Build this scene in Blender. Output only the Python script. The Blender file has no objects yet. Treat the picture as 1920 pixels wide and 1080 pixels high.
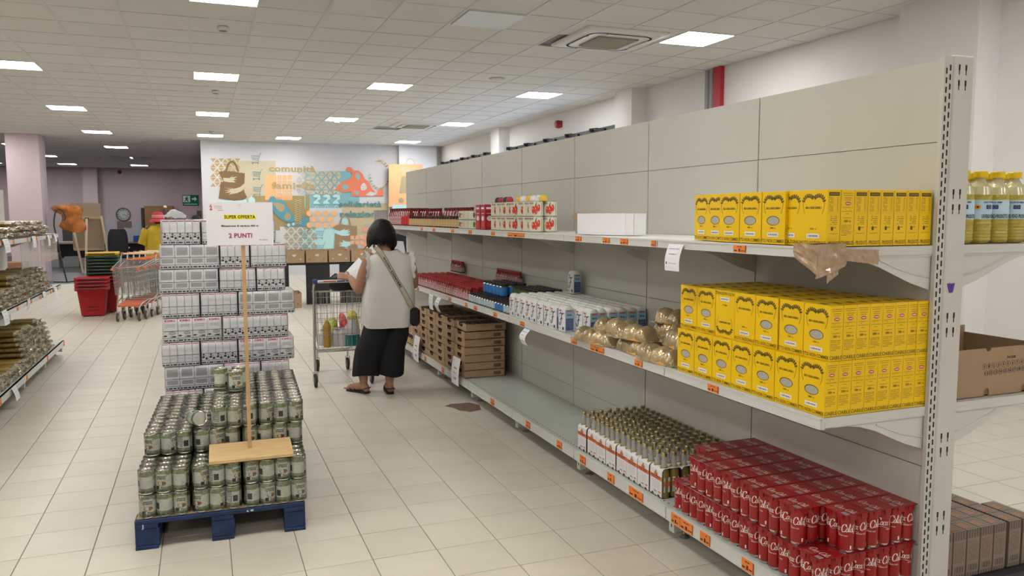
import bpy, math, random
import numpy as np
from mathutils import Vector, Matrix
PI = math.pi
rnd = random.Random(7)
S = bpy.context.scene
col = bpy.data.collections.new('shop'); S.collection.children.link(col)

# ---------------------------------------------------------------- camera, world, exposure
FPX = 1476.98
def cam_axes(yaw, pitch, roll):
    fw = np.array([math.sin(yaw)*math.cos(pitch), math.cos(yaw)*math.cos(pitch), -math.sin(pitch)])
    r = np.array([math.cos(yaw), -math.sin(yaw), 0.0]); u = np.cross(r, fw)
    c, s = math.cos(roll), math.sin(roll)
    return c*r+s*u, -s*r+c*u, fw
CR, CU, CF = cam_axes(0.37313, 0.092907, -0.0021095)
CP = np.array([0, 0, 1.561])
cam = bpy.data.objects.new('camera', bpy.data.cameras.new('camera'))
cam.matrix_world = Matrix(((CR[0], CU[0], -CF[0], CP[0]), (CR[1], CU[1], -CF[1], CP[1]), (CR[2], CU[2], -CF[2], CP[2]), (0, 0, 0, 1)))
cam.data.sensor_width = 36; cam.data.lens = FPX*36/1920; cam.data.clip_start = .05; cam.data.clip_end = 200
S.collection.objects.link(cam); S.camera = cam
S.view_settings.view_transform = 'Standard'; S.view_settings.look = 'None'
S.view_settings.gamma = 1; S.view_settings.use_curve_mapping = False
S.view_settings.exposure = 1.85
LAMP = 9.0
LCOL = (1.0, .975, .93)
W = bpy.data.worlds.new('world'); S.world = W; W.use_nodes = True
W.node_tree.nodes['Background'].inputs[0].default_value = (.62, .74, .95, 1)
W.node_tree.nodes['Background'].inputs[1].default_value = 1.6

def at(x, y, ax, v):          # where a sight line of the photograph meets a real plane of the place
    d = CF+(x-960)/FPX*CR-(y-540)/FPX*CU
    t = (v-CP[ax])/d[ax]
    return CP+t*d

# ---------------------------------------------------------------- helpers
def tag(o, label=None, cat=None, group=None, kind=None):
    if label: o['label'] = label
    if cat: o['category'] = cat
    if group: o['group'] = group
    if kind: o['kind'] = kind
    return o
def empty(name, loc=(0, 0, 0), rz=0, label=None, cat=None, group=None):
    o = bpy.data.objects.new(name, None); col.objects.link(o); o.location = loc; o.rotation_euler = (0, 0, rz)
    o.empty_display_size = .1
    return tag(o, label, cat, group)
KIDS = {}
def link(name, me, parent=None, loc=None, rot=None):
    o = bpy.data.objects.new(name, me); col.objects.link(o)
    if parent: o.parent = parent; KIDS.setdefault(parent.name, []).append(o)
    if loc is not None: o.location = loc
    if rot is not None: o.rotation_euler = rot
    return o
def copy_tree(o, loc=None, rot=None, parent=None, label=None, group=None):
    c = o.copy(); col.objects.link(c)
    if parent: c.parent = parent; KIDS.setdefault(parent.name, []).append(c)
    if loc is not None: c.location = loc
    if rot is not None: c.rotation_euler = rot
    if label: c['label'] = label
    if group: c['group'] = group
    for k in list(KIDS.get(o.name, [])): copy_tree(k, parent=c)
    return c
class Many:
    """hands out the prototype first, then copies"""
    def __init__(s, proto): s.p = proto; s.used = False
    def put(s, loc, rot=(0, 0, 0), label=None, group=None):
        if not s.used:
            s.used = True; o = s.p; o.location = loc; o.rotation_euler = rot
            if label: o['label'] = label
            if group: o['group'] = group
            return o
        return copy_tree(s.p, loc, rot, None, label, group)
ORD = ['first', 'second', 'third', 'fourth', 'fifth', 'sixth', 'seventh', 'eighth', 'ninth', 'tenth', 'eleventh', 'twelfth', 'thirteenth', 'fourteenth', 'fifteenth', 'sixteenth', 'seventeenth', 'eighteenth', 'nineteenth', 'twentieth', 'twenty-first', 'twenty-second', 'twenty-third', 'twenty-fourth', 'twenty-fifth', 'twenty-sixth', 'twenty-seventh', 'twenty-eighth', 'twenty-ninth', 'thirtieth', 'thirty-first', 'thirty-second', 'thirty-third', 'thirty-fourth', 'thirty-fifth', 'thirty-sixth']

MATS = {}
def M(name, c, rough=.5, metal=0, bump=0, bs=60, var=0, vs=6, trans=0, emit=0, alpha=1, rvar=0, coat=0, c2=None, spec=.5, wave=0, bd=.01, ior=1.45):
    if name in MATS: return MATS[name]
    m = bpy.data.materials.new(name); m.use_nodes = True; nt = m.node_tree; N = nt.nodes; L = nt.links
    b = N['Principled BSDF']; I = b.inputs
    I['Base Color'].default_value = (*c, 1); I['Roughness'].default_value = rough; I['Metallic'].default_value = metal
    I['Specular IOR Level'].default_value = spec; I['IOR'].default_value = ior
    if trans: I['Transmission Weight'].default_value = trans
    if coat: I['Coat Weight'].default_value = coat; I['Coat Roughness'].default_value = .08
    if alpha < 1: I['Alpha'].default_value = alpha
    if emit: I['Emission Color'].default_value = (*c, 1); I['Emission Strength'].default_value = emit
    tc = None
    if bump or var:
        tc = N.new('ShaderNodeTexCoord')
    if bump:
        n = N.new('ShaderNodeTexNoise'); n.inputs['Scale'].default_value = bs; n.inputs['Detail'].default_value = 3
        L.new(tc.outputs['Object'], n.inputs['Vector'])
        bp = N.new('ShaderNodeBump'); bp.inputs['Strength'].default_value = bump; bp.inputs['Distance'].default_value = bd
        L.new(n.outputs['Fac'], bp.inputs['Height']); L.new(bp.outputs['Normal'], I['Normal'])
    src = None
    if var:
        n = N.new('ShaderNodeTexNoise'); n.inputs['Scale'].default_value = vs; n.inputs['Detail'].default_value = 4
        mp = N.new('ShaderNodeMapping'); L.new(tc.outputs['Object'], mp.inputs[0]); L.new(mp.outputs[0], n.inputs['Vector'])
        if wave: mp.inputs['Scale'].default_value = (1, wave, 1)
        r = N.new('ShaderNodeValToRGB'); r.color_ramp.elements[0].position = .3; r.color_ramp.elements[1].position = .7
        a = c2 if c2 else tuple(x*(1-var) for x in c)
        r.color_ramp.elements[0].color = (*a, 1); r.color_ramp.elements[1].color = (*(c if c2 else tuple(min(1, x*(1+var)) for x in c)), 1)
        L.new(n.outputs['Fac'], r.inputs[0]); src = r.outputs[0]
    if rvar:
        oi = N.new('ShaderNodeObjectInfo'); hs = N.new('ShaderNodeHueSaturation')
        mr = N.new('ShaderNodeMapRange'); mr.inputs[3].default_value = 1-rvar; mr.inputs[4].default_value = 1+rvar
        L.new(oi.outputs['Random'], mr.inputs[0]); L.new(mr.outputs[0], hs.inputs['Value'])
        hs.inputs['Color'].default_value = (*c, 1)
        if src: L.new(src, hs.inputs['Color'])
        src = hs.outputs[0]
    if src: L.new(src, I['Base Color'])
    MATS[name] = m; return m

class MB:
    def __init__(s): s.v = []; s.f = []; s.m = []; s.s = []; s.T = None
    def add(s, vs, fs, mi=0, sm=False):
        b = len(s.v)
        if s.T is not None: vs = [tuple(s.T @ Vector(v)) for v in vs]
        s.v.extend([tuple(map(float, v)) for v in vs])
        for f in fs:
            s.f.append([b+i for i in f]); s.m.append(mi); s.s.append(sm)
    def box(s, x0, x1, y0, y1, z0, z1, mi=0, skip=''):
        v = [(x0, y0, z0), (x1, y0, z0), (x1, y1, z0), (x0, y1, z0), (x0, y0, z1), (x1, y0, z1), (x1, y1, z1), (x0, y1, z1)]
        F = {'b': (0, 3, 2, 1), 't': (4, 5, 6, 7), 'n': (0, 1, 5, 4), 'r': (1, 2, 6, 5), 'f': (2, 3, 7, 6), 'l': (3, 0, 4, 7)}
        s.add(v, [F[k] for k in F if k not in skip], mi)
    def bbox(s, x0, x1, y0, y1, z0, z1, c, mi=0, sm=False):
        """box with chamfered vertical and horizontal edges"""
        V = []; c = min(c, (x1-x0)/2.01, (y1-y0)/2.01, (z1-z0)/2.01)
        def ring(z, i):
            a, b_, d, e = x0+i, x1-i, y0+i, y1-i
            k = c-i if i < c else 0
            return [(a+k, d, z), (b_-k, d, z), (b_, d+k, z), (b_, e-k, z), (b_-k, e, z), (a+k, e, z), (a, e-k, z), (a, d+k, z)]
        def ring2(z, i):
            a, b_, d, e = x0+i, x1-i, y0+i, y1-i
            return [(a+c, d, z), (b_-c, d, z), (b_, d+c, z), (b_, e-c, z), (b_-c, e, z), (a+c, e, z), (a, e-c, z), (a, d+c, z)]
        R = [[(x0+c, y0+c, z0), (x1-c, y0+c, z0), (x1-c, y0+c, z0), (x1-c, y1-c, z0), (x1-c, y1-c, z0), (x0+c, y1-c, z0), (x0+c, y1-c, z0), (x0+c, y0+c, z0)], ring2(z0+c, 0), ring2(z1-c, 0),
             [(x0+c, y0+c, z1), (x1-c, y0+c, z1), (x1-c, y0+c, z1), (x1-c, y1-c, z1), (x1-c, y1-c, z1), (x0+c, y1-c, z1), (x0+c, y1-c, z1), (x0+c, y0+c, z1)]]
        s.loft(R, mi, sm, caps=True)
    def loft(s, rings, mi=0, sm=True, caps=True, closed=True):
        n = len(rings[0]); vs = [p for r in rings for p in r]; fs = []
        for i in range(len(rings)-1):
            for j in range(n if closed else n-1):
                k = (j+1) % n
                fs.append((i*n+j, i*n+k, (i+1)*n+k, (i+1)*n+j))
        s.add(vs, fs, mi, sm)
        if caps and closed:
            s.add(rings[0], [tuple(range(n))[::-1]], mi, False); s.add(rings[-1], [tuple(range(n))], mi, False)
    def lathe(s, prof, n=16, c=(0, 0, 0), mi=0, sm=True, mis=None, caps=True, a0=0):
        """prof: (r,z) list; mis: material per segment"""
        cs = [(math.cos(a0+2*PI*k/n), math.sin(a0+2*PI*k/n)) for k in range(n)]
        for i in range(len(prof)-1):
            (r0, z0), (r1, z1) = prof[i], prof[i+1]
            m_ = mis[i] if mis else mi
            if r0 < 1e-6: s.add([(c[0], c[1], c[2]+z0)]+[(c[0]+r1*x, c[1]+r1*y, c[2]+z1) for x, y in cs], [(0, (k+1) % n+1, k+1) for k in range(n)], m_, sm)
            elif r1 < 1e-6: s.add([(c[0], c[1], c[2]+z1)]+[(c[0]+r0*x, c[1]+r0*y, c[2]+z0) for x, y in cs], [(0, k+1, (k+1) % n+1) for k in range(n)], m_, sm)
            else:
                vs = [(c[0]+r0*x, c[1]+r0*y, c[2]+z0) for x, y in cs]+[(c[0]+r1*x, c[1]+r1*y, c[2]+z1) for x, y in cs]
                s.add(vs, [(k, (k+1) % n, n+(k+1) % n, n+k) for k in range(n)], m_, sm)
    def tube(s, pts, r, n=6, mi=0, sm=True, rs=None, closed=False):
        P = [Vector(p) for p in pts]; rings = []; up = None
        N = len(P)
        for i, p in enumerate(P):
            if closed: d = P[(i+1) % N]-P[i-1]
            else: d = P[min(i+1, N-1)]-P[max(i-1, 0)]
            d.normalize()
            if up is None:
                up = Vector((0, 0, 1)) if abs(d.z) < .9 else Vector((1, 0, 0))
            a = d.cross(up)
            if a.length < 1e-4: a = d.cross(Vector((0, 1, .1)))
            a.normalize(); b = a.cross(d).normalized(); up = b
            rr = rs[i] if rs else r
            rings.append([tuple(p+(a*math.cos(2*PI*k/n)+b*math.sin(2*PI*k/n))*rr) for k in range(n)])
        if closed: rings.append(rings[0])
        s.loft(rings, mi, sm, caps=not closed)
    def prism(s, poly, fr, d0, d1, mi=0):
        """poly in 2-D extruded between offsets d0..d1 of a frame fr(u,v,d)"""
        n = len(poly)
        A = [fr(u, v, d0) for u, v in poly]; B = [fr(u, v, d1) for u, v in poly]
        s.add(A+B, [tuple(range(n))[::-1], tuple(range(n, 2*n))]+[(i, (i+1) % n, n+(i+1) % n, n+i) for i in range(n)], mi)
    def flat(s, poly, fr, d=.0004, mi=0):
        s.add([fr(u, v, d) for u, v in poly], [tuple(range(len(poly)))], mi)
    def rect(s, u0, u1, v0, v1, fr, d=.0004, mi=0, nu=1):
        for k in range(nu):
            a = u0+(u1-u0)*k/nu; b = u0+(u1-u0)*(k+1)/nu
            s.add([fr(a, v0, d), fr(b, v0, d), fr(b, v1, d), fr(a, v1, d)], [(0, 1, 2, 3)], mi)
    def disc(s, u, v, ru, rv, fr, d=.0004, mi=0, n=16):
        s.flat([(u+ru*math.cos(2*PI*k/n), v+rv*math.sin(2*PI*k/n)) for k in range(n)], fr, d, mi)
    def ring(s, u, v, ru, rv, w, fr, d=.0004, mi=0, n=16):
        for k in range(n):
            a, b = 2*PI*k/n, 2*PI*(k+1)/n
            s.add([fr(u+(ru-w)*math.cos(a), v+(rv-w)*math.sin(a), d), fr(u+ru*math.cos(a), v+rv*math.sin(a), d), fr(u+ru*math.cos(b), v+rv*math.sin(b), d), fr(u+(ru-w)*math.cos(b), v+(rv-w)*math.sin(b), d)], [(0, 1, 2, 3)], mi)
    def ribbon(s, pts, w, fr, d=.0004, mi=0, cal=None, taper=False):
        P = [Vector(p) for p in pts]; N = len(P); L_, R_ = [], []
        for i, p in enumerate(P):
            t = P[min(i+1, N-1)]-P[max(i-1, 0)]
            if t.length < 1e-9: t = Vector((1, 0))
            t.normalize(); nn = Vector((-t.y, t.x)); ww = w
            if cal: ww = w*(.3+.7*abs(nn.x*cal[0]+nn.y*cal[1]))
            if taper: ww *= max(.15, math.sin(PI*(i+.5)/N))
            L_.append(fr(p.x+nn.x*ww/2, p.y+nn.y*ww/2, d)); R_.append(fr(p.x-nn.x*ww/2, p.y-nn.y*ww/2, d))
        s.add(R_+L_, [(i, i+1, N+i+1, N+i) for i in range(N-1)], mi)
    def text(s, t, u, v, h, fr, d=.0005, mi=0, w=None, align='L', bold=.0, rot=0):
        vs, fs, tw, y0, th = textmesh(t, bold)
        k = h/th; kx = (w/tw) if w else k
        off = {'L': 0, 'C': -.5, 'R': -1}[align]*tw*kx
        ca, sa = math.cos(rot), math.sin(rot)
        o = []
        for (x, y) in vs:
            a, b_ = off+x*kx, (y-y0)*k
            o.append(fr(u+a*ca-b_*sa, v+a*sa+b_*ca, d))
        s.add(o, fs, mi)
    def build(s, name, mats, parent=None, loc=None, rot=None):
        return link(name, s.mesh(name, mats), parent, loc, rot)
    def mesh(s, name, mats):
        me = bpy.data.meshes.new(name); me.from_pydata(s.v, [], s.f)
        for m in (mats if isinstance(mats, (list, tuple)) else [mats]): me.materials.append(m)
        me.polygons.foreach_set('material_index', s.m); me.polygons.foreach_set('use_smooth', s.s)
        me.update(); return me
TXT = {}
def textmesh(t, bold=0.0):
    k = (t, bold)
    if k in TXT: return TXT[k]
    c = bpy.data.curves.new('t', 'FONT'); c.body = t; c.resolution_u = 2; c.offset = bold; c.space_character = 1.0+bold*2
    o = bpy.data.objects.new('t', c); S.collection.objects.link(o)
    bpy.context.view_layer.update()
    me = bpy.data.meshes.new_from_object(o.evaluated_get(bpy.context.evaluated_depsgraph_get()))
    vs = [(v.co.x, v.co.y) for v in me.vertices]; fs = [tuple(p.vertices) for p in me.polygons]
    bpy.data.objects.remove(o); bpy.data.curves.remove(c); bpy.data.meshes.remove(me)
    x0 = min(v[0] for v in vs); vs = [(a-x0, b) for a, b in vs]
    TXT[k] = (vs, fs, max(v[0] for v in vs), 0.0, .69)
    return TXT[k]
def fr_plane(o, u, v, n):
    o, u, v, n = map(Vector, (o, u, v, n))
    return lambda a, b, d=0: tuple(o+u*a+v*b+n*d)
def fr_box(face, x0, x1, y0, y1, z0, z1):
    """frame with its origin at the lower left corner of a box face as seen from outside"""
    return {'l': fr_plane((x0, y1, z0), (0, -1, 0), (0, 0, 1), (-1, 0, 0)), 'n': fr_plane((x0, y0, z0), (1, 0, 0), (0, 0, 1), (0, -1, 0)),
            'r': fr_plane((x1, y0, z0), (0, 1, 0), (0, 0, 1), (1, 0, 0)), 'f': fr_plane((x1, y1, z0), (-1, 0, 0), (0, 0, 1), (0, 1, 0)),
            't': fr_plane((x0, y0, z1), (1, 0, 0), (0, 1, 0), (0, 0, 1))}[face]
def fr_cyl(r, a0=-PI/2, c=(0, 0)):
    """frame wrapped round an upright cylinder; u runs to the right as seen from outside, centred on angle a0"""
    return lambda u, v, d=0: (c[0]+(r+d)*math.cos(a0+u/r), c[1]+(r+d)*math.sin(a0+u/r), v)
def sub2(pts, seg):
    out = []
    for i in range(len(pts)-1):
        a, b = Vector(pts[i]), Vector(pts[i+1]); n = max(1, int((b-a).length/seg))
        out += [tuple(a.lerp(b, k/n)) for k in range(n)]
    return out+[tuple(pts[-1])]
def spline(pts, n=6):
    """Catmull-Rom through 2-D or 3-D points"""
    P = [np.array(p, float) for p in pts]; P = [2*P[0]-P[1]]+P+[2*P[-1]-P[-2]]; o = []
    for i in range(1, len(P)-2):
        for k in range(n):
            t = k/n; a, b, c, d = P[i-1:i+3]
            o.append(tuple(.5*((2*b)+(c-a)*t+(2*a-5*b+4*c-d)*t*t+(3*b-3*c+d-a)*t**3)))
    return o+[tuple(P[-2])]
def ev_mesh(o):
    bpy.context.view_layer.update()
    me = bpy.data.meshes.new_from_object(o.evaluated_get(bpy.context.evaluated_depsgraph_get()))
    return me
def dashes(mb, u0, u1, v, h, fr, mi, d=.0005, seed=1, density=.7):
    r = random.Random(seed); u = u0
    while u < u1:
        w = r.uniform(.8, 3)*h; w = min(w, u1-u)
        if r.random() < .9: mb.rect(u, u+w, v, v+h, fr, d, mi)
        u += w+h*.6

# ---------------------------------------------------------------- shared materials
white_metal = M('shelf_paint', (.60, .60, .56), .42, var=.05, vs=3, bump=.03, bs=400)
panel_paint = M('panel_paint', (.55, .545, .49), .45, var=.04, vs=1.5)
base_paint = M('base_shelf_paint', (.50, .53, .50), .33, var=.05, vs=3)
dark = M('dark_gap', (.02, .02, .02), .8)
ink = M('black_ink', (.03, .03, .035), .6)
paper = M('white_paper', (.80, .81, .84), .7, var=.02, vs=30)
orange = M('orange_tag', (.85, .23, .03), .5)
chrome = M('chrome_wire', (.62, .62, .62), .22, 1)
steel = M('galvanised_steel', (.50, .51, .52), .35, .9)
black_plastic = M('black_plastic', (.02, .02, .022), .45)
cardboard = M('cardboard', (.40, .27, .16), .8, var=.06, vs=8, bump=.05, bs=200)
cardboard_dark = M('cardboard_inside', (.20, .13, .075), .85)
wood_light = M('light_wood', (.62, .43, .21), .5, var=.12, vs=10, wave=12)
tarnish = M('silver_lid', (.62, .60, .52), .22, .95)
wall_white = M('white_wall_paint', (.80, .79, .79), .75, bump=.04, bs=90, var=.02, vs=1)
mural_wall = M('mural_wall_paint', (.60, .60, .62), .75, bump=.04, bs=90, var=.02, vs=1)
lavender = M('lavender_wall_paint', (.52, .43, .46), .75, bump=.04, bs=90, var=.02, vs=1)
# ---------------------------------------------------------------- room shell
CZ = 3.42                                    # ceiling height
XR, YM, YO, XL, YB = 6.2, 21.2, 35.0, -9.0, -4.0   # right wall, mural wall, office wall, left wall, wall behind
FX0, FY0, FT = .6677, 3.448, .30             # floor tile grid
CX0, CY0, CTX, CTY = -.642, 8.20, .5905, .6052   # ceiling grid
OY = 20.5                                    # office floor starts
tile_m = M('floor_tile', (.60, .555, .47), .38, var=.035, vs=5, rvar=.035, bump=.02, bs=30)
grout_m = M('grout', (.24, .22, .185), .9)
mb = MB(); mb.box(XL, XR, YB, OY, -.12, -.003); 
mb.box(.02, XR, OY, YM, -.12, -.003)
floor = mb.build('floor', grout_m); tag(floor, kind='structure')
mb = MB(); mb.box(XL, .02, OY, YO, -.12, 0.0)
tag(mb.build('floor_office', M('grey_lino', (.085, .088, .095), .35, var=.05, vs=2)), kind='structure')
def seen(x, y, z, m=60):
    d = np.array([x, y, z])-CP; f = d@CF
    if f < .3: return False
    px = 960+FPX*(d@CR)/f; py = 540-FPX*(d@CU)/f
    return -m < px < 1920+m and -m < py < 1080+m
mb = MB(); g = .0022; mb.bbox(g, FT-g, g, FT-g, -.02, 0, .0012)
tm = mb.mesh('tile', [tile_m])
cells = []
i0, i1 = math.floor((XL-FX0)/FT), math.ceil((XR-FX0)/FT); j0, j1 = math.floor((YB-FY0)/FT), math.ceil((YM-FY0)/FT)
for i in range(i0, i1):
    for j in range(j0, j1):
        x, y = FX0+i*FT, FY0+j*FT
        if x < XL or x+FT > XR+.3 or y < YB or y+FT > (OY if x < .02 else YM)+.3: continue
        cells.append((x, y))
def vis_floor(x, y):
    if x > 2.1 and y > 1.9: return False
    if x < -1.6 and y < 9.5: return False
    return seen(x+.15, y+.15, 0, 40)
near = sorted([c for c in cells if vis_floor(*c)], key=lambda c: math.hypot(*c))[:300]
ns = set(near)
for x, y in near: link('tile', tm, floor, (x, y, 0))
mb = MB()
for x, y in cells:
    if (x, y) in ns: continue
    x1, y1 = min(x+FT-g, XR), min(y+FT-g, OY if x < .02 else YM)
    mb.add([(x+g, y+g, -.003), (x1, y+g, -.003), (x1, y1, -.003), (x+g, y1, -.003), (x+g+.001, y+g+.001, 0), (x1-.001, y+g+.001, 0), (x1-.001, y1-.001, 0), (x+g+.001, y1-.001, 0)], [(4, 5, 6, 7), (0, 1, 5, 4), (1, 2, 6, 5), (2, 3, 7, 6), (3, 0, 4, 7)])
tag(mb.build('tiles', tile_m, floor), kind='stuff')
# brown scuff where a floor tile has lost its glaze
mb = MB(); mb.flat([(1.79, 6.10), (1.86, 6.15), (2.02, 6.14), (2.07, 6.03), (2.03, 5.87), (1.93, 5.84), (1.86, 5.92), (1.84, 6.02)], lambda u, v, d=0: (u, v, d), .0008)
mb.build('stain', M('brown_stain', (.17, .10, .065), .7, var=.3, vs=25), floor)

# ceiling: slab, tiles laid in a white grid
tile_c = M('ceiling_tile', (.68, .675, .645), .9, bump=.25, bs=260, rvar=.02, bd=.004, var=.015, vs=200)
grid_m = M('ceiling_grid', (.62, .62, .60), .5)
mb = MB(); mb.box(XL, XR, YB, YO, CZ+.02, CZ+.15)
ceil = mb.build('ceiling', M('ceiling_slab', (.3, .3, .3), .9)); tag(ceil, kind='structure')
GW = .012
ccell = []
i0, i1 = math.floor((XL-CX0)/CTX), math.ceil((XR-CX0)/CTX); j0, j1 = math.floor((YB-CY0)/CTY), math.ceil((YO-CY0)/CTY)
for i in range(i0, i1):
    for j in range(j0, j1):
        x, y = CX0+i*CTX, CY0+j*CTY
        if x < XL-.01 or y < YB-.01: continue
        ccell.append((i, j, x, y, min(x+CTX, XR), min(y+CTY, YO)))
# lamp cells (grid indices): columns 0.25, 2.6, 5.0, -2.1, -4.5 and rows seven tiles apart
LIT = set(); BLANK = {(5, -2)}
for i in (1, 5, 9, -3, -7, -11):
    for j in (-16, -9, -2, 5, 12, 19, 26, 33, 40):
        LIT.add((i, j))
LIT -= {(5, -2), (5, 19), (-7, 5), (-7, 12), (1, 26), (1, 33), (1, 40), (5, 26), (5, 33), (5, 40), (9, 26), (9, 33), (9, 40)}
LIT = {c for c in LIT if CX0+c[0]*CTX > XL and CY0+(c[1]+1)*CTY < YO}
LIT.add((4, 19))
AC = [(7, -1), (7, 14)]                     # cassette units cover one cell and its rim
acs = {(7, -1), (7, 14)}
mb = MB(); mb.bbox(GW*.5, CTX-GW*.5, GW*.5, CTY-GW*.5, .002, .018, .001); ct = mb.mesh('ceiling_tile', [tile_c])
cand = [c for c in ccell if (c[0], c[1]) not in LIT and (c[0], c[1]) not in BLANK and abs(c[4]-c[2]-CTX) < .01 and seen(c[2]+.3, c[3]+.3, CZ, 20)]
cand.sort(key=lambda c: math.hypot(c[2], c[3])); cs = {(c[0], c[1]) for c in cand[:300]}
mb = MB()
for i, j, x, y, x1, y1 in ccell:
    if (i, j) in LIT or (i, j) in BLANK or (i, j) in acs: continue
    if (i, j) in cs: link('ceiling_tile', ct, ceil, (x, y, CZ)); continue
    if x1-x > .05 and y1-y > .05: mb.box(x+GW*.5, x1-GW*.5, y+GW*.5, y1-GW*.5, CZ+.002, CZ+.018, skip='t')
tag(mb.build('ceiling_tiles', tile_c, ceil), kind='stuff')
mb = MB()
for i in range(i0, i1+1):
    x = CX0+i*CTX
    if XL < x < XR: mb.box(x-GW, x+GW, YB, YO, CZ-.003, CZ+.004)
mb.build('main_runner', grid_m, ceil)
mb = MB()
for j in range(j0, j1+1):
    y = CY0+j*CTY
    if YB < y < YO: mb.box(XL, XR, y-GW*.6, y+GW*.6, CZ-.002, CZ+.004)
mb.build('cross_runner', grid_m, ceil)

# lamps
glow = M('lamp_diffuser', LCOL, .5, emit=LAMP)
def mk_lamp():
    r = empty('ceiling_light', (0, 0, 0), 0, 'square white panel lamp', 'lamp', 'square panel lamps in the ceiling')
    a, b = CTX/2-.006, CTY/2-.006
    mb = MB()
    for q in ((-a, a, -b, -b+.012), (-a, a, b-.012, b), (-a, -a+.012, -b+.012, b-.012), (a-.012, a, -b+.012, b-.012)): mb.box(q[0], q[1], q[2], q[3], -.006, .012)
    mb.build('frame', white_metal, r)
    mb = MB(); mb.box(-a+.012, a-.012, -b+.012, b-.012, -.003, .004); mb.build('diffuser', glow, r)
    return r
L = Many(mk_lamp())
def where_lamp(i, j):
    cn = {1: 'column over offer sign', 5: 'column over open aisle', 9: 'column nearest right wall', 4: 'place before lettered wall', -3: 'column left of sign', -7: 'column over left shelves', -11: 'column at far left'}[i]
    return cn
rows_seen = {}
for (i, j) in sorted(LIT, key=lambda c: c[1]):
    x, y = CX0+(i+.5)*CTX, CY0+(j+.5)*CTY
    if seen(x, y, CZ, 10):
        k = rows_seen.get(i, 0); rows_seen[i] = k+1
        lab = 'lit square ceiling lamp, %s from the camera in the %s' % (ORD[k], where_lamp(i, j))
    else: lab = 'ceiling lamp out of view, %s row from back, %s' % (ORD[{-16: 0, -9: 1, -2: 2, 5: 3, 12: 4, 19: 5, 26: 6, 33: 7, 40: 8}[j]], where_lamp(i, j))
    o = L.put((x, y, CZ), label=lab)
i, j = 5, -2
x, y = CX0+(i+.5)*CTX, CY0+(j+.5)*CTY
mb = MB(); mb.bbox(-CTX/2+.02, CTX/2-.012, -CTY/2+.012, CTY/2-.012, -.012, .01, .003); mb.box(-CTX/2+.004, CTX/2-.004, -CTY/2+.004, CTY/2-.004, .004, .015, 1)
tag(mb.build('ceiling_light', [M('unlit_panel', (.66, .69, .71), .4), M('grey_rim', (.2, .2, .2), .6)], None, (x, y, CZ)), 'unlit square ceiling lamp panel left of the big air cassette', 'lamp', 'square panel lamps in the ceiling')
# louvred unlit lamp pair over the office
r = empty('louvre_light', (-2.05, 28.6, CZ-.004), 0, 'unlit louvred double ceiling lamp above the office end', 'lamp')
for sx in (-.32, .32):
    mb = MB()
    for k in range(9): mb.box(sx-.29, sx+.29, -.55+k*.137, -.54+k*.137, -.02, 0)
    for k in range(5): mb.box(sx-.29+k*.143, sx-.28+k*.143, -.55, .55, -.02, 0)
    mb.build('louvre', M('louvre_metal', (.5, .54, .62), .3, .6), r)
    mb = MB(); mb.box(sx-.29, sx+.29, -.55, .55, -.004, 0); mb.build('backing', M('lamp_back', (.42, .45, .5), .4), r)

# air conditioning cassettes
ac_m = M('ac_plastic', (.70, .69, .65), .45); ac_g = M('ac_grille', (.30, .28, .22), .6)
def mk_ac():
    r = empty('air_cassette', (0, 0, 0), 0, 'ac', 'air conditioner')
    mb = MB(); R = []
    for z, w, c in ((0, .47, .02), (-.02, .465, .02), (-.03, .42, .10), (-.035, .36, .11)):
        pts = []
        for (sx, sy, a0) in ((1, 1, 0), (-1, 1, PI/2), (-1, -1, PI), (1, -1, 1.5*PI)):
            for k in range(5):
                a = a0+k*PI/8; pts.append((sx*(w-c)+c*math.cos(a), sy*(w-c)+c*math.sin(a), z))
        R.append(pts)
    mb.loft(R, 0, True, caps=True); mb.build('housing', ac_m, r)
    mb = MB()
    def rr(w, c, z, n=5):
        pts = []
        for (sx, sy, a0) in ((1, 1, 0), (-1, 1, PI/2), (-1, -1, PI), (1, -1, 1.5*PI)):
            for k in range(n+1):
                a = a0+k*PI/2/n; pts.append((sx*(w-c)+c*math.cos(a), sy*(w-c)+c*math.sin(a), z))
        return pts
    A, B = rr(.37, .13, -.037), rr(.345, .11, -.037); n = len(A)
    mb.add(A+B, [(k, (k+1) % n, n+(k+1) % n, n+k) for k in range(n)], 0); mb.build('air_slot', dark, r)
    for k in range(4):
        mb = MB(); T = Matrix.Rotation(k*PI/2, 4, 'Z'); mb.T = T
        mb.bbox(-.2, .2, .335, .365, -.05, -.038, .004); mb.build('air_flap', ac_m, r)
    mb = MB(); mb.bbox(-.235, .235, -.235, .235, -.05, -.034, .004)
    for k in range(16): mb.box(-.215, .215, -.215+k*.0285, -.205+k*.0285, -.056, -.05, 1)
    mb.build('intake_grille', [ac_g, M('ac_rib', (.42, .40, .32), .6)], r)
    return r
A = Many(mk_ac())
A.put((4.09, 7.62, CZ), label='big white ceiling air cassette nearest the camera, above the shelving')
A.put((4.2, 16.2, CZ), label='small looking far ceiling air cassette near the lettered wall')

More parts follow.
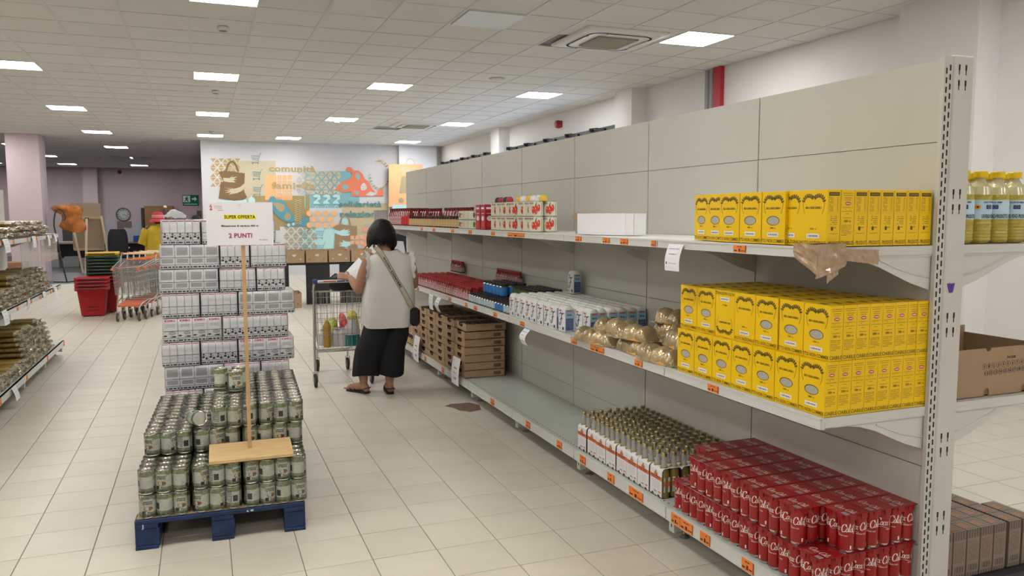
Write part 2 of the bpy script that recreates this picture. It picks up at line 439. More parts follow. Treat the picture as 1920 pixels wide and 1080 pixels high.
# small round things in the ceiling
def mk_det(rad, h, dk):
    mb = MB(); mb.lathe([(0, 0), (rad, 0), (rad, -.012), (rad*.75, -h), (rad*.4, -h-.004), (0, -h-.004)][::-1], 16, mis=[1, 1, 0, 0, 0]); return mb.build('smoke_detector', [M('detector_white', (.6, .59, .57), .5), dk])
D = Many(tag(mk_det(.055, .04, M('detector_dark', (.12, .12, .12), .5)), None, 'detector'))
for (x, y), w in {(.258, 8.5): 'nearest, behind the lamp at the top edge', (.253, 12.82): 'second from camera, behind the second lamp', (.215, 15.55): 'third, right by a lit lamp', (.255, 18.95): 'fourth, just before the lettered wall', (-1.25, 21.8): 'over the office entrance', (-1.3, 27.5): 'deep over the office', (2.55, 16.0): 'beside a lit lamp over the aisle', (-2.95, 28.3): 'beside the last lit lamp of the office'}.items():
    D.put((x, y, CZ-.003), label='small round smoke detector on ceiling, '+w, group='smoke detectors on the ceiling')
mb = MB(); mb.lathe([(0, -.012), (.1, -.012), (.11, -.004), (.11, 0)], 24); mb.ring(0, 0, .085, .085, .008, lambda u, v, d=0: (u, v, -.0125), mi=1, n=24)
tag(mb.build('speaker', [M('speaker_white', (.55, .55, .54), .5), ac_g], None, (3.83, 10.33, CZ-.003)), 'flat round white ceiling speaker between the lamps', 'speaker')

# walls
def wall(name, x0, x1, y0, y1, z0=0, z1=CZ+.15, m=None):
    mb = MB(); mb.box(x0, x1, y0, y1, z0, z1); return tag(mb.build(name, m or wall_white), kind='structure')
WZ0, WZ1 = 1.95, 2.985                        # transom windows in the right wall
wins = [(11.1, 15.95), (16.55, 20.9)]
wall('wall_right', XR, XR+.3, YB, 11.1)
wall('wall_right_lower', XR, XR+.3, 11.1, YM, 0, WZ0); wall('wall_right_upper', XR, XR+.3, 11.1, YM, WZ1, CZ+.15)
wall('wall_right_pier', XR, XR+.3, 15.95, 16.55, WZ0, WZ1); wall('wall_right_end', XR, XR+.3, 20.9, YM, WZ0, WZ1)
wall('wall_back', XL, XR+.3, YB-.3, YB)
wall('wall_left', XL-.3, XL, YB-.3, YO+.3, m=lavender)
wall('wall_office', XL, .9, YO, YO+.3, m=lavender)
wall('wall_mural', .02, XR+.3, YM, YM+.4, m=mural_wall)
wall('wall_office_right', .02, .32, YM+.4, YO, m=lavender)
# pilaster carrying the second mural panel
wall('trim_1', 4.97, 6.02, YM-.22, YM, z1=CZ+.01, m=mural_wall)
for k, (y0, y1) in enumerate([(4.75, 5.55), (10.35, 10.85), (15.95, 16.45)]):
    wall('trim_%d' % (k+2), 5.95, XR, y0, y1, z1=CZ+.01, m=wall_white)
wall('trim_5', -4.08, -3.42, 20.9, 21.7, z1=CZ+.01, m=lavender)
wall('trim_6', -4.25, -3.75, YO-.4, YO, z1=CZ+.01, m=lavender)
wall('trim_7', -.70, .02, YO-.5, YO, z1=CZ+.01, m=lavender)
for k, (y0, y1) in enumerate(wins):
    fm = M('window_frame', (.075, .085, .10), .4)
    mb = MB(); n = 5
    mb.box(XR-.03, XR+.06, y0, y1, WZ1-.14, WZ1); mb.box(XR-.03, XR+.06, y0, y1, WZ0, WZ0+.06)
    for q in range(n+1):
        y = y0+(y1-y0)*q/n; mb.box(XR-.02, XR+.05, max(y0, y-.04), min(y1, y+.04), WZ0+.06, WZ1-.14)
    w = tag(mb.build('window_%d' % (k+1), fm), kind='structure')
    for q in range(n):
        a = y0+(y1-y0)*q/n; b = y0+(y1-y0)*(q+1)/n
        mb = MB(); mb.box(XR+.01, XR+.018, a+.04, b-.04, WZ0+.06, WZ1-.14)
        mb.build('pane', M('window_glass', (.9, .95, 1), .02, trans=1, ior=1.1), w)
        c = (a+b)/2
        mb = MB(); mb.box(XR-.075, XR-.03, c-.05, c+.05, WZ1-.075, WZ1-.03); mb.tube([(XR-.06, c, WZ1-.045), (XR-.10, c+.15, WZ1-.01), (XR-.09, c+.42, WZ1+.005)], .008)
        mb.box(XR-.10, XR-.03, c+.40, c+.44, WZ1-.05, WZ1+.01)
        mb.build('opener_arm', black_plastic, w)
mb = MB(); mb.box(XR-.06, XR, 8.47, 8.62, 0, CZ)
tag(mb.build('sprinkler_pipe', M('red_pipe', (.45, .03, .045), .4)), 'red square riser pipe on the white right wall above the shelving', 'pipe')
mb = MB(); mb.box(XR-.03, XR, 8.68, 8.74, 0, CZ); mb.box(XR-.03, XR, 8.78, 8.84, 0, CZ)
tag(mb.build('cable_duct', M('grey_duct', (.33, .33, .34), .5)), 'grey cable duct beside the red riser pipe on the right wall', 'duct')
mb = MB(); mb.lathe([(0, 0), (.07, 0), (.075, .05), (.06, .09), (0, .10)], 16); mb.box(-.06, .06, -.06, .06, -.02, 0)
s = mb.build('alarm_siren', M('siren_red', (.30, .015, .02), .35), None, (XR-.02, 13.35, 3.21), (0, -PI/2, 0)); tag(s, 'dark red round alarm siren high on the right wall', 'alarm')
mb = MB(); mb.lathe([(0, 0), (.07, 0), (.075, .05), (.06, .09), (0, .10)], 16); mb.box(-.06, .06, -.06, .06, -.02, 0)
s = mb.build('alarm_siren', M('siren_dark', (.08, .01, .02), .35), None, (-2.98, YO-.02, 3.27), (PI/2, 0, 0)); tag(s, 'dark red alarm siren high on the lavender office wall', 'alarm')

# ---------------------------------------------------------------- the lettered mural
mc = {k: M('mural_'+k, v, .75) for k, v in dict(brown=(.21, .13, .062), khaki=(.42, .33, .19), sand=(.56, .47, .29), pale=(.56, .50, .36), grey=(.40, .36, .26), peach=(.82, .46, .22), coral=(.78, .22, .12), teal=(.10, .30, .37), tealink=(.09, .27, .30), blue=(.24, .46, .50), mint=(.48, .74, .74), olive=(.37, .28, .12), light=(.62, .63, .63), gold=(.45, .34, .16), stone=(.50, .49, .42), pink=(.80, .36, .25), tan=(.34, .23, .13)).items()}
MK = list(mc); MI = {k: i for i, k in enumerate(MK)}
mur = MB(); MY = YM
def wp(px, py):
    p = at(px, py, 1, MY); return (p[0], p[2])
class Mu:
    """flat paint on the wall: every shape keeps its own tiny film thickness"""
    d = 0.0006
def mfr(y): return lambda u, v, d=0: (u, y-d, v)
def mrect(x0, y0, x1, y1, c):
    Mu.d += .00008; mur.flat([wp(x0, y1), wp(x1, y1), wp(x1, y0), wp(x0, y0)], mfr(MY), Mu.d, MI[c])
def mpoly(pts, c, smooth=0):
    Mu.d += .00008
    if smooth: pts = spline(list(pts)+[pts[0]], smooth)[:-1]
    P = [wp(*p) for p in pts]
    a = sum(P[i][0]*P[(i+1) % len(P)][1]-P[(i+1) % len(P)][0]*P[i][1] for i in range(len(P)))
    if a < 0: P = P[::-1]
    mur.flat(P, mfr(MY), Mu.d, MI[c])
def mdisc(x, y, r, c, n=16): mpoly([(x+r*math.cos(2*PI*k/n), y+r*math.sin(2*PI*k/n)) for k in range(n)], c)
def mline(pts, w, c, smooth=0):
    Mu.d += .00004
    if smooth: pts = spline(pts, smooth)
    mur.ribbon([wp(*p) for p in pts], w/70.0, mfr(MY), Mu.d, MI[c])
def mtext(t, x0, x1, y, h, c, b=.032):
    Mu.d += .00008; a = wp(x0, y); q = wp(x1, y)
    mur.text(t, a[0], a[1], h/70., mfr(MY), Mu.d, MI[c], w=q[0]-a[0], bold=b)
# big colour fields
mrect(427, 302, 517, 367, 'pale'); mrect(390, 367, 475, 380, 'light')
mpoly([(452, 302), (466, 302), (470, 368), (478, 400), (440, 400), (450, 372), (458, 340)], 'pale')
mrect(473, 367, 573, 432, 'olive'); mrect(497, 328, 548, 375, 'peach')
mrect(571, 321, 674, 390, 'blue'); mrect(640, 381, 728, 442, 'sand'); mrect(585, 390, 641, 430, 'light')
mrect(527, 425, 640, 475, 'mint'); mrect(573, 366, 580, 430, 'olive')
mrect(674, 368, 728, 381, 'light'); mrect(641, 404, 653, 425, 'mint')
mpoly([(640, 440), (728, 440), (728, 475), (640, 475)], 'light')
# triangles: rows of alternating up and down
def tris(x0, y0, cols, rows, w, h, c, gap=.16):
    for r in range(rows):
        for k in range(cols):
            x = x0+k*w/2; y = y0+r*h; up = (k+r) % 2
            g_ = gap*h
            if up: P = [(x+w*.5, y+g_), (x+w-w*.14, y+h-g_*.4), (x+w*.14, y+h-g_*.4)]
            else: P = [(x+w*.14, y+g_*.4), (x+w-w*.14, y+g_*.4), (x+w*.5, y+h-g_)]
            mpoly(P, c)
mrect(525, 425, 567, 475, 'light')
tris(392, 296.5, 7, 6, 15.2, 9, 'gold'); tris(529, 425, 7, 6, 17, 9.2, 'grey'); tris(553, 320, 4, 5, 16, 9, 'stone'); tris(571, 320, 8, 5, 16, 9, 'pale')
for r in range(4):
    for k in range(3): mrect(519.5+k*9.6, 328.5+r*11.2, 527+k*9.6, 337.5+r*11.2, 'peach')
for k in range(4): mrect(518.2+k*9.6, 328, 519.6+k*9.6, 367, 'light')
for k in range(1, 4): mrect(518, 326.5+k*11.2, 548, 328+k*11.2, 'light')
# brown bag with hugging arms
mline([(424, 322), (427, 310), (434, 303), (441, 308), (447, 322)], 3.2, 'brown', 5)
mpoly([(410, 322), (422, 320), (440, 322), (458, 325), (459, 325), (458, 345), (452, 352), (436, 353), (420, 342), (411, 326)], 'brown')
mpoly([(414, 341), (430, 341), (446, 345), (457, 344), (456, 352), (459, 362), (463.5, 370), (455, 375), (440, 376), (410, 372), (412, 355)], 'brown')
mpoly([(418, 333.5), (430, 334), (438, 329), (434, 333), (445, 331), (438, 335), (444, 337), (437, 338), (442, 342), (430, 342), (420, 340)], 'pale')
mpoly([(421, 351), (430, 354), (436, 354), (428, 350), (438, 354), (450, 351), (460, 342), (462, 346), (455, 357), (445, 362), (428, 365), (434, 361), (422, 361), (432, 358), (420, 357), (432, 356)], 'pale')
# small trolleys
def trolley(x, y, s, c):
    w = .75*s
    mline([(x+21*s, y), (x+18*s, y+1*s), (x+14*s, y+14*s), (x+3*s, y+12*s), (x+1*s, y+5*s), (x+16*s, y+6*s)], w, c)
    for k in range(1, 4): mline([(x+(1+k*3.6)*s, y+5.5*s), (x+(2.5+k*3.1)*s, y+12.5*s)], w*.6, c)
    mline([(x+2*s, y+9*s), (x+15*s, y+10*s)], w*.6, c)
    mline([(x+14*s, y+14*s), (x+15*s, y+18*s), (x+2*s, y+18*s)], w, c)
    mdisc(x+3.5*s, y+19.5*s, 1.1*s, c, 8); mdisc(x+14*s, y+19.5*s, 1.1*s, c, 8)
for k, (x, y) in enumerate([(470, 287), (472, 317), (473, 346)]): trolley(x, y, 1.0, 'tealink')
for x, y in ((561, 428), (590, 428), (561, 455), (590, 455)): trolley(x, y, 1.0, 'teal')
# words
mtext('comunità', 504, 591, 321, 10.6, 'gold'); mtext('famiglia', 509, 590, 353.5, 11.2, 'gold')
mtext('solidarietà', 635, 715, 387.5, 10, 'tealink'); mtext('relazione', 637, 716, 407, 11, 'tealink')
# coral mother and child
mpoly([(626, 361), (632, 350), (641, 341), (655, 336), (660, 331), (660, 324), (651, 321), (648, 318), (652, 313), (658, 314), (663, 320), (672, 320), (679, 326), (683, 335), (691, 341), (696, 352), (703, 360), (699, 366), (706, 365), (708, 357), (714, 352), (718, 359), (718, 368), (660, 368), (658, 359), (645, 361), (634, 356)], 'coral')
mpoly([(640, 349), (646, 345), (653, 349), (650, 355), (643, 355)], 'blue', 3); mpoly([(666, 327), (670, 324), (674, 330), (673, 338), (668, 333)], 'blue', 3)
mpoly([(676, 350), (681, 343), (686, 347), (687, 354), (682, 357), (677, 356)], 'light', 3)
mdisc(679.5, 349.5, .9, 'coral', 6); mdisc(684, 349.5, .9, 'coral', 6); mline([(680, 354), (683.5, 354)], .7, 'coral')
mpoly([(664, 358), (672, 359), (671, 365), (666, 364)], 'blue', 2); mpoly([(684, 366), (694, 359), (704, 362), (700, 367)], 'light')
for k, (x, y, r) in enumerate([(607, 362, 2.5), (612, 366, 2), (618, 367, 2)]): mdisc(x, y, r, 'coral', 8)
# teal mother and child
mpoly([(503, 376), (507, 369), (513, 368), (519, 374), (528, 374), (535, 380), (539, 390), (547, 399), (553, 409), (556, 413), (548, 416), (537, 416), (526, 411), (515, 400), (506, 388)], 'teal')
mpoly([(511, 381), (520, 380), (532, 384), (534, 391), (528, 397), (521, 394)], 'khaki', 3); mpoly([(533, 405), (538, 399), (544, 401), (545, 409), (539, 413), (534, 410)], 'khaki', 3)
mdisc(536.5, 405.5, 1, 'teal', 6); mdisc(541.5, 405.5, 1, 'teal', 6); mline([(537, 409.5), (541, 409.5)], .7, 'teal')
mdisc(527, 387, 1, 'teal', 6); mdisc(531, 388, 1, 'teal', 6)
mpoly([(532, 424), (540, 418), (549, 416), (560, 421), (563, 411), (569, 406), (577, 409), (579, 424)], 'teal')
mdisc(541, 422, 3, 'light', 10); mdisc(550, 420, 2.6, 'light', 10)
# hatched panels
for k in range(11): mline([(552, 374+k*4.2), (565, 378+k*4.2)], .9, 'sand'); 
for k in range(11): mline([(552, 378+k*4.2), (565, 374+k*4.2)], .7, 'sand')
# swans of figures "2"
for k in range(3):
    x = 586+k*18.4
    mline([(x+3, 364), (x+4, 360), (x+8, 359), (x+11, 363)], 1.1, 'mint', 4)
    mpoly([(x, 367), (x+7, 364), (x+14, 366), (x+15, 373), (x+9, 376.5), (x+14.5, 382.5), (x+1, 382.5), (x+2, 378), (x+8, 374), (x+9, 370), (x+3, 370.5)], 'mint')
    mline([(x+5, 390), (x+6, 386), (x+9, 385.5), (x+11, 389)], 1.0, 'mint', 4)
# discs
for (x, y) in ((579.5, 400), (595, 400), (611, 400), (626.5, 400), (588, 411), (603.5, 411.5), (619, 411), (580, 422), (595, 422.5), (610.5, 422.5), (625, 422)): mdisc(x, y, 5.4, 'peach')
# second bag with mint arms
mline([(637, 422), (640, 410), (646, 405), (653, 410), (657, 424)], 2.8, 'tan', 5)
mpoly([(624, 425), (637, 420), (657, 423), (669, 424), (669, 440), (664, 448), (655, 452), (640, 451), (630, 446), (636, 437), (626, 428)], 'tan')
mpoly([(628, 438), (640, 442), (655, 450), (664, 448), (650, 458), (640, 475), (626, 475)], 'tan'); mpoly([(653, 462), (668, 455), (674, 475), (650, 475)], 'tan')
mpoly([(625, 430), (637, 433), (648, 428.5), (645, 432), (656, 430), (650, 433), (658, 434), (650, 437), (656, 438), (654, 442), (640, 442), (628, 437)], 'mint')
mpoly([(634, 455), (643, 454), (642, 450), (649, 453), (656, 453), (657, 460), (648, 463), (634, 461), (642, 459), (633, 457.5), (642, 457)], 'mint')
for (x, y) in ((684, 430), (684, 446), (694, 452), (684, 460)): mdisc(x, y, 5, 'pink')
for k in range(3):
    for r in range(2): mrect(657+k*9, 442+r*9, 664+k*9, 449+r*9, 'peach')
mdisc(472, 376, 6.5, 'mint'); mpoly([(417, 375), (440, 377), (462, 374), (463, 380), (416, 380)], 'mint')
# wreath of leaves, upper right
for k in range(22):
    a = -1.9+k*.24; x, y = 711+24*math.cos(a)*.75, 328+26*math.sin(a)
    mpoly([(x-3, y+1), (x, y-2.4), (x+3.4, y-1), (x, y+1.6)], 'khaki' if k % 3 else 'stone')
for k in range(60):
    mdisc(706+(k % 10)*2.2, 298+(k//10)*9+(k % 2)*3, .5, 'stone', 5)
mpoly([(392, 392), (403, 389), (403, 409), (394, 409)], 'coral'); mline([(395, 392), (398, 386), (402, 388)], .9, 'coral')
mural = mur.build('mural_painting', [mc[k] for k in MK])
tag(mural, 'wide colourful painted mural with words and shopping bags on white wall', 'mural')
# pilaster part of the mural
mur = MB(); MY = YM-.22; Mu.d = .0006
mrect(729, 308, 792, 388, 'peach'); mrect(736, 384, 765, 400, 'mint'); mdisc(752, 376, 5, 'khaki')
mline([(761, 316), (763, 301), (769, 297.5), (776, 302), (779, 318)], 1.8, 'sand', 5)
mpoly([(748, 316), (760, 313), (778, 315), (792, 318), (780, 323), (762, 325), (752, 322)], 'sand')
mpoly([(753, 331), (764, 330), (765, 345), (762, 362), (748, 363)], 'khaki')
tag(mur.build('pilaster_painting', [mc[k] for k in MK]), 'orange painted bag panel on the pilaster right of the words', 'mural')
# exit sign on the office pillar
mb = MB(); mb.box(-.38, .38, -.02, 0, -.27, .27)
f = fr_plane((-.38, -.02, -.27), (1, 0, 0), (0, 0, 1), (0, -1, 0))
mb.rect(.03, .36, .18, .50, f, .001, 1); mb.rect(.40, .72, .18, .50, f, .001, 0)
mb.flat([(.44, .30), (.56, .30), (.56, .22), (.68, .34), (.56, .46), (.56, .38), (.44, .38)], f, .002, 1)
mb.disc(.22, .44, .03, .03, f, .002, 0); mb.flat([(.17, .42), (.24, .40), (.30, .32), (.24, .34), (.24, .28), (.30, .2), (.24, .2), (.18, .28), (.12, .2), (.08, .22), (.16, .32), (.1, .34)], f, .002, 0)
mb.rect(.05, .70, .07, .10, f, .001, 1)
o = mb.build('exit_sign', [M('exit_green', (.0, .16, .06), .5), M('exit_white', (.75, .85, .78), .5)], None, (-.41, YO-.5, 2.16)); o.scale = (.8, .8, .8)
tag(o, 'green and white emergency exit sign with arrow on lavender pillar', 'sign')
# ---------------------------------------------------------------- the long double-sided shelving
GX, PX0, PX1 = 2.50, 2.53, 2.60              # face of the back panels, post
Y0, BAY, NB = 2.125, 1.008, 8
ZB, ZM, ZT = .168, .845, 1.445               # tops of the three shelves
XB, XM, XT = 2.02, 2.00, 1.95                # their front edges
ZP = [.03, .30, .61, .82, 1.06, 1.44, 1.82, 2.115]
SD = 1                                       # side: +1 is the aisle side
post_m = M('post_paint', (.58, .57, .53), .45, var=.03, vs=4)
def tagmesh():
    pass
TAGS_PX = {'t': [792, 815, 850, 883, 926, 969, 1087, 1139, 1173, 1232, 1390], 'm': [785, 845, 875, 893, 930, 981, 1078, 1122, 1200, 1340], 'b': [799, 832, 925, 992, 1051, 1095, 1148, 1195, 1270, 1290, 1325, 1405]}
WIDE = {('t', 969): .30, ('m', 1122): .16, ('b', 1195): .14, ('b', 1290): .10}
def rail_y(px, X, Z):
    lo, hi = 2.0, 12.0
    for _ in range(40):
        m = (lo+hi)/2; d = np.array([X, m, Z])-CP; x = 960+FPX*(d@CR)/(d@CF)
        if x > px: lo = m
        else: hi = m
    return m
tag_y = {k: [(rail_y(px, {'t': XT, 'm': XM, 'b': XB}[k], {'t': ZT, 'm': ZM, 'b': ZB}[k]-.02), WIDE.get((k, px), .075)) for px in v] for k, v in TAGS_PX.items()}
def mk_shelf(parent, side, key, ya, yb, name='shelf'):
    z = {'b': ZB, 'm': ZM, 't': ZT}[key]; d = {'b': .48, 'm': .50, 't': .55}[key]
    lip = {'b': .058, 'm': .04, 't': .036}[key]
    fx = GX-d if side > 0 else PX1+.03+d
    bx = GX-.003 if side > 0 else PX1+.033
    x0, x1 = min(fx, bx), max(fx, bx)
    mt = base_paint if key == 'b' else white_metal
    mb = MB(); mb.box(x0, x1, ya+.001, yb-.001, z-.018, z)
    # folded front lip
    if side > 0: mb.box(fx, fx+.014, ya+.001, yb-.001, z-lip, z-.0182); mb.box(fx, fx+.009, ya+.001, yb-.001, z, z+.0025)
    else: mb.box(fx+.0002, fx+.012, ya+.001, yb-.001, z-lip, z-.0005)
    a_, b_ = (x0+.0145, x1) if side > 0 else (x0, x1-.0005)
    mb.box(a_, b_, ya+.0012, ya+.004, z-lip*.9, z-.0182); mb.box(a_, b_, yb-.004, yb-.0012, z-lip*.9, z-.0182)
    # rows of punched holes near the front edge
    if side > 0 and key in 'bm':
        n = int((yb-ya)/.04)
        for k in range(n):
            yy = ya+.03+k*.04
            mb.add([(fx+.028, yy, z+.0006), (fx+.036, yy, z+.0006), (fx+.036, yy+.011, z+.0006), (fx+.028, yy+.011, z+.0006)], [(0, 1, 2, 3)], 1)
    sh = mb.build(name, [mt, dark], parent)
    if side > 0:
        mb = MB(); xr = fx-.006
        mb.box(xr, fx, ya+.004, yb-.004, z-lip+.004, z-.004); mb.box(xr-.003, fx, ya+.004, yb-.004, z-lip, z-lip+.005); mb.box(xr-.003, fx, ya+.004, yb-.004, z-.006, z-.001)
        mb.build('price_rail', M('rail_paint', (.62, .63, .60), .35), sh)
        for (ty, tw) in tag_y[key]:
            if ya < ty-tw/2+.01 and ty+tw/2-.01 < yb or (ya <= ty < yb):
                a, b = max(ty-tw/2, ya+.01), min(ty+tw/2, yb-.01)
                mb = MB(); h0, h1 = z-lip+.003, z-.004
                mb.box(xr-.0035, xr-.0005, a, b, h0, h1)
                f = fr_plane((xr-.0035, b, h0), (0, -1, 0), (0, 0, 1), (-1, 0, 0)); H = h1-h0; Wd = b-a
                dashes(mb, Wd*.3, Wd*.7, H*.72, H*.1, f, 1, seed=int(ty*100)); mb.rect(Wd*.06, Wd*.3, H*.18, H*.34, f, .0005, 1); mb.rect(Wd*.42, Wd*.58, H*.15, H*.5, f, .0005, 1)
                dashes(mb, Wd*.64, Wd*.94, H*.2, H*.13, f, 1, seed=int(ty*77))
                mb.rect(Wd-.003, Wd, 0, H, f, .0006, 1)
                mb.build('price_tag', [orange, ink], sh)
    return sh
def mk_bracket(parent, side, key, y, name='bracket'):
    z = {'m': ZM, 't': ZT}[key]-.018
    d = .44 if key == 'm' else .47
    dep = .15
    pts = [(0, 0), (-d, 0), (-d, -.022), (-d*.86, -.024), (-d*.72, -.032), (-d*.55, -.055), (-d*.38, -.088), (-d*.22, -.118), (-d*.08, -.138), (0, -dep)]
    mb = MB()
    bx = GX if side > 0 else PX1+.03
    f = (lambda u, v, dd=0: (bx+u, y+dd, z+v)) if side > 0 else (lambda u, v, dd=0: (bx-u, y+dd, z+v))
    mb.prism(pts, f, -.0015, .0015)
    # pressed rib following the curve
    rib = [(-.01, -.10), (-d*.2, -.085), (-d*.38, -.06), (-d*.55, -.03)]
    mb.tube([f(u, v, -.003) for u, v in spline(rib, 4)], .0035, 5)
    if side > 0: mb.box(bx-d+.0, bx-.0, y-.006, y+.006, z-.022, z-.0005)
    else: mb.box(bx, bx+d, y-.006, y+.006, z-.022, z-.0005)
    return mb.build(name, white_metal, parent)
def mk_foot(parent, side, y):
    mb = MB(); f0 = GX-.44 if side > 0 else PX1+.03+.44
    a, b = min(f0, GX if side > 0 else PX1+.03), max(f0, GX if side > 0 else PX1+.03)
    mb.box(a, b, y-.02, y+.02, .045, ZB-.018)
    if side > 0:
        mb.box(a-.012, a, y-.022, y+.022, .04, ZB-.02)
        for zz in (.065, .09): mb.box(a-.0128, a-.012, y-.004, y+.004, zz, zz+.014, 1)
    ft = mb.build('base_foot', [white_metal, dark], parent)
    mb = MB(); xx = a+.06 if side > 0 else b-.06
    mb.lathe([(0, 0), (.024, 0), (.024, .004), (.012, .014), (.006, .018), (.006, .05), (0, .05)], 12, (xx, y, 0)); mb.build('leveller', chrome, ft)
def mk_upright(parent, y, z1=2.115):
    mb = MB(); mb.box(GX+.006, GX+.028, y-.015, y+.015, .02, z1)
    z = .12
    while z < z1-.03:
        mb.add([(GX+.0054, y-.003, z), (GX+.0054, y+.003, z), (GX+.0054, y+.003, z+.018), (GX+.0054, y-.003, z+.018)], [(0, 3, 2, 1)], 1); z += .032
    return mb.build('upright', [post_m, dark], parent)
for k in range(NB):
    ya, yb = Y0+k*BAY, Y0+(k+1)*BAY
    lab = 'pale grey metal shelving bay, %s from the near end post' % ORD[k] if k else 'pale grey metal shelving bay nearest the camera, with slotted end post'
    b = empty('shelving_bay', (0, 0, 0), 0, lab, 'shelving', 'bays of the long shelving')
    for q in range(len(ZP)-1):
        mb = MB(); mb.box(GX, GX+.016, ya+.0045, yb-.0045, ZP[q]+.0015, ZP[q+1]-.0015); mb.build('back_panel', panel_paint, b)
        if k < 3 or q > 3:
            mb = MB(); mb.box(PX1+.014, PX1+.03, ya+.006, yb-.006, ZP[q]+.0015, ZP[q+1]-.0015); mb.build('back_panel', panel_paint, b)
    if k: mk_upright(b, ya)
    if k == NB-1: mk_upright(b, yb)
    for key in 'bmt':
        mk_shelf(b, 1, key, ya, yb)
        if key != 'b':
            if k == 0: mk_bracket(b, 1, key, ya+.012)
            mk_bracket(b, 1, key, yb-.004)
        if k < 2:
            mk_shelf(b, -1, key, ya, yb, 'rear_shelf') if key != 'b' else None
            if key != 'b': mk_bracket(b, -1, key, ya+.012, 'rear_bracket')
    mk_foot(b, 1, yb)
    if k == 0:
        mk_foot(b, 1, ya+.03)
        # end post: slotted strip and wide cover with keyholes
        mb = MB(); mb.box(GX-.012, GX+.030, ya-.012, ya+.004, .0, 2.125)
        z = .05; i = 0
        while z < 2.09:
            for sx, oz in ((GX-.004, 0), (GX+.014, .012)):
                mb.add([(sx, ya-.0126, z+oz), (sx+.0075, ya-.0126, z+oz), (sx+.0075, ya-.0126, z+oz+.021), (sx, ya-.0126, z+oz+.021)], [(0, 1, 2, 3)], 1)
            z += .0335
        p = mb.build('slotted_upright', [post_m, dark], b)
        mb = MB(); mb.bbox(GX+.030, GX+.128, ya-.018, ya+.003, 0, 2.128, .004)
        for zk in (2.085, 2.03, 1.64, 1.585, 1.185, 1.13, .73, .675, .425, .37):
            for xk in (GX+.055, GX+.088):
                mb.box(xk-.004, xk+.004, ya-.0188, ya-.018, zk-.010, zk+.010, 1); mb.box(xk-.0018, xk+.0018, ya-.0188, ya-.018, zk-.026, zk-.008, 1)
        mb.build('end_cover', [post_m, dark], b)
        mb = MB(); f = fr_plane((GX+.045, ya-.0192, 1.27), (1, 0, 0), (0, 0, 1), (0, -1, 0))
        mb.prism([(0, .034), (.016, .036), (.022, .002), (.012, 0)], f, 0, .002); mb.prism([(.02, .034), (.036, .036), (.028, .002), (.018, .0)], f, .0005, .0028)
        mb.build('purple_sticker', M('purple_film', (.10, .03, .30), .35), b)
        # plinth of the rear side
        mb = MB(); mb.box(PX1+.031, PX1+.60, ya+.0, ya+1.98, 0, .105); mb.build('rear_plinth', M('dark_plinth', (.03, .032, .04), .4, bump=.1, bs=60), b)
        # wad of brown packing tape at the corner of the top shelf
        tape = M('packing_tape', (.40, .27, .16), .3, var=.18, vs=40, bump=.3, bs=90, coat=.5)
        r2 = random.Random(3)
        def crumple(mb, P0, U, V, N, nu, nv, amp, shape):
            vs, fs = [], []
            for i in range(nu+1):
                for j in range(nv+1):
                    u, v = i/nu, j/nv; lo, hi = shape(u)
                    vv = lo+(hi-lo)*v
                    a = amp*(r2.random()-.3)
                    vs.append(tuple(Vector(P0)+Vector(U)*u+Vector(V)*vv+Vector(N)*a))
            for i in range(nu):
                for j in range(nv):
                    q = i*(nv+1)+j; fs.append((q, q+nv+1, q+nv+2, q+1))
            mb.add(vs, fs, 0, False)
        mb = MB()
        crumple(mb, (XT-.012, ya+.10, ZT+.012), (0, -.12, 0), (0, 0, -.10), (-1, 0, 0), 6, 6, .008, lambda u: (0+.0, .45+.6*u))
        crumple(mb, (XT-.014, ya-.012, ZT+.014), (.13, 0, 0), (0, 0, -.12), (0, -1, 0), 6, 6, .010, lambda u: (0, 1.0-.35*u))
        crumple(mb, (XT+.11, ya-.012, ZT-.005), (.155, .0, 0), (0, 0, -.05), (0, -1, 0), 8, 3, .006, lambda u: (.0+.1*u, .8+.35*u))
        crumple(mb, (XT+.035, ya-.013, ZT-.078), (.05, 0, 0), (0, 0, -.045), (0, -1, 0), 4, 3, .006, lambda u: (0, .3+.7*(1-u)))
        crumple(mb, (XT-.01, ya-.012, ZT+.014), (.12, 0, 0), (0, .10, 0), (0, 0, 1), 5, 5, .004, lambda u: (0, 1))
        mb.build('packing_tape', tape, b)

# ---------------------------------------------------------------- rice cartons
yel = M('rice_yellow', (.86, .555, .002), .35, var=.02, vs=10); yink = M('rice_print', (.12, .075, .01), .5); yink2 = M('rice_fine_print', (.30, .19, .01), .5)
pinkm = M('pink_logo', (.62, .08, .10), .5); ricem = M('rice_grain', (.50, .47, .40), .6, bump=.5, bs=900, var=.25, vs=500)
RW, RD, RH = .1305, .0600, .197
def laurel(mb, f, cx, cy, s, mi):
    for sg in (-1, 1):
        stem_ = spline([(cx+sg*.040*s, cy-.030*s), (cx+sg*.049*s, cy-.005*s), (cx+sg*.046*s, cy+.018*s), (cx+sg*.030*s, cy+.030*s), (cx+sg*.012*s, cy+.028*s), (cx, cy+.020*s)], 5)
        mb.ribbon(stem_, .0018*s, f, .0005, mi)
        for i in range(8, len(stem_)-2, 2):
            x, y = stem_[i]; t = Vector(stem_[i+1])-Vector(stem_[i]); t.normalize()
            for q in (-1, 1):
                n = Vector((-t.y, t.x))*q; a = Vector((x, y)); w = .0098*s
                tip = a+n*w*.75+t*w*.6
                m1 = a+n*w*.15+t*w*.6; m2 = a+n*w*.65
                P = [tuple(a), tuple(m1), tuple(tip), tuple(m2)]
                if q < 0: P = P
                ar = sum(P[k][0]*P[(k+1) % 4][1]-P[(k+1) % 4][0]*P[k][1] for k in range(4))
                mb.flat(P if ar > 0 else P[::-1], f, .0005, mi)
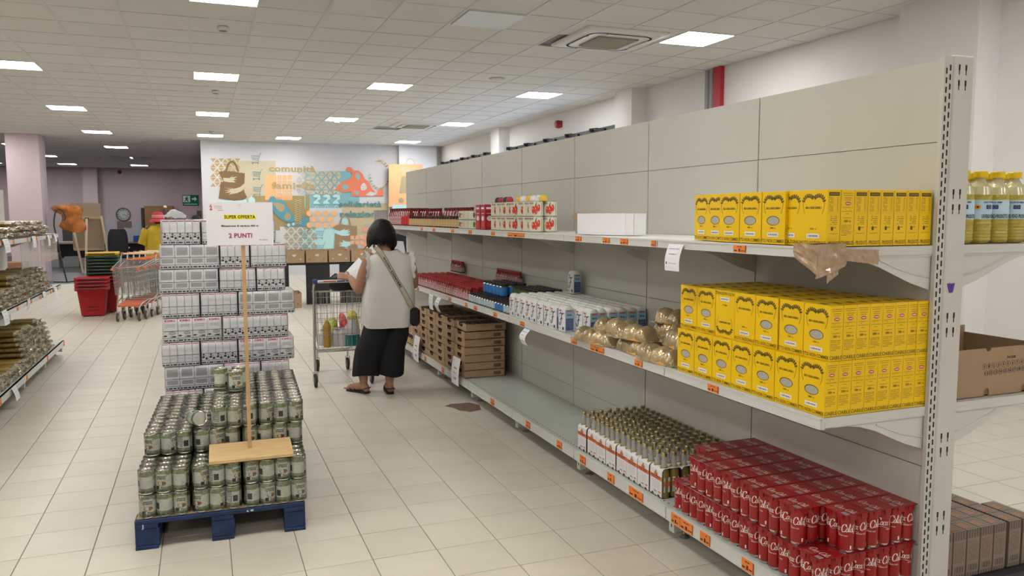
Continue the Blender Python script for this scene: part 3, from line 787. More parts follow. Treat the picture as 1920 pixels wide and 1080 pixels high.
def mk_rice():
    x0, x1, y0, y1 = 0, RD-.0008, 0, RW-.0012
    mb = MB(); mb.bbox(x0, x1, y0, y1, 0, RH, .0012)
    w, d = y1-y0, x1-x0
    for face, wd, txt, big in (('l', w, 'TTO NON COMMER', 1), ('n', d, 'CIABILE', 0), ('r', w, 'AIUTO NAZIONALE', 1), ('f', d, '- PRODOT', 0)):
        f = fr_box(face, x0, x1, y0, y1, 0, RH)
        mb.text(txt, .0015, .006, .0125, f, .0005, 1, w=wd-.003, bold=.02)
        if big:
            laurel(mb, f, wd/2, RH-.052, 1.05, 1)
            mb.text('RISO A GRANI LUNGHI A', wd/2, RH-.066, .0075, f, .0005, 1, w=.078, align='C', bold=.045)
            mb.text('1000 g e', wd/2, .058, .006, f, .0005, 1, align='C', bold=.03)
            mb.rect(wd/2-.031, wd/2+.031, .028, .044, f, .0006, 3); mb.text('IL RISO BUONO', wd/2, .033, .006, f, .0009, 1, w=.05, align='C', bold=.04)
            if face == 'l': mb.disc(wd/2, .088, .036, .018, f, .0005, 1, 20)
        elif face == 'n':
            for k, (vv, a, b) in enumerate([(.183, .1, .9), (.176, .14, .86), (.167, .1, .9), (.160, .25, .7), (.134, .1, .85), (.128, .3, .65), (.121, .1, .9), (.112, .35, .6), (.098, .1, .85), (.072, .06, .9), (.0665, .06, .8), (.060, .06, .9), (.0545, .06, .7), (.049, .06, .85), (.0435, .06, .8), (.038, .06, .5)]):
                dashes(mb, a*wd, b*wd, vv, .0022, f, 2, seed=k)
            mb.text('1000 g e', wd/2, .084, .008, f, .0005, 1, align='C', w=.03, bold=.04); mb.disc(wd/2, .149, .013, .0065, f, .0006, 4); mb.rect(wd/2-.008, wd/2+.008, .1475, .1505, f, .0009, 3)
        else:
            mb.rect(.006, wd-.006, RH-.022, RH-.009, f, .0005, 1); mb.rect(.012, wd-.012, RH-.017, RH-.014, f, .0008, 2)
            for k in range(11): dashes(mb, .009, wd*.45, RH-.029-k*.0046, .002, f, 2, seed=k); mb.rect(wd*.72, wd*.8, RH-.029-k*.0046, RH-.027-k*.0046, f, .0005, 2)
            mb.ribbon([(.007, RH-.024), (.007, RH-.082), (wd-.007, RH-.082), (wd-.007, RH-.024)], .0007, f, .0005, 2)
            for k in range(5): dashes(mb, wd*.25, wd*.75, RH-.095-k*.0065, .0026, f, 2, seed=k+20)
            mb.disc(wd*.4, .062, .006, .008, f, .0005, 1, 8); mb.rect(wd*.5, wd*.72, .064, .067, f, .0005, 2); dashes(mb, .01, wd-.01, .044, .002, f, 2, seed=40)
    ft = fr_box('t', x0, x1, y0, y1, 0, RH); mb.rect(d*.3, d*.7, w*.35, w*.65, ft, .0004, 1) 
    mb.rect(.001, .0025, .004, w-.004, ft, .0004, 2)
    o = mb.build('rice_carton', [yel, yink, yink2, paper, pinkm]); tag(o, 'rice', 'carton')
    mb = MB(); f = fr_box('l', x0, x1, y0, y1, 0, RH); mb.disc(w/2+.0012, .0875, .0325, .0155, f, .0009, 0, 20); mb.build('carton_window', ricem, o)
    return o
R = Many(mk_rice())
rows = lambda k: ORD[k]
X0 = 2.013
for lay in (0, 1):
    for i in range(8):
        for j in range(7):
            if lay and i == 0 and j == 6: pass
            jx = rnd.uniform(-.0006, .0006)+(.004 if (lay == 1 and j in (3, 4) and i == 0) else 0)
            y = Y0+.008+j*.1322+(.0 if not lay else (.004+(.006 if j > 1 else 0)))
            x = X0+i*(RD+.0006)+(.018 if lay else 0)*(1 if i < 7 else 1)
            z = ZM+.001+lay*(RH+.0008)
            rot = (0, 0, rnd.uniform(-.006, .006))
            lab = 'yellow rice carton, middle shelf, %s layer, %s from near end, %s column from aisle' % ('upper' if lay else 'lower', ORD[j], ORD[i])
            if x+RD > GX-.001: x = GX-.002-RD
            if lay and i == 7: continue
            if lay and i == 0 and j == 4:
                R.put((x+RD, y+.0, z+RH), (PI, 0, PI), label='yellow rice carton standing upside down in the upper layer, middle shelf', group='rice cartons on the middle shelf')
            elif lay and i == 0 and j == 3:
                R.put((x+RD, y+RW, z), (0, 0, PI), label=lab.replace('yellow', 'turned yellow'), group='rice cartons on the middle shelf')
            else: R.put((x, y, z), rot, label=lab, group='rice cartons on the middle shelf')
R.put((GX-.002-RD, Y0+.008, ZM+.001+RH+.0008), label='yellow rice carton touching the back panel at the near end, upper layer', group='rice cartons on the middle shelf')
# top shelf: a near row seen from the narrow side and a far row seen from the front
for i in range(8):
    R.put((2.000+i*.0612+RD+.0, Y0+.012+RW, ZT+.003), (0, 0, PI if i != 1 else 0), label='yellow rice carton on top shelf, near end, %s from the taped corner' % ORD[i], group='rice cartons on the top shelf') if i != 1 else R.put((2.000+i*.0612, Y0+.012, ZT+.003), label='yellow rice carton on top shelf, near end, pink-logo side out, second from corner', group='rice cartons on the top shelf')
R.put((1.982+RD+.03, Y0+.148+RW, ZT+.003), (0, 0, PI), label='yellow rice carton on top shelf half hidden behind the taped corner', group='rice cartons on the top shelf')
for j in range(5):
    yy = 2.345+j*.1335 if j < 3 else 2.345+j*.118
    R.put((1.998+(.010 if j == 3 else 0)+(.028 if j > 3 else 0), yy+(.03 if j == 3 else (.04 if j > 3 else 0)), ZT+.003), (0, 0, (0, 0, 0, -.10, -.14)[j]), label='yellow rice carton on top shelf, middle group, %s from the near side' % ORD[j], group='rice cartons on the top shelf')
    if j < 3: R.put((1.998+RD+.001, yy, ZT+.003), label='yellow rice carton on top shelf, middle group, back row, %s from near side' % ORD[j], group='rice cartons on the top shelf')

# ---------------------------------------------------------------- cola cans in four-packs
red = M('cola_red', (.30, .004, .006), .3, coat=.2); cwhite = M('cola_white', (.78, .70, .66), .4); cbar = M('barcode_grey', (.45, .42, .42), .6)
def script_letters():
    """a flowing hand for the two words, unit height about 1"""
    def ell(cx, cy, rx, ry, a0, a1, n=14): return [(cx+rx*math.cos(a0+(a1-a0)*k/n)+.25*(cy+ry*math.sin(a0+(a1-a0)*k/n)), cy+ry*math.sin(a0+(a1-a0)*k/n)) for k in range(n+1)]
    o = []
    def C(x): 
        o.append((ell(x+.42, .48, .42, .56, .55, 5.6, 22), .16)); o.append(([(x+.75, .95), (x+.98, 1.05), (x+1.05, .85), (x+.9, .72)], .09))
    def low(kind, x):
        if kind == 'o': o.append((ell(x+.2, .25, .19, .27, 0, 2*PI, 14), .12)); o.append(([(x+.2, .52), (x+.42, .5), (x+.6, .38)], .05))
        if kind == 'c': o.append((ell(x+.22, .25, .19, .27, .7, 5.4, 12), .12))
        if kind == 'a': o.append((ell(x+.2, .25, .19, .26, 0, 2*PI, 14), .11)); o.append(([(x+.50, .5), (x+.44, .1), (x+.52, -.02), (x+.68, .1)], .12))
        if kind == 'l': o.append(([(x+.02, .0), (x+.2, .5), (x+.42, 1.05), (x+.36, 1.2), (x+.26, 1.0), (x+.12, .3), (x+.16, 0), (x+.32, .08)], .11))
    C(0); low('o', .85); low('c', 1.3); low('a', 1.72)
    o.append(([(2.35, .42), (2.68, .47)], .12))
    C(2.75); low('o', 3.6); low('l', 4.12); low('a', 4.42)
    o.append((spline([(.1, -.12), (.6, -.28), (1.3, -.2), (1.9, -.3), (2.5, -.42)], 5), .09))
    o.append((spline([(3.5, .98), (4.0, .62), (4.6, .72), (5.2, 1.0)], 5), .07))
    return o
SCR = script_letters()
def script(mb, f, u0, v0, h, w, mi, d=.0004):
    sx = w/5.3; sy = h/1.5
    for pts, wd in SCR: mb.ribbon([(u0+x*sx, v0+(y+.4)*sy) for x, y in pts], wd*sy*.85, f, d, mi, cal=(1, .2))
CR_, CH = .0284, .1455
def mk_can(turn):
    mb = MB()
    mb.lathe([(0, .004), (.018, .003), (.022, 0), (.0265, .006), (CR_, .013), (CR_, .132), (.0262, .1395), (.0252, .1425), (.0262, .1445), (.0245, .1440), (.0235, .141), (0, .1405)], 20, mis=[1, 1, 1, 1, 0, 0, 0, 1, 1, 1, 1])
    f = fr_cyl(CR_, -PI/2+turn)
    script(mb, f, -.048, .073, .040, .096, 2)
    g_ = fr_cyl(CR_, -PI/2+turn+PI); script(mb, g_, -.048, .073, .040, .096, 2)
    for q in (f, g_):
        mb.text('ORIGINAL TASTE', -.012, .066, .0042, q, .0004, 2, w=.036, bold=.02)
        mb.rect(.034, .040, .018, .032, q, .0004, 2)
    mb.rect(-.075, -.066, .02, .045, f, .0004, 3, 2)
    return mb.mesh('can', [red, M('can_alu', (.7, .68, .66), .25, 1), cwhite, cbar])
can_ms = [mk_can(t) for t in (0, .55, 1.35, -.8)]
def mk_colapack(v):
    r = empty('can_pack', (0, 0, 0), 0, 'cans', 'drinks pack')
    for q, (dx, dy) in enumerate(((.0295, .0295), (.0869, .0295), (.0295, .0869), (.0869, .0869))):
        link('can', can_ms[(q*3+v+(q > 1)) % 4], r, (dx, dy, 0), (0, 0, [(-PI/2+.12), .15, -PI/2-.5, .5][q]))
    mb = MB(); w = .1162
    mb.bbox(.0005, w, .0005, w, CH-.0015, CH+.0008, .0008)
    f = fr_plane((.0, .0, CH+.0008), (1, 0, 0), (0, 1, 0), (0, 0, 1))
    # printed top: script running away from the aisle, fine panel, barcode
    script(mb, fr_plane((w*.28, w*.88, CH+.0008), (.0, -1, 0), (1, 0, 0), (0, 0, 1)), 0, 0, .036, .095, 2)
    mb.rect(w*.06, w*.22, w*.5, w*.86, fr_plane((0, 0, CH+.0008), (1, 0, 0), (0, 1, 0), (0, 0, 1)), .0004, 4)
    mb.rect(w*.06, w*.24, w*.1, w*.34, fr_plane((0, 0, CH+.0008), (1, 0, 0), (0, 1, 0), (0, 0, 1)), .0005, 3)
    for k in range(5): mb.rect(w*(.07+k*.034), w*(.083+k*.034), w*.12, w*.32, fr_plane((0, 0, CH+.0008), (1, 0, 0), (0, 1, 0), (0, 0, 1)), .0008, 5)
    # flaps folded down over the cans
    mb.box(.0002, .001, .018, .048, CH-.020, CH-.001); mb.box(.0002, .001, .075, .102, CH-.020, CH-.001); mb.box(.018, .05, .0002, .001, CH-.020, CH-.001); mb.box(.072, .1, .0002, .001, CH-.020, CH-.001)
    mb.build('carton_top', [M('cola_card', (.27, .003, .006), .4, coat=.15), red, cwhite, cbar, M('cola_soft', (.34, .05, .055), .5), ink], r)
    return r
packs = [Many(mk_colapack(v)) for v in range(2)]
pw = .1166
for lay in (0, 1):
    for i in range(4):
        for j in range(9):
            if lay and i == 0 and j == 0: continue
            if lay == 0 and j == 8 and i > 2: continue
            if lay and j > 6 and i == 0: continue
            if lay and j > 7: continue
            if lay == 0 and j > 7: continue
            x = 2.0305+i*pw; y = Y0+.02+j*pw*1.035+rnd.uniform(-.001, .001)
            x = min(x, GX-.0015-pw)
            packs[(i+j+lay) % 2].put((x, y, ZB+.001+lay*(CH+.0018)), label='red four-pack of cans, bottom shelf, %s layer, %s from near end, %s from aisle' % ('upper' if lay else 'lower', ORD[j], ORD[i]), group='red can packs on the bottom shelf')

# ---------------------------------------------------------------- bottle packs
glass = M('bottle_glass', (.50, .50, .46), .06, alpha=.5, coat=.8); liq = M('bottle_drink', (.26, .21, .05), .2, coat=.5); gold = M('gold_cap', (.46, .37, .18), .28, .9)
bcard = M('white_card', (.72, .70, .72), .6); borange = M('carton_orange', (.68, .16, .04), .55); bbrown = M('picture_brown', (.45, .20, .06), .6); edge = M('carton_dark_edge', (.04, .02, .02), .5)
def mk_bottlepack():
    r = empty('bottle_pack', (0, 0, 0), 0, 'b', 'drinks pack')
    P = .0565; W_ = 2*P
    caps = [(.0, .0), (.026, .0), (.0272, .004), (.0272, .118), (.024, .138), (.0165, .156), (.0125, .180), (.0122, .213)]
    mb = MB(); mb.lathe(caps, 12, mis=[1, 1, 1, 1, 1, 0, 0])
    bm = mb.mesh('bottle', [glass, liq])
    mc_ = MB(); mc_.lathe([(.0122, .205), (.0138, .206), (.0138, .222), (.012, .2245), (0, .2245)], 12); cm = mc_.mesh('cap', [gold])
    for i in range(2):
        for j in range(2):
            b = link('bottle', bm, r, (P*(i+.5), P*(j+.5), 0)); link('cap', cm, b)
    # wrap-around card with rounded shoulders, open at both ends
    mb = MB(); h, c, t = .150, .02, .0009
    prof = [(0, .006), (0, h-c)]+[(c-c*math.cos(a), h-c+c*math.sin(a)) for a in (.4, .8, 1.2, PI/2)]+[(W_-c+c*math.sin(a), h-c+c*math.cos(a)) for a in (0, .4, .8, 1.2)]+[(W_, h-c), (W_, .006), (W_-.008, .0), (.008, .0)]
    inn = [(W_/2+(x-W_/2)*.985, .075+(z-.075)*.988) for x, z in prof]
    y0, y1 = .0012, W_-.0012; n = len(prof)
    for q in (0,):
        vs = [(x, y0, z) for x, z in prof]+[(x, y1, z) for x, z in prof]
        mb.add(vs, [(i, n+i, n+(i+1) % n, (i+1) % n) for i in range(n)], 0)
        vs = [(x, y0, z) for x, z in inn]+[(x, y1, z) for x, z in inn]
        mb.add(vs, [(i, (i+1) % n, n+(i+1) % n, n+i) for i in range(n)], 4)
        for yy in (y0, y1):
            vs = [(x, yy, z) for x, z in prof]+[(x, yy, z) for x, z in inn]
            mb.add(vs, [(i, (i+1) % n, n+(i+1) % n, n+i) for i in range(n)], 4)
    # scalloped windows at the foot show the bottles
    for face in 'lr':
        f = fr_box(face, 0, W_, y0, y1, 0, h); wd = y1-y0
        mb.rect(0, wd, .088, .108, f, .0005, 1); mb.rect(wd*.0, wd*.012, .02, .14, f, .0006, 4)
        mb.text('BIRRA BIONDA', wd/2, .0985, .0065, f, .0008, 3, w=wd*.7, align='C', bold=.04); mb.text('ANALCOLICA', wd/2, .0905, .005, f, .0008, 3, w=wd*.6, align='C', bold=.03)
        mb.flat([(wd*.36, .107), (wd*.64, .107), (wd*.66, .117), (wd*.58, .122), (wd*.54, .134), (wd*.47, .134), (wd*.43, .123), (wd*.34, .118)], f, .0007, 2)
        for k in range(7): dashes(mb, wd*.2, wd*.8, .078-k*.0055, .0016, f, 5, seed=k)
        mb.text('birra', wd*.36, .022, .008, f, .0006, 3, bold=.04); mb.rect(wd*.7, wd*.9, .024, .031, f, .0006, 1)
        for k in range(2):
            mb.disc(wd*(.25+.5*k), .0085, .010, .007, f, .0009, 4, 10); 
    g_ = fr_box('n', 0, W_, y0, y1, 0, h)
    for k in range(2): mb.rect(.012+k*.05, .048+k*.05, .03, .105, g_, -.002, 0) ; mb.rect(.012+k*.05, .048+k*.05, .06, .085, g_, -.001, 1)
    mb.build('carton', [bcard, borange, bbrown, ink, edge, M('grey_print', (.5, .48, .48), .6)], r)
    return r
B = Many(mk_bottlepack())
for i in range(4):
    for j in range(8):
        gap = (0, .002, .002, .004, .006, .008, .011, .018)[j]
        B.put((2.045+i*.1135+(.004 if j % 3 == 0 and i < 2 else 0), 3.225+j*.1135+gap-(.0 if i else 0), ZB+.001), label='white and orange bottle pack, bottom shelf, %s from the red cans, %s from aisle' % (ORD[j], ORD[i]), group='bottle packs on the bottom shelf')

# ---------------------------------------------------------------- flour bags
fpaper = M('flour_paper', (.74, .74, .72), .75, bump=.12, bs=25, var=.03, vs=12); navy = M('navy_print', (.03, .03, .12), .6); lblue = M('flour_blue', (.30, .50, .62), .7); dblue = M('flour_deep_blue', (.08, .09, .24), .7); fred = M('flour_red', (.62, .10, .08), .6)
def mk_flour(seed):
    r_ = random.Random(seed); w, d, h = .0945, .0635, .150
    mb = MB(); R_ = []
    zs = [0, .006, .02, .05, .09, .125, .140, .150, .1535]
    for k, z in enumerate(zs):
        t = {0: .93, 1: .98}.get(k, 1.0)+r_.uniform(-.008, .008); dd = d*t; ww = w*t
        if z > .13: dd = d*(1-(z-.13)/.0235*.35)
        if k == 8: dd = d*.5
        ring = []
        for (a, b) in ((-.5, -.42), (-.42, -.5), (0, -.515), (.42, -.5), (.5, -.42), (.515, 0), (.5, .42), (.42, .5), (0, .515), (-.42, .5), (-.5, .42), (-.515, 0)):
            ring.append((d/2+a*dd, w/2+b*ww, z+(r_.uniform(-.002, .002) if 1 < k else 0)))
        R_.append(ring)
    mb.loft(R_, 0, True)
    # folded crest on top
    mb.bbox(d*.28, d*.78, .004, w-.004, .150, .158, .003)
    f = fr_plane((-.0018, w, 0), (0, -1, 0), (0, 0, 1), (-1, 0, 0))
    mb.ribbon(spline([(.022, .056), (.026, .043), (.036, .038), (.046, .052), (.053, .080), (.060, .110)], 5), .0075, f, .0006, 1, cal=(1, .3))
    mb.ribbon(spline([(.028, .102), (.038, .114), (.058, .109), (.086, .115)], 4), .0065, f, .0006, 1); mb.ribbon([(.040, .078), (.056, .081), (.074, .080)], .0042, f, .0006, 1)
    mb.rect(.022, .050, .123, .133, f, .0006, 4); mb.rect(.066, .086, .012, .030, f, .0006, 1); dashes(mb, .01, .05, .018, .003, f, 1, seed=seed)
    dashes(mb, .012, .034, .090, .002, f, 1, seed=seed+1); mb.rect(.03, .043, .070, .074, f, .0006, 1)
    g_ = fr_plane((0, -.0018, 0), (1, 0, 0), (0, 0, 1), (0, -1, 0))
    mb.rect(.004, d-.004, .006, .136, g_, .0004, 2); mb.rect(.007, d-.007, .010, .082, g_, .0007, 3); mb.text('farina', d/2, .100, .010, g_, .0009, 1, w=.03, align='C', bold=.05); mb.rect(.014, d-.014, .124, .132, g_, .0008, 4)
    for k in range(6): dashes(mb, .012, d-.012, .070-k*.009, .002, g_, 2, d=.001, seed=k)
    f3 = fr_plane((d, w+.0018, 0), (-1, 0, 0), (0, 0, 1), (0, 1, 0)); mb.rect(.004, d-.004, .006, .136, f3, .0004, 2)
    o = mb.build('flour_bag', [fpaper, navy, lblue, dblue, fred]); return tag(o, 'f', 'flour bag')
F = [Many(mk_flour(k)) for k in (1, 2)]
n = 0
for j in range(11):
    for i in range(7):
        if j < 2 and i < 1: continue
        y = 4.115+j*.1005+(.012 if j in (6,) else 0)+(.02 if j < 3 else 0)*0; x = 2.020+i*.0672+rnd.uniform(-.002, .002)
        if j < 3 and i < 2: x += .012
        F[n % 2].put((x, y, ZM+.001), (0, 0, rnd.uniform(-.03, .03) if i == 0 else rnd.uniform(-.012, .012)), label='white paper flour bag, %s from the bread side, %s row from aisle' % (ORD[j], ORD[i]), group='flour bags on the middle shelf'); n += 1
F[0].put((2.40, 4.955, ZM+.162), (0, 0, 0), label='single flour bag standing on top of the others by the back panel')

# ---------------------------------------------------------------- bread in film bags
film = M('bread_film', (.42, .32, .17), .24, .35, var=.4, vs=9, bump=.55, bs=18, coat=.7, bd=.03); skirt = M('clear_film_skirt', (.62, .52, .42), .25, alpha=.75, bump=.3, bs=30); foil = M('orange_print', (.70, .36, .08), .35)
def mk_bread(seed, n):
    r_ = random.Random(seed); mb = MB(); L_ = .085*n+.03; wd = .13
    # one film skin drawn over n rolls
    N_, K = n*9+6, 14; rings = []
    for i in range(N_+1):
        u = i/N_; y = u*L_
        ph = min(max((u*n) % 1.0, 1e-6), 1-1e-6)
        lump = .62+.38*math.sin(PI*ph)**.55
        endf = max(0.0, min(1, (u*(1-u)*4*1.9)))**.55
        hh = .078*lump*endf+.003; ww = wd*.5*(.78+.22*math.sin(PI*ph)**.6)*(.55+.45*endf)
        ring = []
        for k in range(K):
            a = PI*k/(K-1); j_ = 1+r_.uniform(-.035, .035)
            ring.append((wd/2-ww*math.cos(a)*j_, y+r_.uniform(-.002, .002), max(.002, hh*(max(0.0, math.sin(a))**.75)*j_)))
        rings.append(ring)
    mb.loft(rings, 0, True, caps=False, closed=False)
    o = mb.build('bread_bag', film); tag(o, 'b', 'bread')
    mb = MB(); pts = []
    for k in range(28):
        a = 2*PI*k/28; x = wd/2+math.copysign(abs(math.cos(a))**.5, math.cos(a))*(wd/2+.006)+r_.uniform(-.004, .004); y = L_/2+math.copysign(abs(math.sin(a))**.5, math.sin(a))*(L_/2+.02)+r_.uniform(-.005, .005)
        pts.append((x, y))
    mb.add([(x, y, .001+r_.uniform(0, .009)) for x, y in pts]+[(wd/2, L_/2, .002)], [(k, (k+1) % 28, 28) for k in range(28)], 0); mb.build('film_edge', skirt, o)
    mb = MB(); mb.add([(-.004, .04, .004), (-.004, L_*.5, .004), (.014, L_*.5, .016), (.014, .04, .016)], [(0, 3, 2, 1)], 0); mb.build('printed_strip', foil, o)
    return o
BR = [Many(mk_bread(5, 3)), Many(mk_bread(9, 2)), Many(mk_bread(13, 4))]
spots = [ # x, y, z, rot, kind, words
 (2.01, 3.10, 0, .10, 0, 'nearest the yellow rice, front row'), (2.00, 3.36, 0, -.12, 2, 'long, in the middle of the front row'), (2.00, 3.70, 0, .15, 2, 'front row beside the flour'),
 (2.16, 3.08, 0, 0, 2, 'second row, nearest the rice'), (2.16, 3.46, 0, .05, 0, 'second row, in the middle'), (2.17, 3.76, 0, -.05, 0, 'second row beside the flour'),
 (2.31, 3.08, 0, .02, 2, 'back row, nearest the rice'), (2.31, 3.46, 0, .02, 2, 'back row, in the middle'),
 (2.06, 3.12, .068, -.25, 0, 'upper layer, leaning by the rice'), (2.05, 3.40, .068, .25, 0, 'upper layer, above the front row middle'), (2.12, 3.66, .066, .45, 0, 'upper layer, above the flour end'),
 (2.25, 3.12, .068, .1, 0, 'upper layer behind, by the rice'), (2.24, 3.44, .068, -.1, 0, 'upper layer behind, in the middle'), (2.33, 3.26, .135, .05, 1, 'topmost of the bread pile'), (2.30, 3.48, .132, .3, 1, 'topmost but farther from the rice')]
for x, y, z, a, k, w in spots:
    BR[k].put((x, y, ZM+.001+z), (0, 0, a), label='gold film bag of bread rolls, '+w, group='bread bags on the middle shelf')
# ---------------------------------------------------------------- jars, bottles, tins
jred = M('tomato_sauce', (.22, .012, .008), .12, coat=.6); jcap = M('red_cap', (.42, .04, .045), .4); jlab = M('jar_label_white', (.62, .58, .56), .5, var=.25, vs=90, c2=(.35, .05, .04))
jdark = M('dark_lid', (.025, .02, .02), .35); jblue = M('jar_label_blue', (.04, .20, .50), .45); jgreen = M('jar_green', (.07, .09, .02), .15, coat=.6); jpale = M('jar_label_pale', (.42, .52, .55), .5)
jbrown = M('jar_brown', (.10, .02, .01), .15, coat=.5); jgold = M('jar_label_gold', (.48, .34, .16), .5, var=.3, vs=60); jcoral = M('jar_label_red', (.55, .03, .03), .45); tgreen = M('tin_green', (.05, .17, .07), .45); tcream = M('tin_cream', (.62, .62, .50), .5); tred = M('tomato_red', (.60, .04, .03), .35)
def small_bottle():
    mb = MB(); mb.lathe([(0, 0), (.028, .001), (.029, .012), (.029, .062), (.024, .080), (.018, .092), (.018, .102), (.020, .103), (.020, .116), (0, .118)], 10, mis=[0, 0, 2, 0, 0, 0, 1, 1, 1]); return mb.build('sauce_bottle', [jred, jcap, jlab])
o = tag(small_bottle(), 'x', 'sauce bottle'); SB = Many(o)
for j in range(25):
    for i in range(6):
        SB.put((2.051+i*.0665, 6.19+j*.0715+(j//3)*.003, ZM+.001), label='small red sauce bottle, middle shelf, %s from the dark-lidded jars, row %s from aisle' % (ORD[j], ORD[i]), group='small red sauce bottles')
for (ya, n) in ((6.05, 9), (7.62, 6)):
    for j in range(n):
        for i in range(1):
            SB.put((2.455-i*.06, ya+.05+j*.062, ZM+.122), label='small red sauce bottle stacked by the back panel, %s group, %s in it' % ('nearer' if ya < 7 else 'farther', ORD[j]), group='small red sauce bottles')
def jar(name, prof, mis, mats, n=10):
    mb = MB(); mb.lathe(prof, n, mis=mis); return mb.build(name, mats)
jar1 = Many(tag(jar('preserve_jar', [(0, 0), (.027, .001), (.029, .010), (.029, .055), (.022, .064), (.024, .065), (.024, .080), (0, .081)], [2, 2, 1, 2, 0, 0, 0], [jdark, jpale, jgreen]), 'x', 'jar'))
jar1b = Many(tag(jar('preserve_jar', [(0, 0), (.027, .001), (.029, .010), (.029, .055), (.022, .064), (.024, .065), (.024, .080), (0, .081)], [2, 2, 1, 2, 0, 0, 0], [jdark, jblue, jgreen]), 'x', 'jar'))
for j in range(15):
    for i in range(6):
        k = jar1b if j in (2, 3, 4) else jar1
        k.put((2.048+i*.065, 5.27+j*.0615, ZM+.001), label='dark-lidded little preserve jar, lower layer, %s from the flour, row %s from aisle' % (ORD[j], ORD[i]), group='dark-lidded preserve jars')
jb = Many(tag(jar('anchovy_jar', [(0, 0), (.033, .001), (.035, .010), (.036, .070), (.030, .078), (.033, .079), (.033, .094), (0, .095)], [2, 1, 1, 2, 0, 0, 0], [jdark, jblue, jgreen], 12), 'x', 'jar'))
for j in range(6):
    for i in range(3):
        jb.put((2.17+i*.078, 5.72+j*.076, ZM+.084), label='blue-labelled jar in the upper layer, %s from near side, %s from aisle' % (ORD[j], ORD[i]), group='blue-labelled jars')
jg = Many(tag(jar('olive_jar', [(0, 0), (.027, .001), (.029, .010), (.029, .060), (.022, .068), (.026, .069), (.026, .082), (0, .083)], [1, 1, 1, 1, 0, 0, 0], [jdark, jgreen]), 'x', 'jar'))
for j in range(7):
    for i in range(4):
        jg.put((2.24+i*.062, 5.255+j*.063, ZM+.084), label='green-filled dark-lidded jar, upper layer, %s from the flour, %s from aisle' % (ORD[j], ORD[i]), group='green-filled jars')
# top shelf, far end: sauce bottles and jars
PB = Many(tag(jar('passata_bottle', [(0, 0), (.036, .001), (.038, .012), (.038, .10), (.030, .135), (.024, .150), (.024, .165), (.026, .166), (.026, .182), (0, .183)], [0, 0, 2, 0, 0, 0, 1, 1, 1], [jred, M('dark_red_cap', (.10, .008, .01), .3), jcoral], 12), 'x', 'sauce bottle'))
PB2 = Many(tag(jar('passata_bottle', [(0, 0), (.036, .001), (.038, .012), (.038, .10), (.030, .135), (.024, .150), (.024, .165), (.026, .166), (.026, .182), (0, .183)], [0, 0, 2, 0, 0, 0, 1, 1, 1], [jred, M('dark_red_cap', (.10, .008, .01), .3), jlab], 12), 'x', 'sauce bottle'))
for j in range(13):
    for i in range(3):
        y = 8.02+j*.084
        if j > 10 and i == 0: continue
        (PB if j < 4 else PB2).put((2.01+i*.085, y, ZT+.003), label='red passata bottle on far top shelf, %s from the brown jars, %s from aisle' % (ORD[j], ORD[i]), group='passata bottles on the far top shelf')
for j in range(9):
    PB.put((2.33, 6.98+j*.10, ZT+.003), label='red passata bottle standing behind the brown jars, %s from the near side' % ORD[j], group='passata bottles on the far top shelf')
for j in range(7): PB2.put((2.35, 8.10+j*.10, ZT+.003), label='red passata bottle in back row at far end, %s' % ORD[j], group='passata bottles on the far top shelf')
JG = Many(tag(jar('cup_tall', [(0, 0), (.03, 0), (.034, .10), (.034, .17), (0, .172)], [0, 0, 0, 1], [M('clear_cup', (.55, .48, .50), .2, alpha=.6), M('cup_lid', (.6, .55, .55), .4)]), 'x', 'glass jar'))
for j in range(5): JG.put((2.02, 9.25+j*.13, ZT+.003), label='clear glass jar at the far end of top shelf, %s' % ORD[j], group='clear jars at the far end')
BJ = Many(tag(jar('bean_jar', [(0, 0), (.036, .001), (.038, .01), (.038, .075), (.030, .084), (.034, .085), (.034, .102), (0, .103)], [0, 0, 2, 0, 1, 1, 1], [jbrown, jdark, jgold], 12), 'x', 'jar'))
for j in range(20):
    for i in range(2):
        BJ.put((2.01+i*.08, 6.355+j*.083, ZT+.003), label='brown jar with gold label, top shelf, %s from the tins, %s row' % (ORD[j], ('front', 'back')[i]), group='brown jars with gold labels')
def mk_tin(r_, h, big):
    mb = MB(); mb.lathe([(0, .003), (r_-.002, .003), (r_, 0), (r_, .004), (r_, h-.004), (r_, h), (r_-.003, h-.003), (0, h-.003)], 20, mis=[1, 1, 1, 0, 1, 1, 1])
    for q in range(2):
        f = fr_cyl(r_, 4.18+q*PI)
        if big:
            mb.flat([(.048, .004), (.048, h*.84), (.034, h*.95), (.010, h*.95), (-.012, h*.82), (-.030, h*.64), (-.008, h*.55), (.006, .3*h), (.0, .004)], f, .0004, 2)
            for (cx, cy, a, b) in ((-.012, h*.42, .011, .030), (.006, h*.42, .013, .034), (.024, h*.55, .011, .028)): mb.disc(cx, cy, a, b*.85, f, .0009, 3, 12); mb.disc(cx-.003, cy+.008, .002, .008, f, .0013, 4, 6)
            mb.text('MOLISO', -.045, h*.80, .010, f, .0006, 5, w=.034, bold=.04)
        else:
            mb.disc(.006, h*.42, .017, .019, f, .0005, 3, 12); mb.disc(-.012, h*.5, .010, .022, f, .0004, 2, 10); mb.disc(.012, h*.45, .009, .010, f, .0009, 4, 10)
    return mb.build('tomato_tin' if big else 'bean_tin', [tcream, tarnish, tgreen, tred, M('print_highlight', (.8, .55, .45), .4), M('print_maroon', (.22, .02, .02), .5)])
TT = Many(tag(mk_tin(.0483, .100, 1), 'x', 'tin')); BT = Many(tag(mk_tin(.0365, .072, 0), 'x', 'tin'))
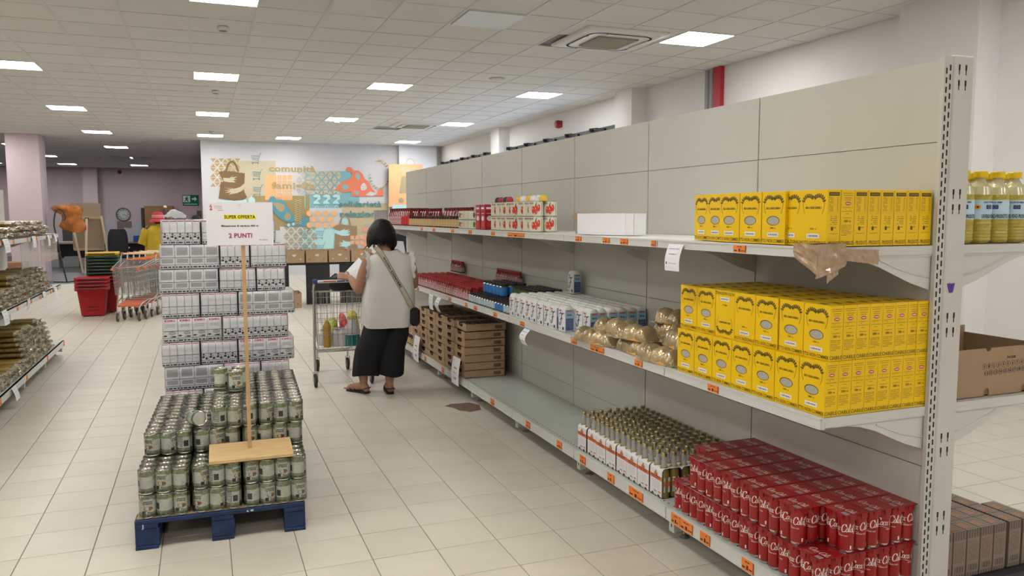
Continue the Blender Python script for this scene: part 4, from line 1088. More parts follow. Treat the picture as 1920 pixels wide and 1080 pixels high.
for lay in (0, 1):
    for j in range(8):
        for i in range(2):
            TT.put((2.05+i*.1, 4.80+j*.1+(.03 if j > 2 else 0), ZT+.003+lay*.1015), (0, 0, (0, .25, .1, -.2, .15)[j % 5]), label='big tomato tin on top shelf, %s layer, %s from near end, %s row' % ('upper' if lay else 'lower', ORD[j], ('front', 'back')[i]), group='big tomato tins')
    for j in range(5):
        for i in range(2):
            BT.put((2.02+i*.078, 5.93+j*.078+(.03 if j > 1 else 0), ZT+.003+lay*.0735), (0, 0, j*.7), label='small cream tin on top shelf, %s layer, %s from the red packet, %s row' % ('upper' if lay else 'lower', ORD[j], ('front', 'back')[i]), group='small cream tins')
# red carton beside the tins
mb = MB(); mb.bbox(0, .075, 0, .10, 0, .19, .001)
for fc in 'ln':
    f = fr_box(fc, 0, .075, 0, .10, 0, .19); wd = .10 if fc == 'l' else .075
    mb.disc(wd*.5, .085, wd*.3, .02, f, .0005, 1); mb.disc(wd*.45, .04, wd*.32, .022, f, .0005, 2); mb.rect(wd*.15, wd*.8, .155, .17, f, .0005, 1); dashes(mb, wd*.2, wd*.8, .12, .006, f, 1)
for k, y in enumerate((5.67, 5.785)): tag(mb.build('sauce_carton', [M('carton_red', (.38, .015, .03), .4), bcard, tred], None, (2.0, y, ZT+.003)), 'tall red sauce carton beside the tomato tins, '+('nearer one' if k == 0 else 'farther one'), 'carton')
# shining little caps and lumps above the tins: rounded tube tops
def knob(c): 
    mb = MB(); mb.lathe([(0, 0), (.026, 0), (.027, .012), (.024, .028), (.012, .038), (0, .040)], 12); return mb.build('round_lid', c)
for k, (y, c, w) in enumerate([(5.62, 'black', 'farthest'), (5.55, 'red', 'second farthest'), (5.45, 'black', 'third'), (5.38, 'red', 'fourth'), (5.18, 'yellow', 'fifth'), (5.11, 'white', 'sixth'), (5.0, 'yellow', 'seventh'), (4.93, 'white', 'eighth'), (4.85, 'white', 'ninth'), (4.77, 'yellow', 'nearest')]):
    tag(link('round_lid', knob(M('lid_'+c, dict(black=(.02, .03, .03), red=(.40, .03, .04), yellow=(.72, .48, .03), white=(.7, .7, .68))[c], .4)).data, None, (2.09, y, ZT+.003+.203)), '%s round lid lying on the tomato tins, %s from camera' % (c, w), 'lid')
for o in [o for o in col.objects if o.name.startswith('round_lid') and 'label' not in o]: bpy.data.objects.remove(o)

# white box and little brown boxes, top shelf
mb = MB(); wt = .003; bx, by, bh = .10, .42, .118
mb.box(0, wt, 0, by, 0, bh); mb.box(bx-wt, bx, 0, by, 0, bh); mb.box(0, bx, 0, wt, 0, bh); mb.box(0, bx, by-wt, by, 0, bh); mb.box(0, bx, 0, by, 0, wt); mb.box(-.0015, 0, .06, by-.10, .0, bh+.001); mb.box(-.0005, .0005, by-.10, by, .06, .061)
tag(mb.build('white_tray', M('white_board', (.80, .80, .82), .55), None, (2.130, 3.665, ZT+.003), (0, 0, .34)), 'long open white cardboard box lying on the top shelf', 'box')
mb = MB(); mb.bbox(0, .08, 0, .06, 0, .05, .002); mb.bbox(.01, .07, .005, .05, .05, .08, .002)
tag(mb.build('small_packet', M('packet_pale', (.6, .55, .5), .5), None, (2.022, 3.985, ZT+.007), (0, 0, .34)), 'small pale packet inside the end of the white box', 'packet')
mb = MB(); mb.box(0, .10, 0, .055, 0, .065); mb.box(.0, .10, .054, .056, .065, .12, 1); mb.add([(0, 0, .065), (0, .055, .065), (0, .11, .10), (0, .05, .125)], [(0, 1, 2, 3)], 1)
dashes(mb, .005, .045, .02, .015, fr_box('l', 0, .1, 0, .055, 0, .065), 2, seed=2)
tag(mb.build('packet_box', [M('grey_green_box', (.28, .27, .20), .5), cardboard, ink], None, (2.06, 4.17, ZT+.003)), 'little open display box beside the long white box', 'box')

# ---------------------------------------------------------------- brown carton trays, bottom shelf
tin_dark = M('tray_content', (.07, .02, .015), .3, coat=.4)
def mk_tray():
    L_, w, h, t = .365, .295, .066, .004
    r = empty('carton_tray', (0, 0, 0), 0, 't', 'carton tray')
    mb = MB()
    mb.box(0, L_, 0, w, 0, t); mb.box(t, L_, 0, t, 0, h-.004); mb.box(t, L_, w-t, w, 0, h-.004); mb.box(L_-t, L_, 0, w, 0, h)
    # front with a notch
    nt = [(0, 0), (w, 0), (w, h), (w*.70, h), (w*.69, h*.62), (w*.62, h*.45), (w*.38, h*.45), (w*.31, h*.62), (w*.30, h), (0, h)]
    mb.prism(nt, fr_plane((0, w, 0), (0, -1, 0), (0, 0, 1), (-1, 0, 0)), -t, 0)
    f = fr_box('n', 0, L_, 0, w, 0, h)
    mb.rect(L_*.72, L_*.90, h*.22, h*.68, f, .0005, 1); 
    for k in range(9): mb.rect(L_*(.73+k*.018), L_*(.736+k*.018), h*.26, h*.64, f, .0008, 2)
    dashes(mb, L_*.35, L_*.62, h*.7, .003, f, 2); dashes(mb, L_*.4, L_*.55, h*.5, .003, f, 2, seed=4); mb.rect(L_*.02, L_*.98, h*.86, h*.868, f, .0005, 1)
    mb.build('tray_body', [cardboard, M('print_brown', (.17, .10, .05), .8), M('print_dark', (.10, .06, .035), .8)], r)
    mb = MB()
    for i in range(5):
        for j in range(4): mb.lathe([(.034, .006), (.034, .048), (.030, .053), (0, .053)], 8, (.04+i*.0715, .04+j*.0715, 0))
    mb.build('contents', tin_dark, r)
    return r
T = Many(mk_tray())
for c in range(6):
    for k in range(7):
        if c and k == 6 and c == 5: continue
        jx = rnd.uniform(-.004, .004)+(.02 if (k == 6 and c == 0) else 0)
        T.put((2.035+jx, 6.31+c*.299+(.002 if k == 6 and c == 0 else 0), ZB+.001+k*.0668), (0, 0, rnd.uniform(-.008, .008)), label='brown carton tray, %s stack from the empty bay, %s from the bottom' % (ORD[c], ORD[k]), group='stacked carton trays')
# glasses jars beyond the trays
for j in range(7):
    BJ.put((2.07, 8.16+j*.09, ZB+.001), label='brown jar on the bottom shelf beyond the tray stacks, %s' % ORD[j], group='jars beyond the trays')
for k in range(4):
    mb = MB(); mb.bbox(0, .30, 0, .2, 0, .10, .002); f = fr_box('l', 0, .3, 0, .2, 0, .1)
    for q in range(4): mb.rect(.01+q*.05, .045+q*.05, .02, .085, f, .0005, 1+q % 2)
    tag(mb.build('carton', [M('case_pale', (.45, .38, .30), .6), jgold, jcoral], None, (2.05, 8.12+(k % 2)*.22+.0, ZB+.108+(k//2)*.102)), 'pale small case beyond the trays, %s layer, %s' % (('lower', 'upper')[k//2], ('nearer', 'farther')[k % 2]), 'carton')

# ---------------------------------------------------------------- hanging paper signs on the shelving
def sheet(px, py0, py1, X, w, lab, cat='sign', yel_=False, lean=0, tilt=0, curl=.01):
    a = at(px, py0, 0, X); b = at(px, py1, 0, X); h = a[2]-b[2]; mb = MB(); n = 6
    V = []
    for k in range(n+1):
        t = k/n; off = -curl*math.sin(PI*t)-lean*t
        V += [(off, w/2+tilt*t, -h*t), (off, -w/2+tilt*t, -h*t)]
    mb.add(V, [(2*k, 2*k+1, 2*k+3, 2*k+2) for k in range(n)], 0)
    def f(u, v, d=0):
        t = (h-v)/h; return (-curl*math.sin(PI*t)-lean*t-d, w/2-u+tilt*t, -h+v)
    if yel_:
        mb.rect(w*.3, w*.72, h*.58, h*.64, f, .0008, 2); mb.text('OFFERTA', w*.51, h*.595, h*.035, f, .0014, 1, w=w*.36, align='C', bold=.04)
        mb.text('Mais dolce', w*.5, h*.42, h*.04, f, .001, 1, w=w*.4, align='C', bold=.05); mb.text('2 PUNTI', w*.5, h*.2, h*.07, f, .001, 3, w=w*.36, align='C', bold=.04); dashes(mb, w*.1, w*.22, h*.88, h*.02, f, 3)
    else:
        dashes(mb, w*.15, w*.85, h*.82, h*.02, f, 1, d=.001); dashes(mb, w*.25, w*.75, h*.62, h*.025, f, 1, d=.001, seed=4); dashes(mb, w*.15, w*.8, h*.28, h*.015, f, 1, d=.001, seed=5); mb.rect(w*.1, w*.16, h*.24, h*.34, f, .001, 1)
    o = mb.build('paper_sign', [paper, ink, M('highlighter', (.75, .72, .03), .5), M('maroon_print', (.32, .02, .10), .5)], None, (X, a[1], a[2])); return tag(o, lab, cat)
sheet(1268, 458, 508, XT-.012, .115, 'white paper notice taped under the top shelf rail left of the rice', lean=.02)
sheet(989, 617, 645, XM-.012, .10, 'narrow white slip hanging from middle shelf rail under the flour', lean=.03, tilt=-.03, curl=.03)
sheet(809, 552, 580, XM-.012, .13, 'small white slip on the middle rail below the red bottles, left one')
sheet(824, 558, 585, XM-.012, .12, 'small white slip on the middle rail below the red bottles, right one', curl=.03)
sheet(783, 630, 676, XB-.016, .21, 'yellow-marked price sheet on the bottom rail by the tray stacks, farther one', yel_=True, lean=.02)
sheet(857, 670, 720, XB-.016, .21, 'yellow-marked price sheet on the bottom rail at the end of the tray stacks', yel_=True, lean=.02)

# ---------------------------------------------------------------- the rear side of the shelving
oil = M('sunflower_oil', (.62, .50, .06), .08, trans=.35, coat=.6, bump=.4, bs=60, bd=.01); pet = M('clear_pet', (.72, .66, .38), .08, alpha=.75, bump=.5, bs=45, coat=.6, bd=.01); ocap = M('yellow_cap', (.80, .55, .01), .4); olab = M('oil_label', (.50, .68, .80), .45); eub = M('flag_blue', (.03, .04, .22), .5)
def mk_oil():
    r = empty('oil_bottle', (0, 0, 0), 0, 'o', 'oil bottle'); mb = MB()
    pr = [(0, .004), (.030, .001), (.037, .008)]; mi = [0, 0]
    for k in range(6): pr += [(.0395, .014+k*.0125), (.0375, .020+k*.0125)]; mi += [0, 0]
    pr += [(.0385, .092), (.0385, .165), (.038, .185), (.031, .215), (.018, .236), (.0135, .245), (.0135, .252), (.017, .253), (.017, .256), (.013, .257)]; mi += [1, 0, 2, 2, 2, 2, 2, 2, 2, 2]
    pr = pr; mis = mi+[0]*(len(pr)-1-len(mi)); mis = [0]*(len(pr)-1)
    for q in range(len(pr)-1):
        if pr[q+1][1] <= .166 and pr[q][1] >= .091: mis[q] = 1
        elif pr[q][1] >= .18: mis[q] = 2
    mb.lathe(pr, 18, mis=mis)
    f = fr_cyl(.0388, -PI/2)
    for u0 in (-.025, .05):
        mb.text('OLIO DI SEMI', u0, .153, .006, f, .0004, 3, w=.042, align='C', bold=.03); mb.text('UE-FEAD-PRODOTTO', u0+.01, .096, .014, f, .0004, 3, w=.07, align='C', bold=.03); mb.rect(u0-.011, u0+.011, .130, .146, f, .0004, 4, 3)
        for k in range(10): mb.disc(u0+.005*math.cos(k*.628), .138+.005*math.sin(k*.628), .0008, .0008, f, .0007, 5, 5)
    mb.disc(-.062, .138, .010, .009, f, .0004, 6, 10); mb.disc(-.062, .138, .004, .004, f, .0008, 7, 8)
    mb.build('bottle_body', [oil, olab, pet, ink, eub, ocap, M('sunflower', (.75, .35, .02), .5), jbrown], r)
    mb = MB(); mb.lathe([(.0215, .250), (.022, .252), (.022, .272), (.020, .275), (0, .275)], 16); mb.build('cap', ocap, r)
    for c_ in KIDS[r.name]: c_.scale = (1.14, 1.14, 1)
    return r
O = Many(mk_oil())
for i in range(5):
    for j in range(4):
        x = PX1+.05+i*.094+.045
        if x > 3.16: continue
        O.put((x, Y0+.06+j*.094, ZT+.003), (0, 0, (0, .6, -.4, 0, 1.2)[(i+j) % 5]), label='sunflower oil bottle on the rear top shelf, %s from end post, %s row' % (ORD[i], ORD[j]), group='oil bottles on the rear top shelf')
# packer case
mb = MB(); pw_, pd_, ph = .50, .36, .19; t = .005
f = fr_plane((0, 0, 0), (1, 0, 0), (0, 0, 1), (0, -1, 0))
def arc(cx, cz, r_, a0, a1, n=6): return [(cx+r_*math.cos(a0+(a1-a0)*k/n), cz+r_*math.sin(a0+(a1-a0)*k/n)) for k in range(n+1)]
front = [(0, 0)]+arc(.19, .018, .014, PI, 0)+[]; front = [(0, 0), (.176, 0), (.176, .018)]+arc(.19, .018, .014, PI, 0)[1:]+[(.204, 0), (.386, 0), (.386, .018)]+arc(.40, .018, .014, PI, 0)[1:]+[(.414, 0), (pw_, 0), (pw_, ph)]+[(.414, ph)]+arc(.40, ph, .014, 0, -PI)[1:]+[(.204, ph)]+arc(.19, ph, .014, 0, -PI)[1:]+[(0, ph)]
mb.prism(front, f, -t, 0)
mb.box(0, t, t, pd_, 0, ph); mb.box(pw_-t, pw_, t, pd_, 0, ph); mb.box(0, pw_, pd_-t, pd_, 0, ph+.03); mb.box(t, pw_-t, t, pd_, .001, t)
mb.box(-.004, pw_, -.0, .001, 0, .001)
mb.box(t+.0, pw_-t, t, t+.001, .001, ph-.03, 2)
for k in range(10):
    for row, (n0, uo) in enumerate(((0, .17), (11, .182))):
        if row == 1 and k > 8: continue
        u, v = uo+k*.0262, .118-row*.027+.0008*k
        mb.ring(u, v, .0118, .0118, .0013, f, .0005, 1, 14); mb.text(str(n0+k), u, v-.0055, .0115 if row == 0 else .011, f, .0005, 1, align='C', bold=.03, w=(.007 if row == 0 else .0145))
mb.text('PACKER', .32, .143, .009, f, .0005, 1, w=.048, align='C', bold=.05)
o = mb.build('packing_case', [M('packer_board', (.36, .245, .15), .8), ink, cardboard_dark], None, (PX1+.055, Y0+.03, ZM+.002), (0, 0, 0)); tag(o, 'big brown case printed PACKER with numbers on the rear middle shelf', 'box')
# dark patterned cartons on the rear bottom shelf
pl = bpy.data.materials.new('tartan_card'); pl.use_nodes = True; nt = pl.node_tree; bs_ = nt.nodes['Principled BSDF']; tc = nt.nodes.new('ShaderNodeTexCoord')
w1 = nt.nodes.new('ShaderNodeTexWave'); w1.inputs['Scale'].default_value = 22; w2 = nt.nodes.new('ShaderNodeTexWave'); w2.inputs['Scale'].default_value = 22; w2.bands_direction = 'Y'
mx = nt.nodes.new('ShaderNodeMath'); mx.operation = 'ADD'; rp = nt.nodes.new('ShaderNodeValToRGB'); rp.color_ramp.elements[0].color = (.10, .075, .06, 1); rp.color_ramp.elements[1].color = (.33, .25, .19, 1); rp.color_ramp.elements[1].position = 1
ml = nt.nodes.new('ShaderNodeMath'); ml.operation = 'MULTIPLY'; ml.inputs[1].default_value = .5
for w_ in (w1, w2): nt.links.new(tc.outputs['Object'], w_.inputs['Vector'])
nt.links.new(w1.outputs['Fac'], mx.inputs[0]); nt.links.new(w2.outputs['Fac'], mx.inputs[1]); nt.links.new(mx.outputs[0], ml.inputs[0]); nt.links.new(ml.outputs[0], rp.inputs[0]); nt.links.new(rp.outputs[0], bs_.inputs['Base Color']); bs_.inputs['Roughness'].default_value = .6
kraft = M('kraft_print', (.27, .20, .145), .7, var=.08, vs=40)
def mk_dc():
    mb = MB(); w, d, h = .074, .095, .195
    mb.bbox(0, w, 0, d, 0, h, .0015); f = fr_box('n', 0, w, 0, d, 0, h)
    mb.rect(.004, w-.004, .018, h-.035, f, .0005, 1); mb.rect(.014, w-.012, .024, .05, f, .0008, 0); mb.ring(w/2, .038, .017, .010, .001, f, .001, 3, 4)
    for k in range(12): dashes(mb, .01, w-.01, h-.05-k*.007, .0022, f, 2, seed=k, d=.0009)
    ft = fr_box('t', 0, w, 0, d, 0, h); mb.rect(.01, .04, .02, .06, ft, .0005, 4)
    return tag(mb.build('snack_carton', [pl, kraft, M('dark_print', (.11, .08, .06), .7), ink, M('orange_photo', (.40, .18, .09), .6)]), 'x', 'carton')
D2 = Many(mk_dc())
for j in range(4):
    for i in range(8):
        x = PX1+.05+i*.0755+(.012 if i > 4 else 0)+(.006 if i > 5 else 0); y = Y0+.045+j*.097
        if x > 3.19 or (i == 6 and j > 1): continue
        D2.put((x, y, .107), label='dark patterned carton on the rear plinth, %s from end post, %s row' % (ORD[i], ORD[j]), group='dark patterned cartons')
tag(link('snack_carton', D2.p.data, None, (PX1+.30, Y0+.44+.075, .107+.0), (0, 0, 0)), 'dark patterned carton behind the others on rear plinth', 'carton')

# ---------------------------------------------------------------- blue pallet with shrink-wrapped tins
blue = M('pallet_blue', (.007, .024, .085), .55, var=.35, vs=18, bump=.2, bs=120, rvar=.08)
PLX, PLY, PLA = -.345, 3.945, -.045         # near left corner and turn
pal = empty('pallet', (PLX, PLY, 0), PLA, 'blue painted wooden pallet under the tins, scuffed corners', 'pallet')
W_, D_ = .77, 1.16
for k in range(7):
    mb = MB(); y = k*(D_-.1)/6; mb.bbox(0, W_, y, y+.098, .122, .142, .002); mb.build('deck_board', blue, pal)
for k in range(3):
    x = (0, W_/2-.05, W_-.10)[k]
    mb = MB(); mb.bbox(x, x+.10, 0, D_, .100, .121, .002); mb.build('stringer', blue, pal)
    mb = MB(); mb.bbox(x, x+.10, 0, D_, .0, .018, .002); mb.build('bottom_board', blue, pal)
    for y in (0, D_/2-.07, D_-.14):
        mb = MB(); mb.bbox(x+(.0 if k < 2 else -.0), x+.105 if k < 2 else x+.10, y+.001, y+.14, .0182, .0998, .004); mb.build('block', blue, pal)
wmark = M('stencil_white', (.55, .60, .66), .6)
mb = MB(); f = fr_plane((0, -.0005, .124), (1, 0, 0), (0, 0, 1), (0, -1, 0)); mb.text('e', .495, .002, .013, f, .0006, 0, bold=.05); mb.disc(.52, .008, .008, .005, f, .0006); mb.text('J', .03, -.018, .016, f, .0006, 0, bold=.05); mb.build('stencil', wmark, pal)
mb = MB(); mb.box(.006, W_-.006, .02, D_-.02, .1425, .1445); mb.build('slip_sheet', cardboard, pal)
canlab = M('tin_label', (.54, .57, .49), .35, var=.12, vs=60, coat=.3); cgreen = M('label_green', (.20, .24, .12), .4, var=.4, vs=60); cyel = M('label_yellow', (.42, .33, .07), .4); csoup = M('label_soup', (.26, .11, .04), .4, var=.4, vs=120)
tinm = M('tin_metal', (.66, .64, .56), .2, 1)
CRAD, CHH = .0368, .1100
def mk_veg(turn):
    mb = MB()
    mb.lathe([(0, .002), (CRAD-.003, .002), (CRAD+.0004, 0), (CRAD+.0004, .003), (CRAD, .004), (CRAD, .028), (CRAD, .083), (CRAD, CHH-.006), (CRAD+.0004, CHH-.003), (CRAD+.0004, CHH), (CRAD-.002, CHH), (CRAD-.003, CHH-.003), (CRAD*.72, CHH-.004), (CRAD*.68, CHH-.0055), (0, CHH-.0055)], 18, mis=[1, 1, 1, 1, 2, 0, 2, 1, 1, 1, 1, 1, 1, 1])
    for q in range(2):
        f = fr_cyl(CRAD, -PI/2+turn+q*PI)
        if q == 0:
            mb.rect(-.018, .026, .02, .09, f, .0004, 0, 4)
            mb.text('MINESTRONE', .004, .075, .0055, f, .0008, 3, w=.036, align='C', bold=.05); mb.text('DI VERDURE', .004, .066, .0065, f, .0008, 3, w=.038, align='C', bold=.05)
            mb.ribbon([(-.024, .090), (-.018, .070), (-.004, .032)], .0055, f, .0008, 4); mb.ribbon([(.030, .090), (.012, .034)], .0045, f, .0008, 4)
            mb.disc(.006, .046, .020, .010, f, .0011, 5, 14); mb.rect(-.022, -.006, .019, .035, f, .0014, 3, 2); mb.text('Fior', .002, .021, .010, f, .0014, 3, bold=.03)
        else:
            for k in range(9): dashes(mb, -.028, .002, .082-k*.006, .0026, f, 3, seed=k, d=.0007)
            mb.rect(.006, .028, .036, .066, f, .0008, 3, 2); mb.rect(-.03, -.012, .030, .042, f, .0008, 6)
        mb.text('PRODOTTO NON COMMERCIABILE UE-FEAD', 0, .0075, .0085, f, .0008, 3, w=.108, align='C', bold=.03)
    return mb.mesh('tin', [canlab, tinm, cgreen, ink, cyel, csoup, paper])
vm = [mk_veg(t) for t in (0, .7, 1.5, 2.4, -.6)]
wrapm = bpy.data.materials.new('shrink_film'); wrapm.use_nodes = True; nt = wrapm.node_tree; N = nt.nodes; N.clear()
out = N.new('ShaderNodeOutputMaterial'); mixs = N.new('ShaderNodeMixShader'); tr = N.new('ShaderNodeBsdfTransparent'); gl = N.new('ShaderNodeBsdfGlossy'); gl.inputs['Roughness'].default_value = .16; gl.inputs['Color'].default_value = (.9, .9, .9, 1)
fz = N.new('ShaderNodeFresnel'); fz.inputs[0].default_value = 1.3; nz = N.new('ShaderNodeTexNoise'); nz.inputs['Scale'].default_value = 38; nz.inputs['Detail'].default_value = 2; tc = N.new('ShaderNodeTexCoord'); bp = N.new('ShaderNodeBump'); bp.inputs['Strength'].default_value = .6; bp.inputs['Distance'].default_value = .01
nt.links.new(tc.outputs['Object'], nz.inputs['Vector']); nt.links.new(nz.outputs['Fac'], bp.inputs['Height']); nt.links.new(bp.outputs['Normal'], gl.inputs['Normal']); nt.links.new(bp.outputs['Normal'], fz.inputs['Normal'])
mm = N.new('ShaderNodeMath'); mm.operation = 'MULTIPLY_ADD'; mm.inputs[1].default_value = .8; mm.inputs[2].default_value = .03; mm.use_clamp = True
nt.links.new(fz.outputs[0], mm.inputs[0]); nt.links.new(mm.outputs[0], mixs.inputs[0]); nt.links.new(tr.outputs[0], mixs.inputs[1]); nt.links.new(gl.outputs[0], mixs.inputs[2]); nt.links.new(mixs.outputs[0], out.inputs[0])
def wrap_mesh(nx, ny, h, P, seed=0, bul=.0015):
    """film drawn round a block of nx x ny tins, scalloped like them"""
    r_ = random.Random(seed); pts = []
    def scal(n, s): return [(P*(k+.5)+P*.5*math.sin(a)*.98, s*(-P*.5*math.cos(a)*1.0)) for k in range(n) for a in (-.9, -.4, 0, .4, .9)]
    for (t, o_) in scal(nx, 1): pts.append((t, P*.5+o_-bul))
    for (t, o_) in scal(ny, 1): pts.append((nx*P-(P*.5+o_)+bul, t))
    for (t, o_) in scal(nx, 1)[::-1]: pts.append((t, ny*P-(P*.5+o_)+bul))
    for (t, o_) in scal(ny, 1)[::-1]: pts.append((P*.5+o_-bul, t))
    mb = MB(); cx, cy = nx*P/2, ny*P/2; R_ = []
    for z, s in ((0.001, 1), (h*.33, 1.001), (h*.66, 1.001), (h, 1.0), (h+.0015, .96)):
        R_.append([(cx+(x-cx)*s, cy+(y-cy)*s, z+r_.uniform(-.0005, .0005)) for x, y in pts])
    mb.loft(R_, 0, True, caps=False)
    n = len(pts); base = R_[-1]; mb.add(base+[(cx, cy, h+.0015)], [(k, (k+1) % n, n) for k in range(n)], 0, False)
    return mb.mesh('film', [wrapm])
VP = .0742
wm = {}
def pack(nx, ny, x, y, z, lab, rot=0, seed=0):
    """a film-wrapped block of tins, placed in pallet coordinates"""
    ca, sa = math.cos(PLA), math.sin(PLA)
    r = empty('tin_pack', (PLX+x*ca-y*sa, PLY+x*sa+y*ca, z), PLA+rot, lab, 'tin pack', 'film-wrapped packs of tins on the pallet')
    k = 0
    for i in range(nx):
        for j in range(ny):
            link('tin', vm[(i*2+j*3+seed) % 5], r, (VP*(i+.5), VP*(j+.5), .0005), (0, 0, ((i*7+j*5+seed*3) % 6)*.25)); k += 1
    key = (nx, ny)
    if key not in wm: wm[key] = wrap_mesh(nx, ny, CHH+.001, VP, len(wm))
    link('shrink_film', wm[key], r, (0, 0, 0))
    return r
z0 = .1455; lh = CHH+.0045
cols_ = [(0.018, 3, 'left'), (.018+3*VP+.012, 3, 'middle'), (.018+6*VP+.022, 4, 'right')]
sd = 0
for lay in range(4):
    for (x, nx, nm) in cols_:
        if lay < 2: ys = [(.012, 4), (.315, 4), (.618, 4)]
        elif lay == 2: ys = [(.245, 4), (.55, 4), (.853, 4)] if nm != 'middle' else [(.245, 4), (.55, 4), (.853, 4)]
        else: ys = [] if nm == 'left' else [(.235, 4), (.54, 4), (.842, 4)]
        if lay < 2: ys.append((.921, 3))
        for b_, (y, ny) in enumerate(ys):
            nx_ = nx; xx = x
            if lay == 2 and nm == 'left': xx = x+.007
            if lay == 3 and nm == 'right': nx_ = 3; xx = x+.081
            if lay == 3 and nm == 'middle': xx = x+.088; nx_ = 3
            pack(nx_, ny, xx, y, z0+lay*lh, 'film-wrapped tin pack, %s layer, %s column, %s block from the front' % (ORD[lay], nm, ORD[b_]), seed=sd); sd += 1
# loose tins
def tinthing(x, y, z, rot, lab, k=0):
    return tag(link('vegetable_tin', vm[k], None, (x, y, z), rot), lab, 'tin', 'loose vegetable tins')
p1 = at(415, 738, 1, 4.62); p2 = at(443, 745, 1, 4.55)
zt = z0+4*lh
tinthing(p1[0], 4.62, zt, (0, 0, .5), 'loose vegetable tin standing on the tin pile, left of two', 1)
tinthing(p2[0], 4.52, zt, (0, 0, 0), 'loose vegetable tin standing on the tin pile, right and front', 0)
tinthing(p2[0]+.02, 4.62, zt, (0, 0, .9), 'loose vegetable tin standing behind the right loose one', 2)
q = at(375, 786, 1, 4.30)
tinthing(q[0], 4.235, z0+3*lh+.044, (-PI/2-.12, 0, .30), 'loose vegetable tin lying on its side with its end to the camera', 3)

# offer sign: board base, wooden rod, paper card
b0 = at(476, 850, 2, z0+2*lh+.02)
sg = empty('offer_sign', (.185, 4.04, z0+2*lh+.004), -.02, 'white offer card on a wooden stick with plank foot on the tins', 'sign')
mb = MB(); mb.T = Matrix.Rotation(.10, 4, 'X'); mb.bbox(-.195, .195, -.12, .105, .012, .028, .001); mb.build('plank_foot', wood_light, sg)
H0 = .028; 
mb = MB(); mb.bbox(-.014, .004, .0, .010, H0, 1.06, .001); mb.build('stick', M('stick_wood', (.50, .32, .15), .55, var=.08, vs=20), sg)
mb = MB(); w, h = .305, .207; z1 = 1.245
mb.box(-.168, .137, -.008, -.005, z1-h, z1)
f = fr_plane((-.168, -.008, z1-h), (1, 0, 0), (0, 0, 1), (0, -1, 0))
mb.rect(w*.26, w*.74, h*.60, h*.71, f, .0005, 2); mb.text('SUPER OFFERTA', w*.5, h*.622, h*.072, f, .0009, 1, w=w*.465, align='C', bold=.035)
mb.text('Minestrone di verdura 400 gr', w*.5, h*.43, h*.042, f, .0006, 1, w=w*.56, align='C', bold=.035); mb.text('2 PUNTI', w*.5, h*.175, h*.10, f, .0006, 3, w=w*.35, align='C', bold=.035)
mb.text('Uso interno', w*.78, h*.11, h*.025, f, .0006, 1, w=w*.13, bold=.02)
mb.text('2', w*.055, h*.82, h*.10, f, .0006, 4, w=w*.04, bold=.06); mb.ribbon(spline([(w*.07, h*.93), (w*.08, h*.955), (w*.09, h*.93)], 3), .0015, f, .0006, 4)
mb.text('EMPORIO', w*.12, h*.885, h*.03, f, .0006, 4, w=w*.12); mb.text('solidale', w*.13, h*.85, h*.022, f, .0006, 4, w=w*.11); mb.text('LECCO', w*.18, h*.80, h*.02, f, .0006, 4, w=w*.07, bold=.03)
mb.disc(w*.50, h*.93, w*.028, w*.022, f, .0005, 5)
mb.build('offer_card', [M('card_white', (.74, .72, .76), .6), ink, M('yellow_marker', (.85, .80, .02), .5), M('maroon_print', (.32, .02, .10), .5), M('logo_red', (.45, .10, .07), .5), M('tape_patch', (.66, .63, .68), .3)], sg)

